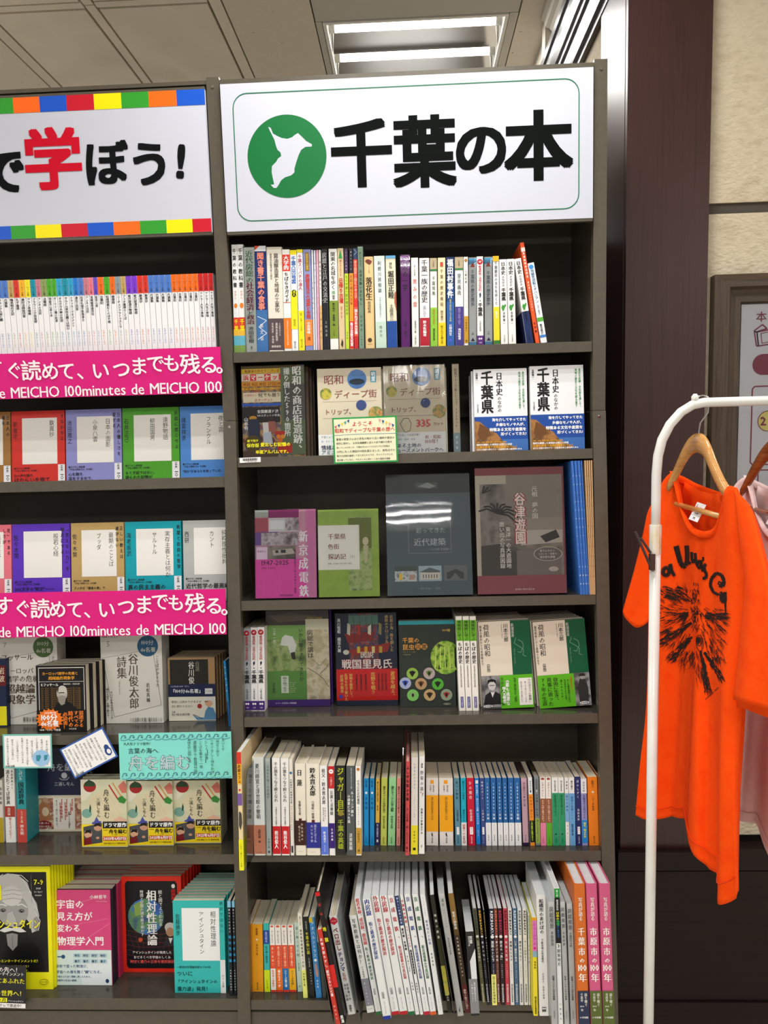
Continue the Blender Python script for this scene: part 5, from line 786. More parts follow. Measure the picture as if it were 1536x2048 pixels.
# ------------------------------------------------------------------ sixth shelf
s6 = SR[5]; Z6a = (470, 1700, 4.389); Z6b = (690, 1700, 5.486); Z6c = (900, 1700, 4.389); g6 = 'large local books on the bottom centre shelf'; p6 = 'on bottom centre shelf'
hon = lambda ttl, band, bc, tc: [('o', .5, .02, .3, 'e05038', .6), t(.08, .27, 'ほしおさなえ', '5a4440', 'm', .5, .32), r(.3, .66, 'e8502c'), t(.32, .62, ttl, 'f8d8b8', 'm', .5, .42), r(.65, .97, bc), t(.67, .93, band, tc, 'b', .5, .45), r(.97, 1, 'd83a28')]
B6a = [
 (112, 145, 650, 112, 156, 'orange paperback hidden by the left upright', 'd88a18', [t(.1, .9, '・・・・・・・', '8a4a08', 'r')], {'free': 1, 'lean': 0}),
 (148, 241, 655, 158, 253, 'wide golden orange paperback spine', 'eea21c', [t(.05, .16, '森絵都', '5a3408', 'm', .45, .22), ('o', .45, .225, .1, 'f8e8c8'), t(.28, .46, 'みかづき', '5a3408', 'm', .45, .25), t(.86, .97, '集英社文庫', '5a3408', 'r', .45, .14)]),
 (246, 298, 645, 260, 313, 'turquoise spine with navy block and lime foot', '38b8b4', [r(.1, .3, '2444a0'), t(.12, .28, '森沢明夫', 'b8d0f0', 'm', .5, .4), t(.33, .58, '虹の岬の喫茶店', '0c4a50', 'm', .5, .4), r(.68, 1, 'd0e41c'), t(.82, .95, '幻冬舎文庫', '3a4a10', 'r', .5, .25)]),
 (301, 345, 660, 318, 364, 'white headed red spine with cream foot', 'f4efe8', hon('菓子屋横丁', '新感覚の感動作', 'f0ece4', 'd03a28')),
 (348, 401, 660, 368, 422, 'white headed red spine with orange foot', 'f4efe8', hon('菓子屋横丁それから', '確かなる一歩', 'f07018', 'fff')),
 (403, 454, 660, 428, 478, 'white headed red spine with blue foot', 'f4efe8', hon('菓子屋横丁朝凪', 'シリーズ第三弾', '1c70b8', 'fff')),
 (458, 511, 660, 483, 542, 'white headed red spine with yellow foot', 'f4efe8', hon('菓子屋横丁番外', 'シリーズ完結！', 'f0b41c', '2a2010')),
 (514, 548, 640, 550, 596, 'pale mint paperback spine', 'c4d8cc', [t(.05, .5, '夏に輝く光の闇', '6a8a80', 'm', .5, .5), t(.58, .7, '清水晴木', '5a7a70', 'm', .5, .3), ('o', .5, .92, .18, '7ab060')], {'dep': .105}),
]
B6a2 = [
 (532, 572, 560, 600, 650, 'white spine with black title and lemon band', 'ecead8', [t(.03, .14, '馬琴と八犬伝', '6a6048', 'm', .5, .3), t(.18, .64, '曲亭馬琴南総里見八犬伝', '1c1c1a', 'm', .5, .5), t(.7, .86, '中村鶴子著', '4a4820', 'm', .5, .4)], {'band': (.67, 1, 'e8ec7c')}),
 (574, 616, 590, 654, 710, 'black spine with yellow ghost story title', '1c1e1c', [t(.05, .17, '山口敏太郎の', 'c8c8b8', 'r', .5, .3), t(.19, .46, '千葉の怖い話', 'f0ec40', 'm', .5, .55), t(.5, .62, '山口敏太郎', 'd0d0c8', 'm', .5, .25), t(.64, .84, '駐車場に誰か', 'c0c8c0', 'm', .6, .22)]),
 (626, 674, 597, 712, 775, 'blue spine with painted figure and curly title', '3a88c8', [r(0, .06, 'd8c020', .0, .6), t(.05, .5, 'アオハルシトラス', 'd0e8f8', 'b', .5, .55), ('o', .5, .53, .25, 'f0f4fa'), ('g', [(.3, .58), (.6, .56), (.8, .7), (.6, .76), (.3, .7)], 'c09080'), r(.74, .9, '2c80c8'), t(.77, .88, '栗本薫', 'e8f4fc', 'm', .5, .3)]),
 (680, 716, 600, 772, 800, 'dark spine with maze emblem behind the green divider', 'b8c0b8', [r(0, .08, '2a2c28'), t(.1, .3, '展示室', '3a3c38', 'x', .5, .6), r(.3, 1, '3c4a48')]),
]
n = spine_row(s6, Z6a, B6a, p6, g6, yb=1245, dep=.105)
n = spine_row(s6, Z6a, B6a2, p6, g6, yb=1300, start=n, dep=.128)
B6x = [
 (713, 750, 372, 930, 975, 'thin black picture book spine with yellow red lettering', '1c1a1a', [r(0, .03, 'c81c1c'), t(.06, .2, '絵本', 'c83a3a', 'm', .5, .6), t(.24, .4, '地獄', 'e8e020', 'x', .5, .8), r(.55, .72, 'd82420'), t(.93, .99, '風濤', 'fff', 'b', .5, .7)], {'yb': 1520, 'dep': .25, 's': -.075, 'hard': True, 'free': 1, 'lean': -.172}),
]
B6y = [
 (823, 895, 592, 990, 1066, 'white picture book spine with red and purple title', 'ecefee', [('g', [(.5, .0), (.95, .03), (.95, .06), (.5, .085), (.05, .06), (.05, .03)], 'c8283c'), ('h', .2, .8, .045, '日本の絵本', 'f4e0e0'), t(.11, .35, 'ベロ出し', '8a1c30', 'x', .5, .62), t(.36, .56, 'チョンマ', '4a2a70', 'x', .5, .6), t(.57, .66, '名作', 'a04830', 'm', .5, .45), t(.68, .86, '斎藤隆介作', '2a2a28', 'm', .66, .3), t(.68, .86, '滝平二郎絵', '2a2a28', 'm', .34, .3), t(.9, .97, '理論社', '2a2a28', 'b', .5, .3)], {'yb': 1450, 'hard': True, 'dep': .19}),
 (1001, 1060, 582, 1160, 1230, 'white art book spine with grey band', 'eceeec', [t(.03, .5, '写実絵画とは何か？', '1c1c1c', 'm', .5, .5), t(.52, .64, 'ホキ美術館', '4a4a48', 'r', .5, .25), t(.68, .92, '読んで味わう本', 'e8e8f0', 'r', .4, .25), ('h', .2, .8, .96, '生活の友社', K)], {'yb': 1432, 'band': (.65, .93, '8c8e9a'), 'dep': .18}),
]
def rail(a, b, c1, c2, foot, au='山田亮'):
    return [t(.0, .14 if len(a) < 5 else .4, a, c1, 'M', .5, .68), t(.19 if len(a) < 5 else .42, .5 if len(a) < 5 else .7, b, c2, 'M', .5, .5), t(.77, .83, au, '2a2a28', 'm', .5, .35), t(.85, .955, 'フォト・パブリッシング', '2a2a28', 'r', .5, .2), r(.972, 1, foot)]
rd, bl_, gn = 'b83038', '2a3c88', '2a6a3a'
B6b = [
 (102, 172, 535, 342, 407, 'white railway book, red three line title, green foot', 'e9ecec', rail('総武本線、成田線、鹿島線', '街と鉄道の歴史探訪', 'c83a38', gn, '2c6a3a'), {'yb': 1812}),
 (192, 276, 545, 421, 512, 'white railway book, blue title, blue foot', 'e9ecec', rail('内房線', '街と鉄道の歴史探訪', bl_, bl_, '2438a0'), {'yb': 1862}),
 (286, 361, 508, 516, 602, 'white railway book, red short title, left twin', 'e9ecec', rail('外房線', '街と鉄道の歴史探訪', rd, rd, 'b82028'), {'yb': 1812}),
 (376, 447, 508, 606, 694, 'white railway book, red short title, right twin', 'e9ecec', rail('外房線', '街と鉄道の歴史探訪', rd, rd, 'b82028'), {'yb': 1810}),
 (466, 537, 505, 700, 772, 'white railway photo book, red title, green foot', 'e9ecec', rail('京成電鉄、', '新京成電鉄の写真記録', rd, rd, '1c6a40', '長谷川明'), {'yb': 1812}),
 (546, 597, 505, 776, 821, 'thin white railway spine with navy title block', 'e9ecec', [r(0, .25, '24366a'), t(.01, .24, '懐かしい房総の国鉄', 'd0d8f0', 'b', .5, .5), t(.27, .46, '総武線・京葉線', K, 'x', .5, .6), t(.5, .64, '街と駅の１世紀', '3a3a38', 'm', .5, .4), t(.72, .8, '生田誠', K, 'm', .5, .4), t(.84, .98, 'アルファベータ', K, 'r', .5, .3)], {'yb': 1810, 'dep': .19}),
 (601, 645, 492, 826, 863, 'thin white railway spine with red block title', 'e9ecec', [t(.04, .24, '千葉県の鉄道', 'c82838', 'x', .5, .8), t(.26, .44, '昭和～平成の記憶', 'd05048', 'm', .5, .5), r(.46, .66, '202020', .25, .75), t(.47, .65, '国鉄私鉄廃線車両', 'f0f0f0', 'r', .5, .3), t(.73, .82, '牧野和人', K, 'm', .5, .5), t(.85, .98, 'アルファベータ', K, 'r', .5, .35)], {'yb': 1810, 'dep': .19}),
 (649, 727, 492, 868, 936, 'white railway photo book, blue title, red foot', 'e9ecec', rail('京成電鉄、', '新京成電鉄の写真記録', bl_, bl_, 'b82038', '長谷川明'), {'yb': 1812}),
 (736, 817, 492, 939, 1006, 'white railway photo book, green title, orange foot', 'e9ecec', rail('京成電鉄、', '新京成電鉄の写真記録', gn, gn, 'd85a28', '長谷川明'), {'yb': 1812}),
 (822, 905, 492, 1025, 1084, 'white railway book with blue grey title', 'e9ecec', [t(.02, .18, 'モノクロームが語る', '8a8a9a', 'r', .5, .25), t(.21, .42, '関東地方の私鉄', '5a6a98', 'm', .5, .5), t(.48, .6, '萩原政男', '3a3a48', 'm', .5, .35), t(.84, .97, 'フォト・パブ', '3a3a38', 'r', .5, .25)], {'yb': 1810}),
 (931, 1001, 498, 1130, 1182, 'dark art book spine with white brush title', '26281e', [r(.35, .85, 'ph_green'), r(.3, .6, '2c3014'), t(.15, .38, '神業の風景', 'f0f0e8', 'm', .5, .55), t(.8, .9, 'ホキ美術館', 'd8d8c8', 'b', .5, .3)], {'yb': 1790}),
 (1022, 1111, 480, 1236, 1309, 'white thick spine with pale title in shrink wrap', 'e8eae8', [t(.04, .11, '浦安', '6a7480', 'm', .5, .45), t(.13, .28, '浦安のまち写真', '8a949a', 'r', .5, .2), t(.36, .5, '篁田鉄雄写真録', '7a848a', 'm', .5, .3), ('g', [(.35, .96), (.6, .92), (.5, .97)], K)], {'yb': 1825, 'wrap': 'wrap', 'dep': .22}),
 (1131, 1221, 482, 1320, 1382, 'brown art book spine with red foot', '5a4628', [r(0, .25, '8a6a34'), r(.35, .8, '3a2c1e'), t(.15, .3, '驚異の静物画', 'f0ece0', 'm', .5, .55), t(.36, .7, 'ホキ美術館コレクション', 'e8e0cc', 'm', .5, .4), r(.76, 1, '5a1c1c'), t(.8, .97, '静物の魅力に迫る', 'e8d8d0', 'r', .5, .5)], {'yb': 1790, 'dep': .22}),
]
n = spine_row(s6, Z6a, B6x, p6, g6, yb=1510, start=n)
n = spine_row(s6, Z6a, [(744, 780, 700, 886, 929, 'thin scarlet recipe book spine with white lettering', 'c83a30', [t(.08, .4, '太巻き祭りずし', 'fff', 'b', .5, .6), t(.42, .7, '創作フルレシピ集', 'fff', 'b', .5, .6), t(.78, .95, '龍崎英子', 'f0d8d0', 'r', .5, .35)], {'yb': 1508, 's': -.078, 'dep': .2, 'free': 1, 'lean': -.172})], p6, g6, yb=1508, start=n)+0
n += 0
n = spine_row(s6, Z6a, B6y, p6, g6, yb=1440, start=n)
n = spine_row(s6, Z6b, B6b, p6, g6, yb=1810, start=n, dep=.19, pages='pages_white')
rek = lambda col, ttl, tc='eeeeee', extra=None: [('q', .5, .02, .27, .8, 'REKIHAKU', col, 'b'), ('o', .5, .29, .36, 'f0f0f0'), t(.33, .55, ttl, tc, 'b', .5, .6), t(.57, .72, '日本の歴史文化', tc, 'r', .5, .25), t(.78, .97, '国立歴史民俗博物館', tc, 'm', .5, .45)]+(extra or [])
B6c = [
 (133, 238, 700, 186, 292, 'thick black guidebook with white block and grey band', '2a2a2c', [t(.05, .14, '現代建築', 'f0f0f0', 'x', .6, .3), t(.05, .17, 'ガイドブック', 'f0f0f0', 'x', .35, .28), ('g', [(.3, .35), (1, .2), (1, .6), (.35, .6)], 'e4e8ea'), r(.56, .97, '8a8c90'), t(.6, .85, '現代建築を見るなら、', 'f4f4f4', 'b', .65, .2), t(.62, .84, '千葉に行こう！', 'f4f4f4', 'b', .35, .2)], {'yb': 1457, 'h': .185, 'w': .0185, 'dep': .13, 'pages': 'pages_white', 'band': (.56, .97, '8a8c90')}),
 (196, 239, 515, 283, 320, 'journal spine with sky blue head and dark foot', '5a5a3a', rek('1c3048', '江戸から令和に', 'f0e8d0', [])+[]),
 (243, 288, 515, 325, 356, 'journal spine with yellow lettering on black', '20222c', rek('f0b428', '歴史の匂い')),
 (290, 336, 530, 358, 366, 'journal spine with olive lettering and dark body', '2c2a20', rek('b8a040', '日記がひらく歴史')),
 (338, 381, 518, 367, 412, 'journal spine, navy head, wide lemon band', '1c1c30', rek('f0f0f8', '建築のトビラ')+[r(.68, 1, 'f0f088'), t(.7, .98, '国立歴史民俗博物館', '2a2a20', 'm', .5, .5)]),
 (383, 415, 515, 414, 446, 'journal spine, red lettering, brown marbled body', '6a3a30', rek('e87858', '東アジア怪異')),
 (418, 463, 515, 450, 490, 'journal spine, crimson head and black body', '2a1c20', rek('c8285c', '歴史の「魚」')),
 (466, 505, 515, 492, 530, 'journal spine, red body with orange streak', 'c03a4a', rek('2a1420', '死者と生者')),
 (508, 546, 515, 533, 569, 'journal spine, white with lilac numeral dot', 'e4e4e2', rek('1c1c1c', '感情をヒラク', '24242c')),
 (549, 590, 515, 572, 610, 'journal spine, steel blue marbled body', '4a6a8c', rek('e8f0f8', 'いま、歴史の争点')),
 (592, 633, 515, 614, 650, 'journal spine, white with pale blue numeral dot', 'e2e4e6', rek('3a4a5a', '歴史をつなぐ', '3a3a48')),
 (636, 682, 515, 654, 691, 'journal spine, white with magenta numeral dot', 'e6e6e4', rek('282828', 'アートがひらく', '3a3a3a')),
 (684, 712, 560, 694, 728, 'journal spine, white with sky blue lettering', 'e2e8ea', rek('3a9ac0', '地域文化論', '3a4a50')),
 (690, 722, 595, 734, 783, 'magazine spine with pink head and yellow body', 'f0de30', [r(0, .03, 'f0a020'), r(.03, .36, 'e07ac0'), t(.05, .28, 'ミュージアム', 'c82890', 'x', .5, .6), ('o', .5, .31, .3, 'e02878'), r(.34, .4, '8ab0c0'), t(.44, .52, '博物館', '6a6010', 'b', .5, .4), t(.8, .98, '国立歴史民俗博物館', '2a2a18', 'b', .5, .45)], {'yb': 1457}),
 (728, 804, 400, 787, 871, 'wide white history spine with bold black title', 'f0efec', [t(.03, .32, '船橋市のあけぼの', '16161a', 'b', .5, .5), t(.36, .56, '下総台地の先史時代', '2a2a2c', 'b', .5, .25), t(.64, .86, '白田悦子・遠藤文編著', '3a3a38', 'r', .5, .2), ('r', .28, .925, .72, .965, '5a5a58'), ('r', .33, .932, .48, .945, 'f0f0f0'), ('r', .52, .932, .67, .945, 'f0f0f0')], {'yb': 1457}),
]
fuk = lambda x: [t(.04, .22, '房総風景', '4a5058', 'm', .5, .7), t(.24, .36, x, '5a6068', 'm', .5, .45), t(.6, .8, '鉛筆パステル写生画集', '3a4048', 'b', .5, .35), t(.88, .95, '伝統出版社', '3a4048', 'r', .5, .2)]
B6d = [
 (825, 887, 455, 880, 941, 'white sketch album spine beside the history book', 'ecefef', fuk('半島南部'), {'yb': 1535, 'wrap': 'wrap'}),
 (890, 942, 340, 950, 1000, 'white map spine with green head, rainbow lettering', 'eaeeec', [r(0, .065, '1c9a3c'), t(.01, .06, '第4巻', 'fff', 'b', .5, .35), r(.065, .4, '14161a'), t(.08, .16, '都道府県別', 'e8e8e8', 'b', .5, .4), t(.17, .23, '日本の', 'e8e030', 'x', .5, .6), t(.23, .27, '地理', '40b060', 'x', .5, .6), t(.27, .36, 'データマップ', '4080d0', 'x', .5, .5), ('h', .3, .7, .42, '3', '2a4a30', 'b'), t(.44, .57, '関東地方', '3a5a48', 'm', .5, .6), t(.83, .97, '小峰書店', K, 'r', .5, .3)], {'yb': 1535, 'hard': True}),
 (952, 1007, 455, 1005, 1052, 'white sketch album right of the map book', 'ecefef', fuk('半島南部'), {'yb': 1535, 'wrap': 'wrap'}),
 (1022, 1080, 470, 1060, 1114, 'white sketch album spine beside the orange centenary book', 'ecefef', fuk('千葉郊外北総'), {'yb': 1535, 'wrap': 'wrap'}),
]
def hya(nm, sub): return [t(.09, .25, '写真が語る', 'f4ece4', 'M', .5, .36), t(.29, .42 if len(nm) == 3 else .42, nm[:2], 'fdf6f0', 'M', .5, .62), t(.42, .495, nm[2:], 'fdf6f0', 'M', .5, .62), t(.5, .535, 'の', 'fdf6f0', 'M', .5, .5), ('h', .12, .88, .568, '100', 'fdf6f0', 'M', .062), t(.605, .665, '年', 'fdf6f0', 'M', .5, .7), r(.725, 1, sub), t(.74, .83, '語り継ぐ', 'f0ece0', 'm', .72, .26), t(.74, .8, nm, 'f0ece0', 'm', .36, .24), ('h', .2, .55, .83, '100', 'f0ece0', 'm', .016), t(.845, .865, '年', 'f0ece0', 'm', .36, .24), ('h', .12, .88, .905, 'いき出版', 'f4f4f0', 'x')]
B6e = [(1079, 1188, 278, 1121, 1230, 'thick orange centenary photo book with navy foot', 'd8702a', hya('千葉市', '2a3450'), {'yb': 1590, 'h': .312, 'w': .0236}),
 (1192, 1304, 275, 1241, 1345, 'thick pink centenary book, left twin', 'd8608c', hya('市原市', '5a6a30'), {'yb': 1590, 'h': .312, 'w': .0236}),
 (1309, 1421, 275, 1349, 1456, 'thick pink centenary book, right twin', 'd8608c', hya('市原市', '5a6a30'), {'yb': 1590, 'h': .312, 'w': .0236})]
n = spine_row(s6, Z6c, B6c, p6, g6, yb=1362, start=n, dep=.148, pages='pages_white')
n = spine_row(s6, Z6c, B6d, p6, g6, yb=1550, start=n, dep=.23, pages='pages_white')
n = spine_row(s6, Z6c, B6e, p6, g6, yb=1690, start=n, dep=.25, pages='pages_white', hard=True)
divider(s6, Z6a, 858, 1530, 700, 620, .24, 'divider_green', 'dark green plastic divider leaning beside the blue figure book', '千葉')
divider(s6, Z6a, 1105, 1530, 940, 590, .24, 'divider_green', 'dark green plastic divider with handwritten word left of the white art book', '千葉の教育')
divider(s6, Z6b, 1215, 1900, 1040, 900, .22, 'divider_clear', 'pale grey plastic divider left of the shrink-wrapped white spine')
# ------------------------------------------------------------------ left bay
L1, L2, L3, L4, L5, L6 = SLF
ZL1 = (0, 500, 3.0)
xs = [-30, 7, 43, 78, 113, 145, 180, 213, 245, 275, 310, 340, 367, 402, 437, 467, 497, 529, 558, 588, 613, 650, 684, 717, 750, 781, 815, 848, 882, 913, 947, 980, 1015, 1050, 1083, 1115, 1147, 1178, 1210, 1240, 1272, 1300]
cl_ = {'b': ('4a78c8', 'blue'), 't': ('c0a060', 'tan'), 'r': ('d83020', 'red'), 'y': ('f0b020', 'amber'), 'Y': ('f0e020', 'yellow'), 'T': ('0a90a8', 'teal'), 'p': ('c87888', 'rose'), 'o': ('8a9a58', 'olive'), 'g': ('48a81c', 'green'), 'c': ('2aa0cc', 'cyan'), 'B': ('1c78d0', 'strong blue'), 'P': ('e87888', 'pink'), 'v': ('6a48c0', 'violet'), 'O': ('ee6a10', 'orange'), 'G': ('8a9498', 'grey'), 'V': ('7a34d0', 'purple'), 'C': ('c81c1c', 'crimson')}
seq = 'bbtryYTpoggcTcBbpPvOgOGtVVrrbbbbOOOOOCCC'
tt = ['フランクル夜と霧', '万葉集', '鴨長明方丈記', '孔子論語', '兼好法師徒然草', 'アラン幸福論', 'ブラウニング自省録', 'アンネの日記', '法華経', '岡倉天心茶の本', 'ダーウィン種の起源', 'オルテガ大衆の反逆', 'サルトル実存主義とは何か', 'ドラッカーマネジメント', '漱石三四郎', '石牟礼道子苦海浄土', 'アンネの日記', '宮崎駿風姿花伝', '般若心経', '古事記', '松尾芭蕉おくのほそ道', '維摩経', 'ニーチェツァラトゥストラ', 'ブッダ最期のことば', '紫式部源氏物語', '紫式部源氏物語', '歎異抄', '歎異抄', '万葉集', '万葉集', '万葉集', '万葉集', '古事記', '古事記', '古事記', '古事記', '古事記', 'アドラー人生の意味', 'アドラー人生の意味', 'アドラー人生の意味']
bk = []
seqn = {}
for i, c in enumerate(seq):
    col, nm = cl_[c]; x0, x1 = xs[i+1], (xs[i+2] if i+2 < len(xs) else 1330)
    yt = 185-40*(x0/1300.0)
    bk.append((x0, x1, yt, x0+4, x1+4, '', 'f0f0f2', [r(0, .205, col), t(.02, .07, '100', K, 'r', .5, .3), t(.08, .19, '分de名著', K, 'r', .5, .45), t(.215, .22+.032*len(tt[i]), tt[i], '24242a', 'b', .5, .62), t(.62, .8, 'むずかしくない', col, 'r', .5, .4)],
               {'label': f"white series paperback with {nm} head, {nth(i+1)} from left on the top left shelf", 'h': .188, 'lean': 0.0}))
bk.insert(0, (-30, 7, 186, -26, 11, '', 'f0f0f2', [r(0, .205, '9a9ca0'), t(.25, .5, '名著', K, 'b')], {'label': 'white series paperback at the photo edge, grey head, top left shelf', 'h': .188, 'lean': 0.0}))
f1 = L1
a_ = f1.hit(430, 548, .012)
h_ = a_[1]
spine_row(L1, ZL1, bk, '', 'white series paperbacks on the top left shelf', yb=650, dset=.012, dep=.128, pages='pages_white')
for i in range(14):
    x0 = -.828+.003+i*.0122; 
    book(L1.mat(x0, .012, .0003), .0116, .188, .128, 'f0f0f2', [r(0, .205, list(cl_.values())[(i*5) % 17][0])], f"white series paperback outside the photo, {list(cl_.values())[(i*5)%17][1]} head, {nth(i+1)} from the outer upright", 'white series paperbacks on the top left shelf', pages='pages_white')
# pink banners
def banner(y0l, y0r, y1l, y1r, chars, sub, label, z0f):
    xr = 443 if y0l < 900 else 452; yr = y0r
    z = fz(xr, y1r) if y0l > 900 else atY(xr, y1r, 0).z
    ztop = fz(xr, y0r) if y0l > 900 else atY(xr, y0r, 0).z
    a = math.atan(SL) if y0l > 900 else 0.0
    y = front_y(z)-.010
    f = Frame((0, y, z), (1, 0, 0), (0, math.cos(a), -math.sin(a)), (0, math.sin(a), math.cos(a)))
    x1 = f.hit(xr, (y0r+y1r)/2)[0]; H = f.hit(xr, y0r)[1]-f.hit(xr, y1r)[1]; X0 = -.80
    o = thing('banner', f.mat(0, 0, 0), label, 'banner'); b = MB(); N = 60; vs = []; 
    wav = lambda x: .0012*math.sin(x*23)+.0008*math.sin(x*61+1)
    for i in range(N+1):
        x = X0+(x1-X0)*i/N
        for yy, zz in ((0, 0), (0, H), (.0008, H), (.0008, 0)): vs.append((x, yy+wav(x)*(1 if zz > 0 else .4), zz))
    fs = [(4*i+k, 4*i+(k+1) % 4, 4*(i+1)+(k+1) % 4, 4*(i+1)+k) for i in range(N) for k in range(4)]+[(0, 1, 2, 3), (4*N+3, 4*N+2, 4*N+1, 4*N)]
    b.add(vs, [g[::-1] for g in fs], MATS['banner_pink']); b.build('sheet', o)
    b = MB(); wm = M('fbeef4', .3)
    for ch, x, y_, s in chars:
        a0, h0 = f.hit(x, y_, -.002); put(b, ch, a0, h0, s/880, s/880, wm, 'b', -.0022, .0, 3)
    hz = H*.115; tot = sum(adv(c, 'm') for c in sub); s = .0345
    x = x1-.0
    pos = []
    for ch in sub[::-1]:
        w_ = adv(ch, 'm')*s*.92; x -= w_; pos.append((ch, x+w_/2))
    for ch, xx in pos:
        if xx > X0+.02: put(b, ch, xx, hz+.002, s*.92, s, wm, 'm', -.0022, 0, 2)
    b.build('lettering', o)
    return o
noise_mat('banner_pink', ['d8067a', 'dc0a80'], 5, rough=.16, bump=.03, bscale=8, coat=.5)
banner(703, 694, 795, 786, [('す', -12, 735, 36), ('ぐ', 28, 741, 36), ('読', 62, 741, 42), ('め', 100, 742, 38), ('て', 133, 742, 38), ('、', 172, 740, 40), ('い', 201, 741, 38), ('つ', 243, 738, 38), ('ま', 278, 732, 38), ('で', 311, 727, 38), ('も', 343, 726, 36), ('残', 380, 728, 42), ('る', 418, 729, 38), ('。', 450, 729, 38)], 's de MEICHO 100minutes de MEICHO 100', 'upper pink banner under the white paperbacks', 0)
banner(1182, 1175, 1271, 1266, [('す', 8, 1211, 40), ('ぐ', 45, 1217, 38), ('読', 80, 1217, 42), ('め', 115, 1218, 38), ('て', 150, 1219, 38), ('、', 186, 1218, 40), ('い', 213, 1219, 38), ('つ', 252, 1213, 38), ('ま', 288, 1209, 40), ('で', 320, 1203, 38), ('も', 352, 1205, 36), ('残', 390, 1206, 42), ('る', 428, 1211, 38), ('。', 460, 1213, 38)], 's de MEICHO 100minutes de MEICHO 100', 'lower pink banner in front of the feet of the series covers', 0)
# series covers
def ser(title, person, author, edge, lines, wide=None, nhk=True):
    L = [('r', .2, .09, .86, .67, 'e9e7e2'), ('v', .76, .12, .12+.072*len(title), .095, title, '1c1c20', 'r'), ('v', .07, .13, .13+.075*len(author), .085, author, '202028', 'r')]
    if person: L.append(('v', .53, .13, .13+.07*len(person), .09, person, '1c1c20', 'r'))
    for i, e in enumerate(edge): L.append(('v', .955-.08*i, .04, .04+.07*len(e), .065, e, '26262c', 'b'))
    L += [('r', .87, .68, 1, 1, 'e8e8ec'), ('q', .94, .69, .77, .06, 'NHK', '18181c', 'b'), ('q', .945, .8, .93, .085, '100', '18181c', 'r'), ('v', .93, .93, .99, .06, '分', '18181c', 'r')]
    L += [('h', .04, .34, .72, '書き下ろし特別章', '20202a', 'b'), ('h', .04, .5, .75, '「人生の意味とは」を収載！', '20202a', 'b')]
    for i, (x1_, s) in enumerate(lines): L.append(('h', .04, x1_, .81+.055*i, s, '1c1c22', 'b'))
    return L
ZL2 = (0, 780, 3.2); gl2 = 'series covers facing out in the left bay'
cov2 = [(-130, 70, 570, 100, 'a07038', ser('論語', '孔子', '', ['日本人の', '善を'], []), 'brown series cover cut by the photo edge, second left shelf'),
 (76, 418, 565, 98, 'cf2c22', ser('歎異抄', '', '釈徹宗', ['すなわちよ'], [(.45, '仏の声を聞き、'), (.82, 'はからいを捨て、'), (.74, '自らの弱く愚かな"本性に')]), 'red series cover facing out, second left shelf'),
 (424, 782, 560, 90, '8a8cc8', ser('日本の面影', '小泉八雲', '池田雅之', ['日本人の優しさを', '愛する'], [(.36, '心を開き、'), (.52, '耳をすませて、')]), 'lavender series cover facing out, second left shelf'),
 (788, 1152, 556, 72, '4a9c24', ser('遠野物語', '柳田国男', '石井正己', ['民話に感じせよ'], [(.6, 'おとぎ話ではない。'), (.52, '語られた記憶が')]), 'green series cover facing out, second left shelf'),
 (1156, 1500, 552, 70, '4a84cc', ser('夜と霧', 'フランクル', '諸富祥彦', [], [(.8, '"何か"があなたを待っている。')]), 'sky blue series cover facing out beside the upright, second left shelf')]
def cover_row(fr, zt, lst, d, sc, th, hgt, copies=2):
    ox, oy, s = zt
    for i, (x0, x1, yb, yt, col, its, lab) in enumerate(lst):
        a0 = fr.hit(ox+x0/s, oy+yb/s, d)[0]; a1 = fr.hit(ox+x1/s, oy+yb/s, d)[0]; a1 = min(a1, -.0285)
        w_ = hgt*.68 if x0 < 0 or a1 > -.03 else a1-a0-.0008
        if x0 < 0: a0 = a1-w_-.0008
        w_ = min(w_, -.0292-a0)
        k = (hgt*.68)/w_
        it2 = its if k < 1.06 else [tuple(list(it[:1])+[v*k if (j in idx and isinstance(v, float)) else v for j, v in enumerate(it[1:])]) if (idx := {'r': (0, 2), 'v': (0, 3), 'h': (0, 1), 'q': (0, 3), 'o': (0, 2)}[it[0]]) else it for it in its]
        it2 = [it for it in it2 if not (it[0] in 'rvqh' and it[1] > .99)]
        it2 = [(it[:3]+(min(1.0, it[3]),)+it[4:]) if it[0] == 'r' else it for it in it2]
        for c in range(copies+1):
            book(fr.mat(a0, d+c*(th+.0006)/math.cos(.03), .0006+(0 if c == 0 else 0), 0, 0, .03), w_, hgt, th, col, it2 if c == 0 else None,
                 lab if c == 0 else f"{nth(c)} copy behind the "+lab.replace(' facing out', '').replace(' cut by the photo edge', '').replace(' beside the upright', ''), gl2, side='right')
cover_row(L2, ZL2, cov2, .045, 0, .010, .188)
cov3 = [(-130, 76, 1300, 828, 'e07080', ser('風姿花伝', '', '', ['花」である', 'しさが'], []), 'pink series cover cut by the photo edge, third left shelf'),
 (80, 452, 1300, 822, '5a30b8', ser('般若心経', '', '佐々木閑', ['「見えない力」を', '味方にする'], [(.6, ''), (.6, ''), (.72, '262文字の"呪文"――')][2:]), 'violet series cover facing out, third left shelf'),
 (458, 798, 1295, 812, 'b89a60', ser('最期のことば', 'ブッダ', '佐々木閑', ['正しい教えは', '滅びない'], [(.64, 'ブッダが「最後の旅」で'), (.45, '説いたもの――'), (.8, 'それは2500年受け継がれる')]), 'ochre series cover facing out, third left shelf'),
 (804, 1165, 1290, 802, '0a9cac', ser('実存主義とは何か', 'サルトル', '海老坂武', ['希望と自由の哲学'], [(.72, '真の民主主義の'), (.36, 'ために！')]), 'turquoise series cover facing out, third left shelf'),
 (1176, 1452, 1290, 800, 'b0b4b2', ser('純粋理性批判', 'カント', '西研', ['べきか？'], [(.95, '近代哲学の最高峰が')]), 'pale grey series cover facing out beside the upright, third left shelf')]
cover_row(L3, ZL2, cov3, .035, 0, .010, .188)
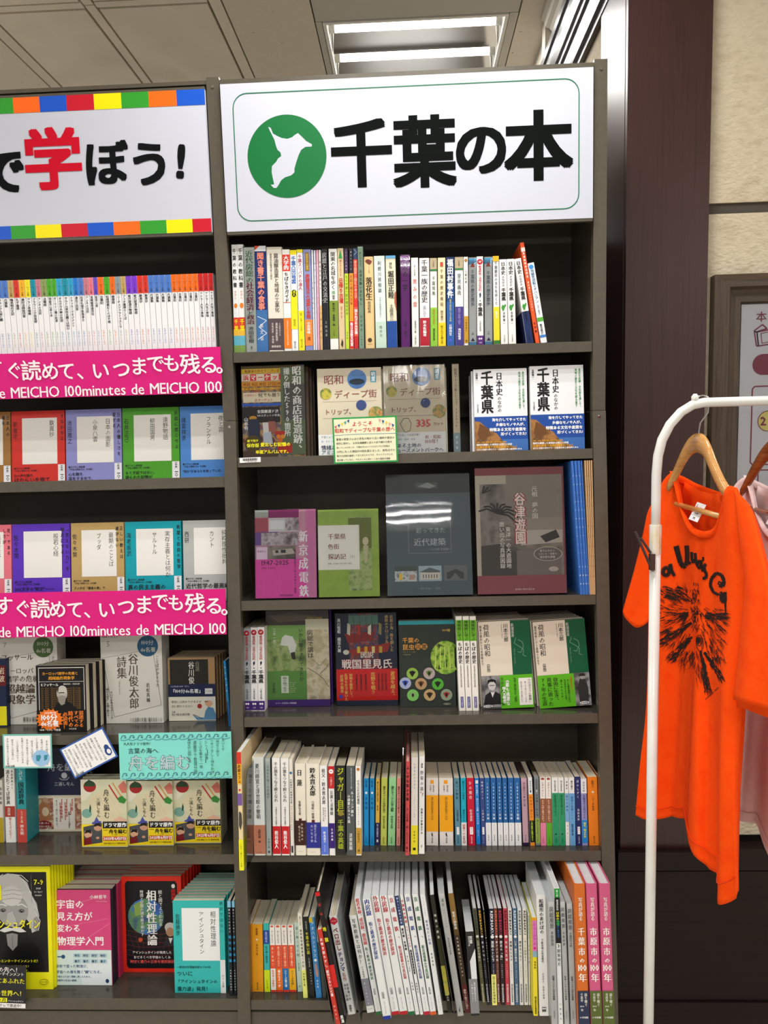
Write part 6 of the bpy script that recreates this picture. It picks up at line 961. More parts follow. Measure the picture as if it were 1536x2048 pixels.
# fourth shelf: monthly texts and small paperbacks
ZL4 = (0, 1160, 3.2); g4l = 'philosophy and poetry books on the fourth left shelf'
def nhk(no, title, sub, colr, auth, lines):
    L = [('r', 0, 0, 1, 1, 'dedcd4'), ('h', .03, .3, .03, 'NHKテキスト', '1a1a1a', 'b'), ('h', .1, .16, .11, no, '8a8a84', 'r'), ('l', [(.02, .27), (.62, .2)], .004, '5a5a58'), ('l', [(.86, .22), (.97, .80), (.2, .93), (.03, .27)], .006, '5a5a58'), ('o', .77, .14, .17, colr), ('h', .67, .87, .1, '100分', 'dcdcd0', 'r'), ('h', .65, .9, .18, 'de名著', 'dcdcd0', 'm')]
    return L
la = nhk('5', '', '', '2a5a80', '', [])+[('v', .53, .22, .84, .165, '谷川俊太郎', '5a4a40', 'm'), ('v', .34, .25, .5, .165, '詩集', '5a4a40', 'm'), ('q', .3, .52, .68, .04, 'Tanikawa Shuntaro', '8a8480', 'r'), ('v', .76, .55, .77, .06, '若松英輔', '3a3836', 'm'), ('v', .92, .25, .6, .05, 'ことばがひらいた', '3a3836', 'm'), ('v', .1, .58, .95, .045, '「眠れる詩人」を揺り動かす。', '3a3836', 'm'), ('v', .16, .64, .95, .045, 'すべての人のなかにいる', '3a3836', 'm')]+[('h', .45, .98, .95+.015*i, 'この世界の片隅に置かれたこと', '6a6864', 'r') for i in range(3)]
lb = nhk('7', '', '', '4a6a38', '', [])+[('h', .06, .6, .25, 'フッサール', '3a322c', 'm'), ('h', .1, .6, .4, 'ヨーロッパ', '5a4a40', 'm'), ('h', .12, .7, .49, '諸学の危機', '5a4a40', 'm'), ('h', .12, .62, .6, '超越論', '5a4a40', 'M'), ('h', .12, .62, .72, '現象学', '5a4a40', 'M'), ('v', .93, .24, .5, .05, 'さまよう理性', '3a3836', 'm')]+[('h', .4, .95, .93+.015*i, '哲学の言葉をたどり直す', '6a6864', 'r') for i in range(3)]
face(L4, ZL4, -4, 915, 380, 352, 'dedcd4', lb, 'white monthly text with green disc behind the black philosophy paperback', g4l, d=.085, th=.008, copies=4, cl=['white monthly text with green disc stock'], pages='pages_white')
face(L4, ZL4, 656, 907, 1050, 345, 'dedcd4', la, 'white monthly poetry text with blue disc on fourth left shelf', g4l, d=.085, th=.008, copies=5, cl=['white monthly poetry text stock'], pages='pages_white')
hu = [('r', .05, .03, .97, .98, 'e8e4dc'), ('r', .06, .04, .96, 1, '141418'), ('h', .12, .85, .12, 'ヨーロッパ諸学の危機と', 'e8a028', 'b'), ('h', .25, .78, .19, '超越論的現象学', 'e8a028', 'b'), ('r', .06, .24, .96, .245, 'd8d4cc'), ('h', .1, .45, .29, 'E.フッサール', 'f0ece4', 'b'), ('h', .55, .88, .28, '細谷恒夫・木田元訳', 'd8d4cc', 'm')]
hu += [('h', .1, .9, .34+.033*i, 'in der Geschichte und Kritik', '7a5c2c', 'r') for i in range(10)]
hu += [('g', [(.32, .68), (.42, .56), (.55, .52), (.68, .56), (.8, .64), (.82, .68)], '0c0c0e'), ('o', .52, .42, .11, 'a8a49c', 1.25), ('o', .53, .37, .09, 'c0bcb4', 1.0), ('g', [(.43, .47), (.52, .45), (.6, .47), (.57, .58), (.5, .6), (.45, .55)], '8a867e'), ('l', [(.46, .41), (.57, .41)], .02, '2a2826'), ('g', [(.42, .36), (.46, .33), (.44, .42)], '3a3836')]
hu += [('r', 0, .67, 1, 1, '14110f'), ('o', .26, .81, .24, 'f07820', .8)]+[('g', [(.26+.24*math.cos(a), .81+.14*math.sin(a)), (.26+.29*math.cos(a+.12), .81+.17*math.sin(a+.12)), (.26+.24*math.cos(a+.24), .81+.14*math.sin(a+.24))], 'f07820') for a in [2*math.pi*i/18 for i in range(18)]]
hu += [('h', .16, .4, .71, '2025年7月', 'fff', 'b'), ('h', .09, .42, .78, '100分', 'fff', 'x'), ('h', .08, .44, .87, 'de名著', 'fff', 'x'), ('h', .06, .48, .965, 'NHK・Eテレで放送', 'f4f0e8', 'b'), ('v', .9, .68, .93, .1, '混迷する', 'f08030', 'M'), ('v', .8, .68, .93, .1, 'すべての', 'f08030', 'M'), ('v', .69, .68, .93, .1, '時代の', 'f08030', 'M'), ('v', .58, .7, .96, .1, '必読書！', 'f08030', 'M'), ('h', .65, .8, .95, '中公文庫', 'd8d4cc', 'm')]
face(L4, ZL4, 240, 975, 560, 548, '16161a', hu, 'black philosophy paperback with orange burst sticker, frontmost on fourth left shelf', g4l, th=.019, copies=3, cl=['lilac spined black philosophy paperback stock', [.008, .015, .02]], side='left', pages='pages')
ta = [('r', .04, .03, .86, .46, '26241f'), ('v', .5, .06, .42, .13, '谷川俊', 'e8e4dc', 'm'), ('v', .63, .06, .22, .09, '自選', '8a8a78', 'm'), ('r', 0, .42, 1, .62, '1a2448'), ('h', .05, .45, .455, '2025年5月 NHK・Eテレ', 'd0d4e4', 'r'), ('h', .05, .74, .53, '『100分de名著』', 'f4f4f4', 'b'), ('r', .78, .49, .94, .58, 'd8d8d8'), ('h', .8, .92, .535, 'テーマ作品', '1a2448', 'b'), ('r', 0, .62, 1, 1, 'e4e0d0'), ('h', .06, .7, .7, '物語には終わりがあるが', '3a3836', 'm'), ('h', .06, .52, .77, '詩に終わりはない', '3a3836', 'm'), ('o', .66, .77, .05, 'b03028'), ('h', .06, .45, .9, '谷川俊太郎詩集', '3a3836', 'm'), ('h', .06, .14, .86, '自選', '3a3836', 'm'), ('g', [(.5, .9), (.62, .95), (.75, .95), (.78, .85), (.84, .78), (.95, .8), (1, .9), (1, .99), (.6, .99)], '5a8ab0'), ('o', .86, .7, .09, 'd8a888', 1.2), ('g', [(.77, .68), (.8, .62), (.92, .62), (.96, .68), (.95, .74), (.9, .68)], 'dcdcd8'), ('l', [(.77, .7), (.84, .7)], .014, '303030'), ('l', [(.52, .9), (.72, .97)], .012, '3a3a3a')]
face(L4, ZL4, 1083, 903, 1385, 498, 'a8845c', ta, 'small poetry paperback with navy band and reader illustration on fourth left shelf', g4l, th=.017, copies=4, cl=['small poetry paperback stock', [.002, .004, .006, .007]], side='right', pages='pages')
spine_row(L4, ZL4, [(-8, 48, 505, -4, 48, '', '1c2a4a', [r(.1, .4, '6a1c20'), t(.12, .35, '岩波', 'e8d8c0', 'm'), ('r', 0, .7, 1, .98, 'e8e020')], {'label': 'navy paperback with yellow foot at the photo edge, fourth left shelf', 'free': 1, 'lean': 0, 'yb': 940})], '', g4l, yb=940, dep=.12)
spine_row(L4, ZL4, [(1436, 1466, 475, 1462, 1484, '', '1f80b8', [t(.05, .5, '谷川俊太郎', 'e8f4fc', 'm', .5, .5), r(.62, 1, '1a5a90')], {'label': 'blue thin spine leaning against the upright, fourth left shelf', 'free': 1, 'lean': -.06, 'yb': 880, 's': .05, 'h': .155, 'w': .006})], '', g4l, yb=880, dep=.1)
# fifth shelf of the left bay
ZL5 = (0, 1440, 3.2); g5l = 'dictionary novels on the fifth left shelf'
spine_row(L5, ZL5, [
 (-12, 20, 275, 0, 26, '', 'd8d4cc', [t(.1, .4, '国語辞典', '3a3a38', 'm'), r(.6, 1, 'b8a020')], {'label': 'cream spine with mustard foot at the photo edge, fifth left shelf', 'lean': 0, 'h': .15}),
 (22, 98, 300, 38, 104, '', 'ecebe6', [t(.04, .5, '消えたことば辞典', K, 'b', .35, .38), t(.04, .3, '国語辞典から', K, 'r', .78, .2), r(.52, .66, 'a83a30'), t(.54, .64, '見坊行徳', 'f4e8e0', 'm', .4, .3), t(.67, .95, '捨てちゃっていたの!?', 'c03a4a', 'b', .5, .3), r(.66, .665, 'c8c8d8')], {'label': 'white dictionary essay spine with red block, fifth left shelf', 'dep': .13, 'lean': 0.0}),
 (106, 160, 300, 114, 176, '', '2f98a0', [t(.03, .18, 'しばいり', 'e0f0f0', 'b', .5, .4), t(.2, .5, '国語辞典', '0c1c24', 'M', .5, .6), r(.56, 1, 'c84a40'), ('v', .5, .58, .74, .3, 'ちょっと昔の言葉', 'f4e8c0'), t(.76, .9, '神永曉', 'f4ece4', 'm', .5, .4)], {'label': 'turquoise dictionary spine with red foot, fifth left shelf', 'dep': .13, 'lean': 0.0})], '', g5l, yb=785)
fu = [('r', 0, 0, 1, .6, '1a2140'), ('h', .26, .78, .23, '舟を編', 'b8bcc4', 'm'), ('h', .39, .8, .43, '三浦しをん', 'b8bcc4', 'm'), ('o', .6, .33, .06, 'b8bcc4', 1), ('l', [(.5, .36), (.55, .38), (.65, .38), (.7, .35)], .012, 'b8bcc4'), ('r', 0, .565, 1, 1, 'd8cfb8'), ('r', .02, .59, .98, .98, 'e4dcc8'), ('r', .03, .6, .36, .97, 'ph_manga'), ('g', [(.08, .68), (.18, .64), (.28, .7), (.3, .86), (.08, .88)], 'b87a50'), ('o', .2, .76, .07, 'ecd0b0', 1.3), ('o', .2, .62, .05, 'c8a080'), ('r', .37, .6, .78, .97, 'e8e4d8'), ('v', .73, .61, .8, .07, '【辞書】', 'b03028', 'b'), ('v', .62, .61, .86, .07, '【辞書編集部】', 'b03028', 'b'), ('v', .52, .61, .88, .07, '【辞書編集者】', 'b03028', 'b'), ('v', .68, .76, .96, .045, '言葉という大海原を', '2a2826', 'b'), ('v', .43, .62, .96, .045, 'まって、泣いて、恋をして、', '2a2826', 'b'), ('r', .8, .6, .97, .97, 'ph_manga'), ('o', .9, .7, .05, 'ecd0b0', 1.2), ('o', .17, .91, .15, '8a1c24', .5), ('h', .06, .28, .895, '三浦しをん', 'f4ece4', 'b'), ('h', .06, .28, .935, '不朽の名作', 'f4ece4', 'b')]
face(L5, ZL5, 232, 716, 550, 180, '1a2140', fu, 'navy hardcover novel with manga band behind the cards, fifth left shelf', g5l, th=.026, hard=True, side='left', copies=1, cl=['navy hardcover stock behind the cards'])
fn = [('r', 0, 0, 1, 1, 'd8d8b8'), ('g', [(0, 0), (.3, 0), (.35, .1), (.1, .3), (0, .32)], 'e8e4d0'), ('o', .2, .1, .14, 'a8282a', .9), ('g', [(.08, .06), (.18, .0), (.3, .04), (.32, .1), (.08, .1)], '2a4a30'), ('g', [(.15, .3), (.62, .1), (.95, .5), (.48, .72)], 'e0d6b4'), ('l', [(.62, .08), (.82, .3)], .03, 'c03030'), ('l', [(.7, .05), (.88, .25)], .03, 'd8a060'), ('g', [(.82, .1), (.95, .02), (1, .08), (1, .2), (.9, .2)], 'd87868'), ('g', [(.8, .28), (.9, .24), (1, .3), (.95, .36), (.84, .34)], '3a8a3a'), ('o', .12, .5, .11, '7aa89c', .9), ('g', [(.18, .42), (.2, .36), (.22, .42), (.21, .48), (.18, .48)], '1c4a30'), ('g', [(.28, .62), (.33, .55), (.38, .61), (.44, .62), (.4, .68), (.42, .76), (.34, .72), (.26, .76), (.28, .69), (.22, .64)], '4a50a8'), ('g', [(.7, .6), (.85, .55), (1, .6), (1, .66), (.82, .66)], 'e8b8a0'), ('v', .56, .14, .58, .13, '舟を編む', '1c1a18', 'm'), ('v', .38, .27, .56, .09, '三浦しをん', '2a2826', 'm')]
for i in range(6): fn.append(('l', [(.27+.06*i, .27-.025*i), (.55+.06*i, .66-.025*i)], .003, 'c8bc94'))
fn += [('r', 0, .66, 1, .985, 'f0d41c'), ('g', [(.04, .7), (.45, .64), (.45, .93), (.04, .97)], '4a4c50'), ('o', .36, .71, .09, 'c89878', .8), ('g', [(.26, .7), (.3, .65), (.4, .64), (.44, .7), (.36, .68)], '1a1816'), ('o', .14, .8, .09, 'd8a888', 1), ('g', [(.05, .8), (.1, .74), (.2, .74), (.22, .8), (.14, .78)], '1a1816'), ('g', [(.04, .88), (.2, .84), (.22, .95), (.04, .97)], '7a1c24'), ('o', .35, .86, .04, 'c89878', .7), ('r', .47, .62, 1, .72, '1c1a18'), ('h', .48, .99, .67, 'ドラマ原作', 'fff', 'x'), ('h', .48, .58, .745, 'NHK総合', '6a4a10', 'b'), ('h', .6, 1, .765, '舟を編む', '1c1a10', 'x'), ('h', .64, .95, .815, '～私、辞書つくります～', '3a3010', 'r'), ('r', .47, .84, .98, .9, 'c0301c'), ('h', .48, .98, .87, '2025年6月17日', 'fff', 'x'), ('h', .48, .96, .94, '主演 池田エライザ 野田洋次郎', '4a3a10', 'b')]
for j, (x0, yb, x1, yt, w_) in enumerate(((527, 815, 820, 382, 0), (821, 806, 1114, 392, 0), (1117, 790, 1418, 388, 0))):
    face(L5, ZL5, x0, yb, x1, yt, 'd8d8b8', fn, f"{('left', 'middle', 'right')[j]} one of three painted paperbacks with yellow band, fifth left shelf", g5l, th=.017, copies=(1, 2, 3)[j], cl=[f"{('left', 'middle', 'right')[j]} painted paperback stock", [-.002, -.003, -.004]] , side='right')
# sixth shelf of the left bay
ZL6 = (0, 1690, 3.135); g6l = 'science books on the bottom left shelf'
ei = [('r', 0, 0, 1, 1, 'f0ec14'), ('r', .0, .045, .93, .86, '1a1a1b'), ('g', [(0, .86), (0, .5), (.35, .45), (.62, .58), (.78, .68), (.88, .86)], '101012'),
      ('g', [(0, .14), (.08, .08), (.22, .055), (.42, .07), (.58, .13), (.64, .22), (.74, .3), (.78, .4), (.74, .52), (.64, .54), (.6, .46), (.5, .4), (.2, .3), (0, .34)], 'b8b8b6'), ('o', .30, .36, .285, '9a9a98', 1.05), ('o', .28, .24, .2, 'c4c4c2', .9),
      ('g', [(.68, .42), (.76, .4), (.78, .46), (.72, .53), (.66, .5)], '8e8e8c'), ('o', .12, .355, .06, '6a6a68', .6), ('o', .46, .36, .06, '6a6a68', .6), ('o', .12, .357, .026, '101010', 1), ('o', .46, .362, .026, '101010', 1), ('o', .125, .353, .008, 'e0e0e0', 1), ('o', .465, .358, .008, 'e0e0e0', 1),
      ('l', [(.02, .32), (.1, .305), (.19, .32)], .02, 'd8d8d6'), ('l', [(.38, .315), (.47, .305), (.56, .33)], .02, 'd8d8d6'), ('l', [(.1, .27), (.3, .255), (.5, .27)], .006, '8a8a88'), ('l', [(.12, .235), (.3, .22), (.48, .235)], .006, '8a8a88'), ('l', [(.14, .2), (.3, .188), (.46, .2)], .006, '8a8a88'),
      ('g', [(.2, .38), (.3, .36), (.36, .44), (.38, .475), (.3, .49), (.2, .48), (.17, .46)], 'aeaeac'), ('o', .22, .475, .02, '3a3a38', .8), ('o', .33, .475, .02, '3a3a38', .8), ('g', [(.04, .52), (.16, .49), (.28, .5), (.42, .49), (.54, .53), (.42, .535), (.28, .52), (.14, .535)], 'd4d4d2'),
      ('g', [(.12, .54), (.28, .525), (.42, .54), (.38, .6), (.16, .6)], '1a1414'), ('g', [(.17, .55), (.28, .54), (.38, .55), (.37, .64), (.28, .685), (.19, .64)], '8a8886'), ('l', [(.28, .56), (.28, .66)], .008, '5a5856'),
      ('l', [(.0, .1), (.14, .06)], .01, 'e0e0de'), ('l', [(.5, .1), (.66, .22)], .01, 'e0e0de'), ('l', [(.62, .2), (.76, .36)], .012, 'd8d8d6'), ('l', [(.3, .06), (.48, .07), (.6, .12)], .01, 'e4e4e2'), ('l', [(.7, .36), (.8, .44), (.76, .52)], .012, 'd8d8d6'),
      ('r', -.0, .15, .1, .27, 'f0ec14'), ('h', .01, .08, .19, 'ど', '1a1a1a', 'x'), ('h', .01, .08, .24, 'ー', '1a1a1a', 'x'), ('h', .02, .8, .465, 'ンシュタイン', 'f0ec14', 'b', .085), ('h', .70, .88, .125, '7-9', 'f0ec14', 'b'), ('h', .74, .83, .175, '2025', 'e8e8e0', 'b'), ('h', .7, .86, .205, 'TV TEXT', 'e8e8e0', 'r'), ('h', .7, .86, .232, '〔毎週金曜〕', 'e8e8e0', 'r'), ('l', [(.66, .06), (.66, .3)], .004, '8a8a88'),
      ('h', .0, .78, .765, 'のエンターテインメントだ！', 'f0ec14', 'b'), ('h', .0, .6, .81, 'ではない？空間が曲がる？', 'f0ec14', 'b'), ('h', .0, .6, .845, '世界の見方が変わります。', 'f0ec14', 'b'), ('o', .84, .935, .08, '1a1a1a', .55), ('o', .84, .935, .074, 'f0ec14', .5), ('h', .78, .9, .935, 'NHK出版', '1a1a1a', 'b')]
face(L6, ZL6, -8, 862, 335, 136, 'f0ec14', ei, 'yellow magazine with black and white portrait of a white haired man', g6l, d=.030, th=.007, copies=8, cl=['yellow magazine stock', [.003*i for i in range(1, 9)]], side='right', pages='pages_white')
uc = [('r', 0, 0, 1, .63, 'd84880'), ('l', [(.1, .2), (.9, .05)], .006, 'f090b0'), ('l', [(.3, .62), (.98, .35)], .006, 'f090b0'), ('l', [(.05, .4), (.95, .3)], .004, 'f090b0'), ('h', .06, .55, .145, '宇宙の', 'fff', 'b'), ('h', .06, .69, .275, '見え方が', 'fff', 'b'), ('h', .06, .48, .40, '変わる', 'fff', 'b'), ('h', .06, .88, .535, '物理学入門', 'fff', 'b'), ('h', .65, .95, .07, '小林晋平', 'fff', 'm'), ('h', .76, .95, .115, 'Kobayashi Shinpei', 'f8d0dc', 'r'), ('r', 0, .63, 1, 1, 'd4e6e4'), ('g', [(.4, .8), (.6, .74), (.85, .7), (1, .74), (1, 1), (.5, 1)], 'e4eef0'), ('o', .16, .70, .035, '2a5080'), ('l', [(.06, .70), (.16, .70)], .02, '2a5080'), ('h', .03, .62, .80, '学校で習った物理が、', '20507a', 'b'), ('h', .03, .86, .86, '宇宙への扉を開く"鍵"になる。', '20507a', 'b'), ('h', .03, .66, .91, '宇宙をより深く理解し楽しむための、', '20507a', 'b'), ('h', .03, .42, .95, '物理学の本当の基礎。', '20507a', 'b'), ('o', .92, .955, .03, '1c3a60', 1.2)]
uc += [('r', .34+.15*i, .665+.06*j, .47+.15*i, .705+.06*j, 'b0ccd4') for i in range(4) for j in range(2)]+[('h', .36+.15*i, .45+.15*i, .685+.06*j, s, '2a5070', 'b') for i in range(4) for j, s in enumerate(('時空', '量子'))]
o_, dim = face(L6, ZL6, 345, 878, 706, 285, 'd84880', uc, 'pink and pale blue physics primer facing out in front of its stack', g6l, th=.003, side='left', pages='pages')
a0, a1, hh, dd = dim
for i in range(5):
    book(L6.mat(a0+.001+.004*i, dd+.0045+(.0225)*i, .0005), a1-a0+.002, hh+.001, .0215, '1c2030' if i == 0 else 'b8305c', None, f"thick physics primer stock, {nth(i+1)} behind the pink cover", g6l, side='right', pages='pages_f')
re_ = [('r', 0, 0, 1, 1, 'e02c18'), ('g', [(.09, .05), (.9, .05), (.93, .08), (.93, .93), (.9, .96), (.09, .96), (.06, .93), (.06, .08)], '0c0c12'), ('o', .4, .42, .30, 'ph_earth', 1.0), ('g', [(.2, .3), (.3, .26), (.36, .3), (.3, .4), (.22, .42)], '8aa850'), ('g', [(.4, .48), (.48, .46), (.5, .54), (.44, .6)], '4a8a50')]
for i in range(7): re_.append(('l', [(.06, .56+.05*i), (.25, .585+.05*i), (.45, .62+.04*i), (.7, .6+.045*i), (.93, .56+.05*i)], .003, 'a03a40'))
for i in range(8): re_.append(('l', [(.1+.11*i, .58), (.2+.08*i, .76)], .003, '8a3038'))
re_ += [('o', .30, .66, .035, 'c8502c', 1), ('o', .8, .565, .075, 'c09878', 1.3), ('o', .8, .53, .09, 'c8c8c4', .9), ('o', .8, .575, .06, 'b88868', 1.2), ('g', [(.68, .72), (.74, .64), (.88, .64), (.92, .7), (.92, .72)], '26262a'), ('g', [(.77, .64), (.8, .7), (.84, .64)], 'e8e8e8'), ('v', .5, .14, .72, .17, '相対性理論', 'f6f6f4', 'M'), ('v', .65, .14, .52, .07, '絵と図でよくわかる', 'f0f0ec', 'm'), ('v', .34, .14, .62, .06, '時間と空間の謎を解き明かす', 'f0f0ec', 'm'), ('v', .87, .13, .28, .07, '超図解本', 'd82020', 'M'), ('o', .87, .1, .03, 'e8e8e0', 1.2), ('h', .16, .82, .79, 'アインシュタインが発見した', 'f4f0ec', 'b'), ('h', .18, .45, .79, 'アインシュ', 'e85040', 'b'), ('h', .18, .8, .84, 'おどろくべき宇宙のしくみ', 'f4f0ec', 'b'), ('h', .12, .86, .885, '時空と重力の正体を徹底解説', 'f0605a', 'b')]
re_ = [x for x in re_ if not (x[0] == 'h' and x[4] == 'アインシュ')]
face(L6, ZL6, 775, 798, 1152, 197, 'd82a18', re_, 'red and black relativity book with blue globe on the bottom left shelf', g6l, th=.013, copies=6, cl=['red relativity book stock', [.004, .008, .012, .015, .018, .02]], side='right')
ai = [('r', .17, .08, .9, .65, 'eef0f0'), ('v', .78, .11, .5, .11, '相対性理論', '20242a', 'r'), ('v', .55, .12, .58, .1, 'アインシュタイン', '20242a', 'r'), ('v', .09, .14, .38, .09, '佐藤勝彦', '16303a', 'r'), ('v', .945, .0, .36, .065, '絶対ではない', '16504a', 'r'), ('h', .05, .76, .72, '一般相対性理論発表から100年。', '0c4a4c', 'b'), ('h', .05, .36, .79, 'ついに', '0c3a3e', 'b'), ('h', .03, .84, .875, '「アインシュタインの', '0c3a3e', 'b'), ('h', .05, .7, .955, '重力波」発見！', '0c3a3e', 'b'), ('r', .9, .64, 1, 1, 'dfe3e4'), ('v', .95, .8, .94, .05, '分de名著', '3a3a40', 'r')]
face(L6, ZL6, 1097, 928, 1420, 350, '34b8b4', ai, 'aqua relativity cover with white square at the right end of bottom left shelf', g6l, th=.012, copies=9, cl=['aqua relativity stock', [.003*i for i in range(9)]], side='right')
spine_row(L6, ZL6, [(1425, 1448, 350, 1440, 1463, '', '1a2028', [r(0, .07, '8ac8e8'), t(.08, .34, '眠れなくなるほど', 'e8e8e8', 'b', .5, .5), t(.35, .66, '相対性理論', '28a0d8', 'x', .5, .8), t(.72, .95, '科学雑学大宮信光', 'e0e0e0', 'b', .5, .4)], {'label': 'black spine with blue lettering, left of a pair beside the upright', 'lean': 0.0}),
 (1453, 1476, 350, 1468, 1487, '', '1a2028', [r(0, .07, '8ac8e8'), t(.08, .34, '眠れなくなるほど', 'e8e8e8', 'b', .5, .5), t(.35, .66, '相対性理論', '28a0d8', 'x', .5, .8), t(.72, .95, '科学雑学大宮信光', 'e0e0e0', 'b', .5, .4)], {'label': 'black spine with blue lettering, right of a pair beside the upright', 'lean': 0.0})], '', g6l, yb=945, dep=.12)
# ------------------------------------------------------------------ cards
gp = 'hand-lettered cards on the shelf fronts'
hw = 'きみの好きなことばを見つけてください'
hwr = lambda n_, a, b, c, d, col='24242a', s=.05: [('v', a+(b-a)*(i+.5)/n_, c+.04*(i % 3), d-.05*((i*7) % 4), s, (hw*2)[i*3 % 12:][:11-(i % 3)], col, 'r') for i in range(n_)]
plate('notice_card', ((237, 1467), (462, 1463), (239, 1560)), 'aqua laminated card with wave borders and outlined title', 'card', '84e0d4',
      [('h', .04, .3, .23, '大人気ドラマ原作！', '1c3a3c', 'm'), ('h', .08, .36, .38, '言葉の海へ.', '1c2a30', 'm'), ('h', .08, .64, .64, '舟を編む', '1c6a70', 'x'), ('h', .083, .637, .64, '舟を編む', 'b8ccd0', 'b'), ('h', .1, .62, .64, '　　　　', '1c2a30')] +
      [('l', [(.02+.075*i, .12 if v < .5 else .94), (.035+.075*i, .05 if v < .5 else .86), (.06+.075*i, .05 if v < .5 else .86), (.065+.075*i, .10 if v < .5 else .91), (.05+.075*i, .09 if v < .5 else .9)], .006, '3a6a80') for i in range(13) for v in (.1, .9)] +
      [('l', [(.02+.075*i, .14 if v < .5 else .97), (.055+.075*i, .15 if v < .5 else .985), (.095+.075*i, .12 if v < .5 else .95)], .004, '2a5a90') for i in range(13) for v in (.1, .9)] +
      [('v', .93-.05*i, .14+.03*(i % 2), .4+.12*(i % 3)+.25*(i > 1), .032, s, '22404a', 'r') for i, s in enumerate(('あいくち', '僕はめぐり照らす', 'つきづきしく待ちわび', 'じしょ【辞書】', 'ことばを集めて一冊', '源義字で整理分類', '意味を記し説明した本'))], group=gp, dd=-.012)
plate('notice_card', ((5, 1469), (103, 1468), (6, 1537)), 'white card with teal rim and blue speech blob, left one', 'card', 'f4f4f4',
      hwr(9, .05, .95, .1, .9)+[('o', .78, .7, .18, '9ac4e8', .9), ('g', [(.68, .62), (.76, .6), (.78, .66), (.74, .8), (.68, .78)], '3a8aa0'), ('g', [(.84, .62), (.92, .6), (.9, .74), (.84, .78)], '3a8aa0'), ('h', .05, .24, .93, 'NHK出版', '16161a', 'b')], group=gp, dd=-.012, rim='7ac0b8')
plate('notice_card', ((119, 1499), (205, 1454), (153, 1556)), 'tilted white card with blue rim and penguin drawing', 'card', 'f4f4f4',
      hwr(9, .05, .8, .08, .92)+[('o', .88, .6, .05, '2a4a8a', 1.3), ('o', .88, .72, .07, '2a4a8a', 1.3), ('o', .89, .73, .04, 'f0f0f0', 1.3), ('h', .05, .24, .93, 'NHK出版', '16161a', 'b')], group=gp, dd=-.016, rim='3a5fae')
plate('notice_card', ((664, 836), (793, 831), (665, 928)), 'cream card with green rim and pennant bunting on second centre shelf', 'card', 'f2f2d0',
      [('h', .3, .63, .15, 'ようこそ', 'd02828', 'b'), ('h', .03, .97, .285, '昭和でディープな千葉の旅へ', 'd02828', 'b'), ('l', [(.02, .38), (.4, .37), (.98, .38)], .006, '3a8ab0')] +
      [('h', .05, .96-.04*(i % 3), .47+.09*i, s, '2a2a26', 'm') for i, s in enumerate(('著者の明里さんは小学生の時から古い場所や歴史の', '研究に熱中し、公共交通機関と自らの足で様々な街を', '巡ってこられました。千葉を中心につづられたブログ記事は', '20代になった現在1700回を超えました。本作はその', '膨大な記録を厳選してまとめたものです。ガイドブックには', '絶対載っていない、でもたしかに見たことある場所が満載'))] +
      [('g', [(.03+.05*i, .19-.03*i), (.07+.05*i, .165-.03*i), (.06+.05*i, .24-.03*i)], c) for i, c in enumerate(('d85a70', '2a5aa0', 'e8d040', '3aa0a8', '2a5aa0'))] +
      [('g', [(.72+.05*i, .05+.03*i), (.76+.05*i, .075+.03*i), (.735+.05*i, .13+.03*i)], c) for i, c in enumerate(('e8a0a8', '2a5aa0', 'e8d040', 'f0a0a0', '2a5aa0'))], dd=-.030, rim='2fa050', group=gp)
plate('barcode_label', ((479, 916), (521, 914), (479, 926)), 'small white barcode label on the left end of the second shelf edge', 'label', 'f2f2f2',
      [('r', .15+.035*i, .15, .165+.035*i+.012*((i*5) % 3)/2, .62, '202020') for i in range(20)]+[('h', .25, .8, .8, '9 784 306 021', '303030', 'r')], dd=-.002)
plate('notice_card', ((-30, 1929), (52, 1932), (-30, 2014)), 'black yellow programme card cut off at the lower left corner', 'card', '24262a',
      [('h', .05, .88, .1, 'をこの先へ！', 'e8e8e4', 'b'), ('h', .05, .96, .2, 'エンターテインメント', 'e8e8e4', 'b'), ('h', .0, .98, .36, '世界にあふれた', 'f0ec30', 'm'), ('h', .1, .99, .65, 'その世界へ！', 'f0ec30', 'b'), ('r', .0, .76, .55, .86, 'f0ec14'), ('h', .3, .53, .81, '1ヶ月', '1a1a1a', 'b'), ('h', .57, .95, .83, 'アインシュタイン', 'e8e8e4', 'b'), ('r', .0, .88, 1, .99, 'f4f4f4'), ('h', .2, .95, .935, '00 Eテレで放送中！', '1a1a1a', 'b')], dd=-.012, group=gp)
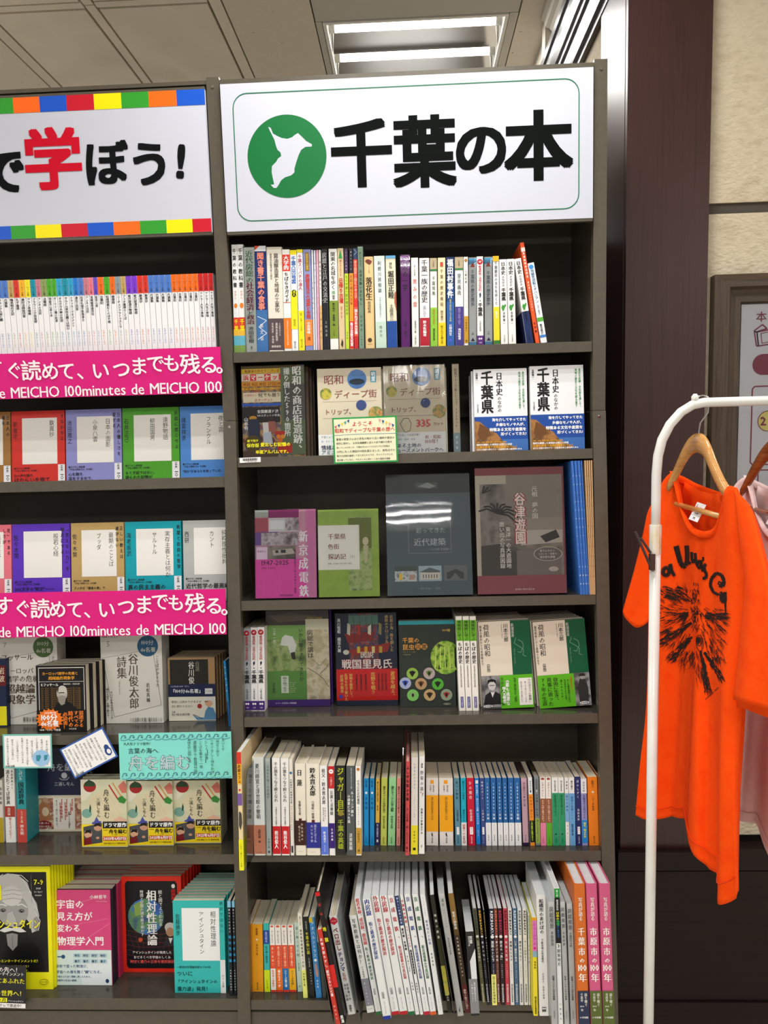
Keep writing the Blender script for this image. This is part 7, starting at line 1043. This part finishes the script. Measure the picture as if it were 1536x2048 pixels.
# ------------------------------------------------------------------ framed poster on the wall
FY = WY-.006
def wp(x, y, Y=WY-.03): p = atY(x, y, Y); return p.x, p.z
fx0, fz1 = wp(1431, 549); ix0, iz1 = wp(1480, 594, WY-.008)
fx1 = fx0+1.02; fz0 = fz1-1.13
o = thing('framed_poster', (0, WY, 0), 'framed white information poster with maroon print behind the clothes rack', 'poster')
steps = [(0, .008), (.0, .028), (.016, .040), (.030, .040), (.036, .030), (.050, .022), (.062, .022), (.066, .012)]
cxw, czw = (fx0+fx1)/2, (fz0+fz1)/2; hw_, hh_ = (fx1-fx0)/2, (fz1-fz0)/2; fwid = ix0-fx0
for side in range(4):
    b = MB(); prof = [(s[0]/.066*fwid, s[1]) for s in steps]+[(fwid, .0), (0, 0)]
    def ring(p, sgn, side=side):
        ins, dep = p
        if side == 0: return (cxw-hw_+ins, -dep, czw+sgn*(hh_-ins))
        if side == 1: return (cxw+hw_-ins, -dep, czw-sgn*(hh_-ins))
        if side == 2: return (cxw+sgn*(hw_-ins), -dep, czw+hh_-ins)
        return (cxw-sgn*(hw_-ins), -dep, czw-hh_+ins)
    b.prism(prof, lambda p: ring(p, -1), lambda p: ring(p, 1), MATS['frame_wood'] if side < 2 else noise_mat('frame_wood_across%d' % side, ['2e251c', '4a3a2b', '392c20'], 12, rough=.45, stretch=(.5, 16, 16), detail=6)); b.build('frame_rail', o)
b = MB(); b.box(ix0-.004, -.008, fz0+fwid-.004, fx1-fwid+.004, -.003, fz1-fwid+.004, M('141210', .6)); b.build('backing', o)
b = MB(); px0 = ix0+.004; b.box(px0, -.0095, fz0+fwid, fx1-fwid-.002, -.008, iz1-.008, M('dfdfe4', .35)); b.build('poster_sheet', o)
b = MB(); y = -.0102; mr = M('8a1838', .4)
def rp(x, yy): q = wp(x, yy, WY-.0102); return q[0], q[1]
X, Z = rp(1523, 633); 
for i, ch in enumerate('本を売るなら'): put(b, ch, X+i*.034, Z, .026, .026, mr, 'b', y)
def poly(pts, mat, closed=True, w_=.0016, yy=y):
    P = [Vector((p[0], 0, p[1])) for p in pts]
    for a, c in zip(P, P[1:]+([P[0]] if closed else [])):
        dv = (c-a).normalized(); n_ = Vector((-dv.z, 0, dv.x))*w_; b.add([((a-n_).x, yy, (a-n_).z), ((c-n_).x, yy, (c-n_).z), ((c+n_).x, yy, (c+n_).z), ((a+n_).x, yy, (a+n_).z)], [(0, 1, 2, 3)], mat)
bkp = [rp(1508, 662), rp(1525, 649), rp(1534, 657), rp(1512, 664)]; poly(bkp, mr)
x0_, z0_ = rp(1509, 663); x1_, z1_ = rp(1513, 692); poly([rp(1509, 663), rp(1513, 692), rp(1517, 692), rp(1514, 664)], mr)
xe = rp(1514, 664); poly([xe, (xe[0]+.05, xe[1]+.008), (xe[0]+.052, xe[1]-.028), rp(1517, 692)], mr); poly([(xe[0]+.01, xe[1]-.004), (xe[0]+.032, xe[1]+.0), (xe[0]+.034, xe[1]-.024), (xe[0]+.013, xe[1]-.028)], mr, w_=.0009)
cx_, cz_ = rp(1526, 729); R_ = rp(1526, 708)[1]-cz_
b.add([(cx_+R_*math.cos(a)*1.0, y, cz_+R_*math.sin(a)) for a in [math.pi/2+math.pi*i/16 for i in range(17)]]+[(cx_+.62, y, cz_-R_)]+[(cx_+.62+R_*math.cos(a), y, cz_+R_*math.sin(a)) for a in [-math.pi/2+math.pi*i/16 for i in range(1, 17)]], [tuple(range(34))], mr)
for i, ch in enumerate('お売りください'): put(b, ch, cx_+.04+i*.07, cz_, .045, .045, M('f4f4f4'), 'b', y-.0004)
rx0, rz1 = rp(1505, 773); _, rz0 = rp(1500, 925)
poly([(rx0+.006, rz1), (rx0+.66, rz1), (rx0+.666, rz1-.006), (rx0+.666, rz0), (rx0+.66, rz0-.006), (rx0+.006, rz0-.006), (rx0, rz0), (rx0, rz1-.006)], mr)
poly([(rx0+.02, rz0-.02), (rx0+.64, rz0-.02), (rx0+.64, fz0+.1), (rx0+.02, fz0+.1)], mr)
cx_, cz_ = rp(1536, 842); R_ = rp(1515, 842)[0]; R_ = cx_-R_
for rr, mm, dy in ((R_, mr, 0), (R_*.93, M('e8dc78'), -.0003)): b.add([(cx_+rr*math.cos(a), y+dy, cz_+rr*math.sin(a)) for a in [2*math.pi*i/40 for i in range(40)]], [tuple(range(40))], mm)
for i, ch in enumerate('20%'): put(b, ch, cx_-.012+i*.022, cz_, .03, .03, mr, 'x', y-.0006)
b.build('poster_print', o)
b = MB(); b.box(ix0-.002, -.0125, fz0+fwid, fx1-fwid+.002, -.0115, fz1-fwid, MATS['poster_glass']); b.build('glazing', o)
# ------------------------------------------------------------------ clothes rack
RYd = -.30
def rk(x, y, Y=RYd): return atY(x, y, Y)
rack = thing('clothes_rack', (0, 0, 0), 'white tubular garment rack carrying the two shirts', 'clothes rack')
pb = rk(1294, 2100); bottom = Vector((pb.x, RYd, .06)); pxm = rk(1312, 1020).x
ctrl = [(1312, 1000), (1313, 950), (1316, 912), (1324, 880), (1340, 849), (1362, 824), (1385, 810), (1408, 805), (1440, 804)]
pts = [rk(*c) for c in ctrl]; rz = pts[-1].z
poleX = pts[0].x
for i, p in enumerate(pts):
    if i < 2: p.x = poleX
pts = pts[:-1]+[Vector((pts[-1].x, RYd, pts[-1].z))]; railz = pts[-1].z
b = MB(); b.tube([Vector((poleX, RYd, 1.42))]+pts+[Vector((poleX+1.0, RYd, railz+.0))], .0085, MATS['rack_paint'], 16); b.build('top_rail', rack, smooth=True)
b = MB(); b.tube([Vector((poleX, RYd, .06)), Vector((poleX, RYd, 1.425))], .0098, MATS['rack_paint'], 16); b.build('post', rack, smooth=True)
b = MB(); b.tube([Vector((poleX, RYd-.28, .055)), Vector((poleX, RYd+.26, .055))], .011, MATS['rack_paint'], 12)
for yy in (-.27, .25): b.tube([Vector((poleX, RYd+yy, .0)), Vector((poleX, RYd+yy, .05))], .02, M('2a2a2a'), 12)
b.build('foot', rack)
b = MB(); b.tube([Vector((poleX+.98, RYd, .06)), Vector((poleX+.98, RYd, railz))], .0095, MATS['rack_paint'], 12); b.build('post', rack, smooth=True)
b = MB(); b.tube([Vector((poleX+.98, RYd-.28, .055)), Vector((poleX+.98, RYd+.26, .055))], .011, MATS['rack_paint'], 12)
for yy in (-.27, .25): b.tube([Vector((poleX+.98, RYd+yy, .0)), Vector((poleX+.98, RYd+yy, .05))], .02, M('2a2a2a'), 12)
b.build('foot', rack)
pk = rk(1390, 800); b = MB(); b.tube([pk+Vector((0, 0, -.004)), pk+Vector((0, 0, .006)), pk+Vector((0, 0, .011))], [.006, .0065, .003], MATS['rack_paint'], 12); b.build('stop_knob', rack, smooth=True)
# clip-on card holder with taped joint
h = thing('clip_hook', (0, 0, 0), 'dark metal sign clip taped to the post of the clothes rack', 'clip')
b = MB(); za, zb_ = rk(1308, 1050).z, rk(1308, 1108).z; b.tube([Vector((poleX, RYd, zb_)), Vector((poleX, RYd, za))], .0108, noise_mat('tape', ['e8e6d8', 'f0eee4', 'e4dcae'], 30, rough=.25), 12); b.build('tape', h)
b = MB(); q0, q1, q2 = rk(1300, 1136), rk(1268, 1062), rk(1300, 1104); gm = M('5a504a', .35, 0, .6)
for A_, B_ in ((q0, q1), (rk(1298, 1104), rk(1279, 1075))):
    A2 = A_+Vector((0, -.012, 0)); d_ = (B_-A_).normalized(); n_ = Vector((-d_.z, 0, d_.x))*.0016
    b.add([A2-n_, B_+Vector((0, -.012, 0))-n_, B_+Vector((0, -.012, 0))+n_, A2+n_, A_+Vector((0, -.004, 0))-n_, B_+Vector((0, -.004, 0))-n_, B_+Vector((0, -.004, 0))+n_, A_+Vector((0, -.004, 0))+n_], [(0, 1, 2, 3), (4, 7, 6, 5), (0, 4, 5, 1), (1, 5, 6, 2), (2, 6, 7, 3), (3, 7, 4, 0)], gm)
b.box(poleX-.013, RYd-.013, rk(1300, 1138).z, poleX-.004, RYd-.003, rk(1300, 1106).z, gm); b.build('clip', h)
# ------------------------------------------------------------------ shirts
def catmull(P, t):
    n = len(P)-1; i = min(int(t*n), n-1); u = t*n-i; p = [P[max(i-1, 0)], P[i], P[i+1], P[min(i+2, n)]]
    return tuple(.5*(2*p[1][k]+(p[2][k]-p[0][k])*u+(2*p[0][k]-5*p[1][k]+4*p[2][k]-p[3][k])*u*u+(3*p[1][k]-p[0][k]-3*p[2][k]+p[3][k])*u**3) for k in range(len(p[0])))
def grid_mesh(rows, mat, th=.0012, name='cloth', parent=None, smooth=True):
    """rows of points -> sheet with a little thickness"""
    b = MB(); nr, nc = len(rows), len(rows[0]); P = [p for r_ in rows for p in r_]
    nrm = []
    for i in range(nr):
        for j in range(nc):
            du = rows[i][min(j+1, nc-1)]-rows[i][max(j-1, 0)]; dv = rows[min(i+1, nr-1)][j]-rows[max(i-1, 0)][j]
            n_ = du.cross(dv); nrm.append(n_.normalized() if n_.length > 1e-9 else Vector((0, 1, 0)))
    Q = [p+n_*th for p, n_ in zip(P, nrm)]; N = len(P)
    fs = [(i*nc+j, i*nc+j+1, (i+1)*nc+j+1, (i+1)*nc+j) for i in range(nr-1) for j in range(nc-1)]
    edge = [j for j in range(nc)]+[i*nc+nc-1 for i in range(1, nr)]+[(nr-1)*nc+j for j in range(nc-2, -1, -1)]+[i*nc for i in range(nr-2, 0, -1)]
    b.add(P+Q, [f[::-1] for f in fs]+[tuple(k+N for k in f) for f in fs]+[(edge[k], edge[(k+1) % len(edge)], edge[(k+1) % len(edge)]+N, edge[k]+N) for k in range(len(edge))], mat)
    return b
def sheet(cols, nr, nc, fold=None):
    """cols: for each control column a list of (x, y, Y) pixels with depth, top to bottom"""
    ctl = [[tuple(atY(*c)) for c in col] for col in cols]; rows = []
    for i in range(nr+1):
        v = i/nr; line = [catmull(c, v) for c in ctl]; row = []
        for j in range(nc+1):
            u = j/nc; p = Vector(catmull(line, u))
            if fold: p += fold(u, v)
            row.append(p)
        rows.append(row)
    return rows
nrm_s = Vector((-.86, -.5, 0)).normalized()
def shirt_parts(root, mat, dx=0.0, full=True, dz=0.0):
    # (x, y, depth) control columns of the front, neckline to hem
    C = [[(1292, 1040, -.13), (1298, 1180, -.13), (1296, 1400, -.12), (1284, 1530, -.12), (1275, 1629, -.12)],
         [(1322, 968, -.15), (1316, 1140, -.145), (1309, 1390, -.135), (1300, 1530, -.13), (1294, 1637, -.13)],
         [(1346, 944, -.18), (1340, 1130, -.175), (1328, 1390, -.16), (1322, 1530, -.15), (1319, 1640, -.15)],
         [(1356, 962, -.20), (1358, 1130, -.195), (1350, 1390, -.18), (1345, 1530, -.17), (1342, 1634, -.17)],
         [(1366, 1012, -.22), (1372, 1150, -.22), (1366, 1390, -.21), (1362, 1530, -.20), (1362, 1636, -.20)],
         [(1380, 1048, -.25), (1384, 1180, -.25), (1381, 1390, -.25), (1378, 1530, -.245), (1378, 1641, -.24)],
         [(1392, 1060, -.27), (1396, 1200, -.285), (1394, 1390, -.31), (1390, 1560, -.335), (1384, 1712, -.35)],
         [(1410, 1065, -.30), (1412, 1200, -.315), (1412, 1390, -.335), (1410, 1560, -.355), (1410, 1738, -.37)],
         [(1430, 1055, -.34), (1430, 1200, -.35), (1430, 1400, -.37), (1432, 1570, -.38), (1434, 1751, -.39)],
         [(1442, 1010, -.365), (1442, 1200, -.38), (1440, 1400, -.40), (1440, 1590, -.42), (1443, 1797, -.43)],
         [(1450, 980, -.39), (1454, 1200, -.40), (1450, 1400, -.43), (1450, 1590, -.45), (1455, 1806, -.46)],
         [(1466, 973, -.41), (1470, 1190, -.425), (1466, 1400, -.45), (1462, 1590, -.47), (1466, 1798, -.48)],
         [(1482, 995, -.43), (1486, 1190, -.44), (1482, 1400, -.45), (1473, 1590, -.46), (1473, 1783, -.47)]]
    fold = lambda u, v: nrm_s*(.010*math.sin(u*17+v*1.2)*v**.8+.004*math.sin(u*37+v*4)*v)+Vector((dx, 0, dz))
    front = sheet(C, 44, 60, fold); b = grid_mesh(front, mat); b.build('front_panel', root, smooth=True)
    # back panel hangs behind, up to the back neckline
    Cb = [[(c[0][0]+(0 if i in (0, 12) else 6), yt, c[0][2]+.03), (c[1][0]+8, c[1][1], c[1][2]+.05), (c[2][0]+10, c[2][1], c[2][2]+.06), (c[3][0]+8, c[3][1], c[3][2]+.05), (c[4][0]+4, c[4][1]-14, c[4][2]+.04)]
          for i, (c, yt) in enumerate(zip(C, (1040, 972, 950, 956, 966, 974, 980, 985, 988, 988, 982, 975, 997)))]
    back = sheet(Cb, 30, 40, lambda u, v: Vector((dx, 0, dz))); grid_mesh(back, mat).build('back_panel', root, smooth=True)
    # collar ribs
    rib = MATS['rib_'+('orange' if full else 'pink')]
    nk = [(1347, 942, -.185), (1355, 962, -.2), (1361, 990, -.21), (1367, 1014, -.22), (1378, 1042, -.245), (1392, 1057, -.27), (1410, 1062, -.30), (1428, 1054, -.338), (1440, 1020, -.365), (1445, 996, -.375), (1452, 976, -.39)]
    P = [atY(*n_)+Vector((dx, -.001, dz)) for n_ in nk]; out_ = [atY(x+dx_, y+dy_, Y)+Vector((dx, -.0015, dz))+nrm_s*.002 for (x, y, Y), (dx_, dy_) in zip(nk, ((-7, 0), (-8, 2), (-7, 4), (-6, 7), (-5, 12), (-3, 15), (0, 16), (4, 14), (9, 6), (10, 2), (12, -4)))]
    R_ = []
    for k in range(5):
        f = k/4; row = []
        for j in range(41):
            a = Vector(catmull([tuple(p) for p in P], j/40)); c = Vector(catmull([tuple(p) for p in out_], j/40)); row.append(a.lerp(c, f)+nrm_s*.003*math.sin(f*math.pi))
        R_.append(row)
    grid_mesh(R_, rib, .0016).build('collar', root, smooth=True)
    nb = [(1347, 942, -.185), (1356, 948, -.175), (1372, 956, -.185), (1390, 966, -.21), (1410, 974, -.25), (1430, 981, -.29), (1444, 985, -.33), (1452, 976, -.385)]
    Pb = [atY(*n_)+Vector((dx, 0, dz)) for n_ in nb]; ob = [p+Vector((0, 0, -.018 if 0 < i < 7 else -.004))-nrm_s*.002 for i, p in enumerate(Pb)]
    R_ = []
    for k in range(4):
        row = []
        for j in range(33):
            a = Vector(catmull([tuple(p) for p in Pb], j/32)); c = Vector(catmull([tuple(p) for p in ob], j/32)); row.append(a.lerp(c, k/3)+nrm_s*.002*math.sin(k/3*math.pi))
        R_.append(row)
    grid_mesh(R_, rib, .0016).build('collar', root, smooth=True)
    # far sleeve (left in the photo)
    S = [[(1292, 1038, -.13), (1284, 1075, -.12), (1268, 1140, -.11), (1254, 1190, -.105), (1245, 1222, -.10)],
         [(1304, 1010, -.14), (1296, 1080, -.135), (1284, 1150, -.125), (1270, 1200, -.12), (1256, 1240, -.115)],
         [(1318, 985, -.15), (1312, 1090, -.15), (1300, 1160, -.145), (1288, 1210, -.14), (1271, 1256, -.135)],
         [(1326, 1000, -.15), (1322, 1100, -.15), (1312, 1170, -.15), (1304, 1210, -.15), (1298, 1243, -.15)],
         [(1328, 1040, -.145), (1326, 1110, -.14), (1320, 1170, -.135), (1314, 1200, -.13), (1308, 1232, -.13)]]
    grid_mesh(sheet(S, 16, 16, lambda u, v: nrm_s*(.004*math.sin(u*9))+Vector((dx, 0, dz))), mat).build('sleeve', root, smooth=True)
    S2_ = [[(x+3, y-3, Y+.035) for x, y, Y in c] for c in S]; grid_mesh(sheet(S2_, 10, 10, lambda u, v: Vector((dx, 0, dz))), mat).build('sleeve', root, smooth=True)
    # near sleeve (right in the photo)
    S = [[(1468, 975, -.415), (1478, 1080, -.44), (1488, 1165, -.47), (1478, 1290, -.49), (1466, 1398, -.50)],
         [(1480, 992, -.43), (1492, 1090, -.47), (1500, 1190, -.51), (1494, 1300, -.53), (1486, 1403, -.54)],
         [(1498, 1012, -.45), (1510, 1100, -.50), (1520, 1200, -.54), (1518, 1310, -.56), (1514, 1414, -.57)],
         [(1516, 1054, -.47), (1528, 1120, -.52), (1542, 1210, -.56), (1544, 1320, -.58), (1544, 1424, -.59)],
         [(1536, 1138, -.48), (1550, 1180, -.52), (1562, 1240, -.55), (1570, 1330, -.57), (1574, 1420, -.58)]]
    grid_mesh(sheet(S, 24, 24, lambda u, v: nrm_s*(.004*math.sin(u*8)*v)+Vector((dx, 0, dz))), mat).build('sleeve', root, smooth=True)
    S2_ = [[(x+2, y+(14 if k == 4 else 0), Y+.06*(k+.5)/4.5) for k, (x, y, Y) in enumerate(c)] for c in S]; grid_mesh(sheet(S2_, 12, 12, lambda u, v: Vector((dx, 0, dz))), mat).build('sleeve', root, smooth=True)
    # seam lines at hem and cuffs
    sm = MATS['seam_'+('orange' if full else 'pink')]
    b = MB()
    for off in (0,):
        row = [front[41][j]+nrm_s*.0022+Vector((0, 0, off)) for j in range(61)]; b.tube(row, .0011, sm, 5)
    b.build('hem_seam', root, smooth=True)
    return front
noise_mat('rib_orange', ['fa4400', 'ff5406'], 60, rough=.9, stretch=(1, 1, 6), bump=.3, bscale=500, spec=.15)
noise_mat('rib_pink', ['e0c6c4', 'eacfcd'], 60, rough=.9, stretch=(1, 1, 6), bump=.3, bscale=500, spec=.2)
MATS['seam_orange'] = M('e64004', .9); MATS['seam_pink'] = M('d4b6b4', .9)
def hanger(root, dx, dark=False, dz=0.0):
    hm = MATS['hanger_dark'] if dark else MATS['hanger_wood']; D = Vector((dx, 0, dz))
    arm = [(1338, 974, -.185, .010), (1353, 944, -.205, .017), (1367, 914, -.235, .019), (1381, 893, -.26, .019), (1395, 886, -.29, .018), (1409, 893, -.315, .020), (1420, 914, -.335, .021), (1431, 941, -.35, .019), (1445, 970, -.37, .016), (1458, 986, -.385, .011)]
    b = MB(); P = [atY(a, c, Y)+D for a, c, Y, w_ in arm]; Wd_ = [a[3] for a in arm]; rings = []
    N = 28
    for i in range(N+1):
        p = catmull([tuple(q)+(w_,) for q, w_ in zip(P, Wd_)], i/N); c = Vector(p[:3]); w_ = p[3]
        rings.append([c+nrm_s*(.0075*ca)+Vector((0, 0, w_*sa)) for ca, sa in [(math.cos(2*math.pi*k/12), math.sin(2*math.pi*k/12)) for k in range(12)]])
    vs = [q for g in rings for q in g]; fs = [(i*12+k, i*12+(k+1) % 12, (i+1)*12+(k+1) % 12, (i+1)*12+k) for i in range(N) for k in range(12)]+[tuple(range(12))[::-1], tuple(range(N*12, N*12+12))]
    b.add(vs, fs, hm); b.build('hanger_body', root, smooth=True)
    b = MB(); b.tube([atY(1352, 1008, -.20)+D, atY(1452, 1036, -.36)+D], .0052, hm, 10); b.build('trouser_bar', root, smooth=True)
    b = MB(); c0 = atY(1397, 868, -.29)+D; top = Vector((c0.x+.002, RYd, railz)); pts_ = [c0+Vector((0, 0, -.01)), c0, c0+Vector((.003, 0, .02)), Vector((top.x+.010, RYd, railz-.018))]
    pts_ += [Vector((top.x+.0125*math.cos(a), RYd, railz+.0005+.0125*math.sin(a))) for a in [-.5+math.pi*1.25*k/10 for k in range(11)]]
    b.tube(pts_, .0014, MATS['chrome'], 8); b.build('hook', root, smooth=True)
noise_mat('hanger_dark', ['7a3e1c', '96542a', '874820'], 14, rough=.2, stretch=(1, 1, 9), coat=.6)
hg = thing('clothes_hanger', (0, 0, 0), 'light wooden clothes hanger inside the orange shirt', 'hanger', 'wooden hangers on the rack'); hanger(hg, 0.0)
sh = thing('t_shirt', (0, 0, 0), 'bright orange T-shirt with black lettering and animal print', 'shirt'); front = shirt_parts(sh, MATS['shirt_orange'], 0.0)
V = [tuple(p) for r_ in front for p in r_]; nc = len(front[0]); tree = BVHTree.FromPolygons(V, [(i*nc+j, i*nc+j+1, (i+1)*nc+j+1, (i+1)*nc+j) for i in range(len(front)-1) for j in range(nc-1)])
def on_shirt(x, y):
    v = ray(x, y).normalized(); hit = tree.ray_cast(CAM, v)
    return (hit[0]-v*.0022) if hit[0] is not None else None
ink = M('1a1410', .8); b = MB()
def ink_poly(pts):
    q = [on_shirt(*p) for p in pts]
    if all(p is not None for p in q): b.add(q, [tuple(range(len(q)))], ink)
def stroke(pts, w0, w1=None):
    w1 = w0*.3 if w1 is None else w1; n_ = len(pts)
    for k in range(n_-1):
        (xa, ya), (xb, yb) = pts[k], pts[k+1]; dx_, dy_ = xb-xa, yb-ya; L_ = math.hypot(dx_, dy_) or 1; nx, ny = -dy_/L_, dx_/L_
        wa, wb = w0+(w1-w0)*k/(n_-1), w0+(w1-w0)*(k+1)/(n_-1)
        ink_poly([(xa-nx*wa/2, ya-ny*wa/2), (xb-nx*wb/2, yb-ny*wb/2), (xb+nx*wb/2, yb+ny*wb/2), (xa+nx*wa/2, ya+ny*wa/2)])
def ellipse(cx, cy, rx, ry, w_, rot=0, a0=0, a1=360, n_=20):
    P = []
    for k in range(n_+1):
        a = math.radians(a0+(a1-a0)*k/n_); x, y = rx*math.cos(a), ry*math.sin(a); P.append((cx+x*math.cos(rot)-y*math.sin(rot), cy+x*math.sin(rot)+y*math.cos(rot)))
    stroke(P, w_, w_)
# script lettering following an arc: bold looped letters
ellipse(1332, 1143, 6.5, 8, 8, .3); stroke([(1340, 1128), (1343, 1142), (1349, 1152)], 8, 6)
stroke([(1352, 1092), (1356, 1108), (1361, 1126), (1367, 1134)], 11, 9); stroke([(1373, 1091), (1374, 1106), (1374, 1122), (1371, 1131), (1365, 1134)], 9, 9); stroke([(1374, 1118), (1377, 1128), (1381, 1124)], 6, 5)
stroke([(1383, 1104), (1383, 1116), (1386, 1126), (1389, 1118)], 6, 5); stroke([(1390, 1106), (1391, 1120), (1394, 1132)], 6, 5)
ellipse(1398, 1129, 3.2, 8, 5, -.15); stroke([(1402, 1120), (1403, 1132), (1405, 1143)], 5, 4)
stroke([(1412, 1128), (1407, 1133), (1409, 1141), (1413, 1148), (1411, 1157), (1405, 1156)], 6, 6); stroke([(1406, 1114), (1406, 1122)], 4.5, 3)
stroke([(1441, 1163), (1438, 1170), (1445, 1173), (1448, 1162), (1443, 1150), (1432, 1146), (1423, 1156), (1420, 1170), (1426, 1184), (1437, 1190), (1444, 1184)], 8, 5)
ellipse(1446, 1196, 4, 8, 7, -.1); stroke([(1450, 1184), (1450, 1204), (1451, 1226)], 6, 2)
for i, ch in enumerate('EST'): stroke([(1387+i*4, 1165+i), (1388+i*4, 1171+i)], 1.2, 1.2)
rnd = random.Random(11)
def hair(x0, y0, ang, L_, bend=0, w_=1.1):
    P = []; a = ang
    x, y = x0, y0
    for k in range(5): P.append((x, y)); x += math.cos(a)*L_/4; y += math.sin(a)*L_/4; a += bend/4
    stroke(P, w_, .3)
cx, cy = 1388, 1250
for k in range(430):                                   # fur of the animal, strokes fanning out from the muzzle
    u = rnd.random(); side = -1 if rnd.random() < .6 else 1
    if side < 0: x = 1318+rnd.random()*62; y = 1180+rnd.random()*110; a = math.atan2(y-1225, x-1392)
    else: x = 1400+rnd.random()*48; y = 1215+rnd.random()*105; a = math.atan2(y-1200, x-1385)
    dens = math.exp(-((x-(1350 if side < 0 else 1428))/34)**2)
    if rnd.random() < dens: hair(x, y, a+rnd.uniform(-.15, .15), rnd.uniform(9, 20), rnd.uniform(-.5, .5)*(-side), rnd.uniform(.8, 1.7))
for k in range(150): hair(rnd.gauss(1389, 5), 1175+rnd.random()*85, math.pi/2+rnd.uniform(-.7, .7), rnd.uniform(3, 8), 0, 1.2)
for k in range(60): hair(1325+rnd.random()*48, 1172+rnd.random()*26, .25+rnd.uniform(-.2, .4), rnd.uniform(8, 22), .3, 2.0)
for k in range(60): hair(1408+rnd.random()*42, 1226+rnd.random()*12, -.1+rnd.uniform(-.2, .5), rnd.uniform(8, 18), .4, 2.0)
def patch(P0, P1, w_, n_=70):
    for k in range(n_):
        t_ = rnd.random(); x = P0[0]+(P1[0]-P0[0])*t_; y = P0[1]+(P1[1]-P0[1])*t_; o_ = rnd.uniform(-.5, .5)*w_*(.5+t_); d_ = math.hypot(P1[0]-P0[0], P1[1]-P0[1]); nx, ny = -(P1[1]-P0[1])/d_, (P1[0]-P0[0])/d_
        hair(x+nx*o_, y+ny*o_, math.atan2(P1[1]-P0[1], P1[0]-P0[0])+rnd.uniform(-.25, .25), rnd.uniform(7, 15), 0, 2.2)
patch((1385, 1245), (1324, 1284), 10, 90); patch((1385, 1272), (1342, 1318), 12, 90); patch((1402, 1302), (1416, 1384), 9, 90); patch((1408, 1304), (1443, 1356), 9, 80); patch((1378, 1225), (1362, 1236), 14, 40)
ellipse(1398, 1283, 4, 9, 1.6, -.1); ellipse(1397, 1281, 1.6, 5, 3, -.1); ellipse(1399, 1286, 7, 16, 1.3, -.1)
for x, y in ((1394, 1226), (1389, 1236), (1401, 1231)): stroke([(x, y-4), (x+1, y+4)], 4, 2)
for k in range(46):
    a = 1.1+rnd.random()*1.3; x0 = 1386+rnd.uniform(-24, 4); hair(x0, 1300+rnd.random()*30, a+ (1388-x0)*.02, rnd.uniform(12, 26), .2, .9)
for k in range(40): hair(1392+rnd.random()*14, 1300+rnd.random()*60, 1.35+rnd.uniform(-.2, .2), rnd.uniform(12, 22), 0, .9)
for i, ch in enumerate('SUPERGEEKS JAPAN'):
    x = 1411+i*1.65; y = 1397-i*1.5
    if ch != ' ': stroke([(x, y), (x+.9, y+2.4)], 1.1, 1.1)
b.build('shirt_print', sh)
def neck_label(root, dx, dz, its, lab):
    A0, A1, A2 = atY(1395, 1004, -.262)+Vector((dx, 0, dz)), atY(1413, 1010, -.282)+Vector((dx, 0, dz)), atY(1377, 1038, -.262)+Vector((dx, 0, dz)); ex = (A1-A0); ez = (A0-A2); Wl, Hl = ex.length, ez.length; ex.normalize(); ez.normalize(); ny = ez.cross(ex).normalized()
    if ny.dot(fw) < 0: ny = -ny
    mw = Matrix((ex, ny, ez)).transposed().to_4x4(); mw.translation = A2
    l = MB(); l.box(0, 0, 0, Wl, .0005, Hl, M('f2f2f2')); o = l.build('size_label', root, mw)
    l = MB(); items(l, Wl, Hl, its, -.0004); l.build('label_print', o, mw)
neck_label(sh, 0, 0, [('h', .1, .3, .12, 'the', '303040', 'r'), ('h', .1, .9, .25, 'Fruits', 'c82838', 'b'), ('h', .15, .85, .38, 'of the loom', '303040', 'b'), ('r', .1, .46, .9, .47, '303040'), ('h', .3, .7, .58, 'S·P', '303040', 'b'), ('r', .0, .70, 1, .71, '303040'), ('h', .4, .6, .85, 'M', '303040', 'b')], '')
hg2 = thing('clothes_hanger', (0, 0, 0), 'reddish brown wooden hanger inside the pale pink shirt', 'hanger', 'wooden hangers on the rack'); hanger(hg2, .143, True, -.012)
sh2 = thing('t_shirt', (0, 0, 0), 'pale pink T-shirt hanging behind the orange one', 'shirt'); shirt_parts(sh2, MATS['shirt_pink'], .143, False, -.012)
neck_label(sh2, .143, -.012, [('h', .15, .85, .3, 'Gildan', '303040', 'b'), ('h', .3, .7, .58, 'M·L', '303040', 'b'), ('r', .0, .70, 1, .71, '303040'), ('h', .4, .6, .85, 'L', '303040', 'b')], '')
# ------------------------------------------------------------------ tidy up
bpy.data.objects.remove(_ob); bpy.data.curves.remove(_cu)
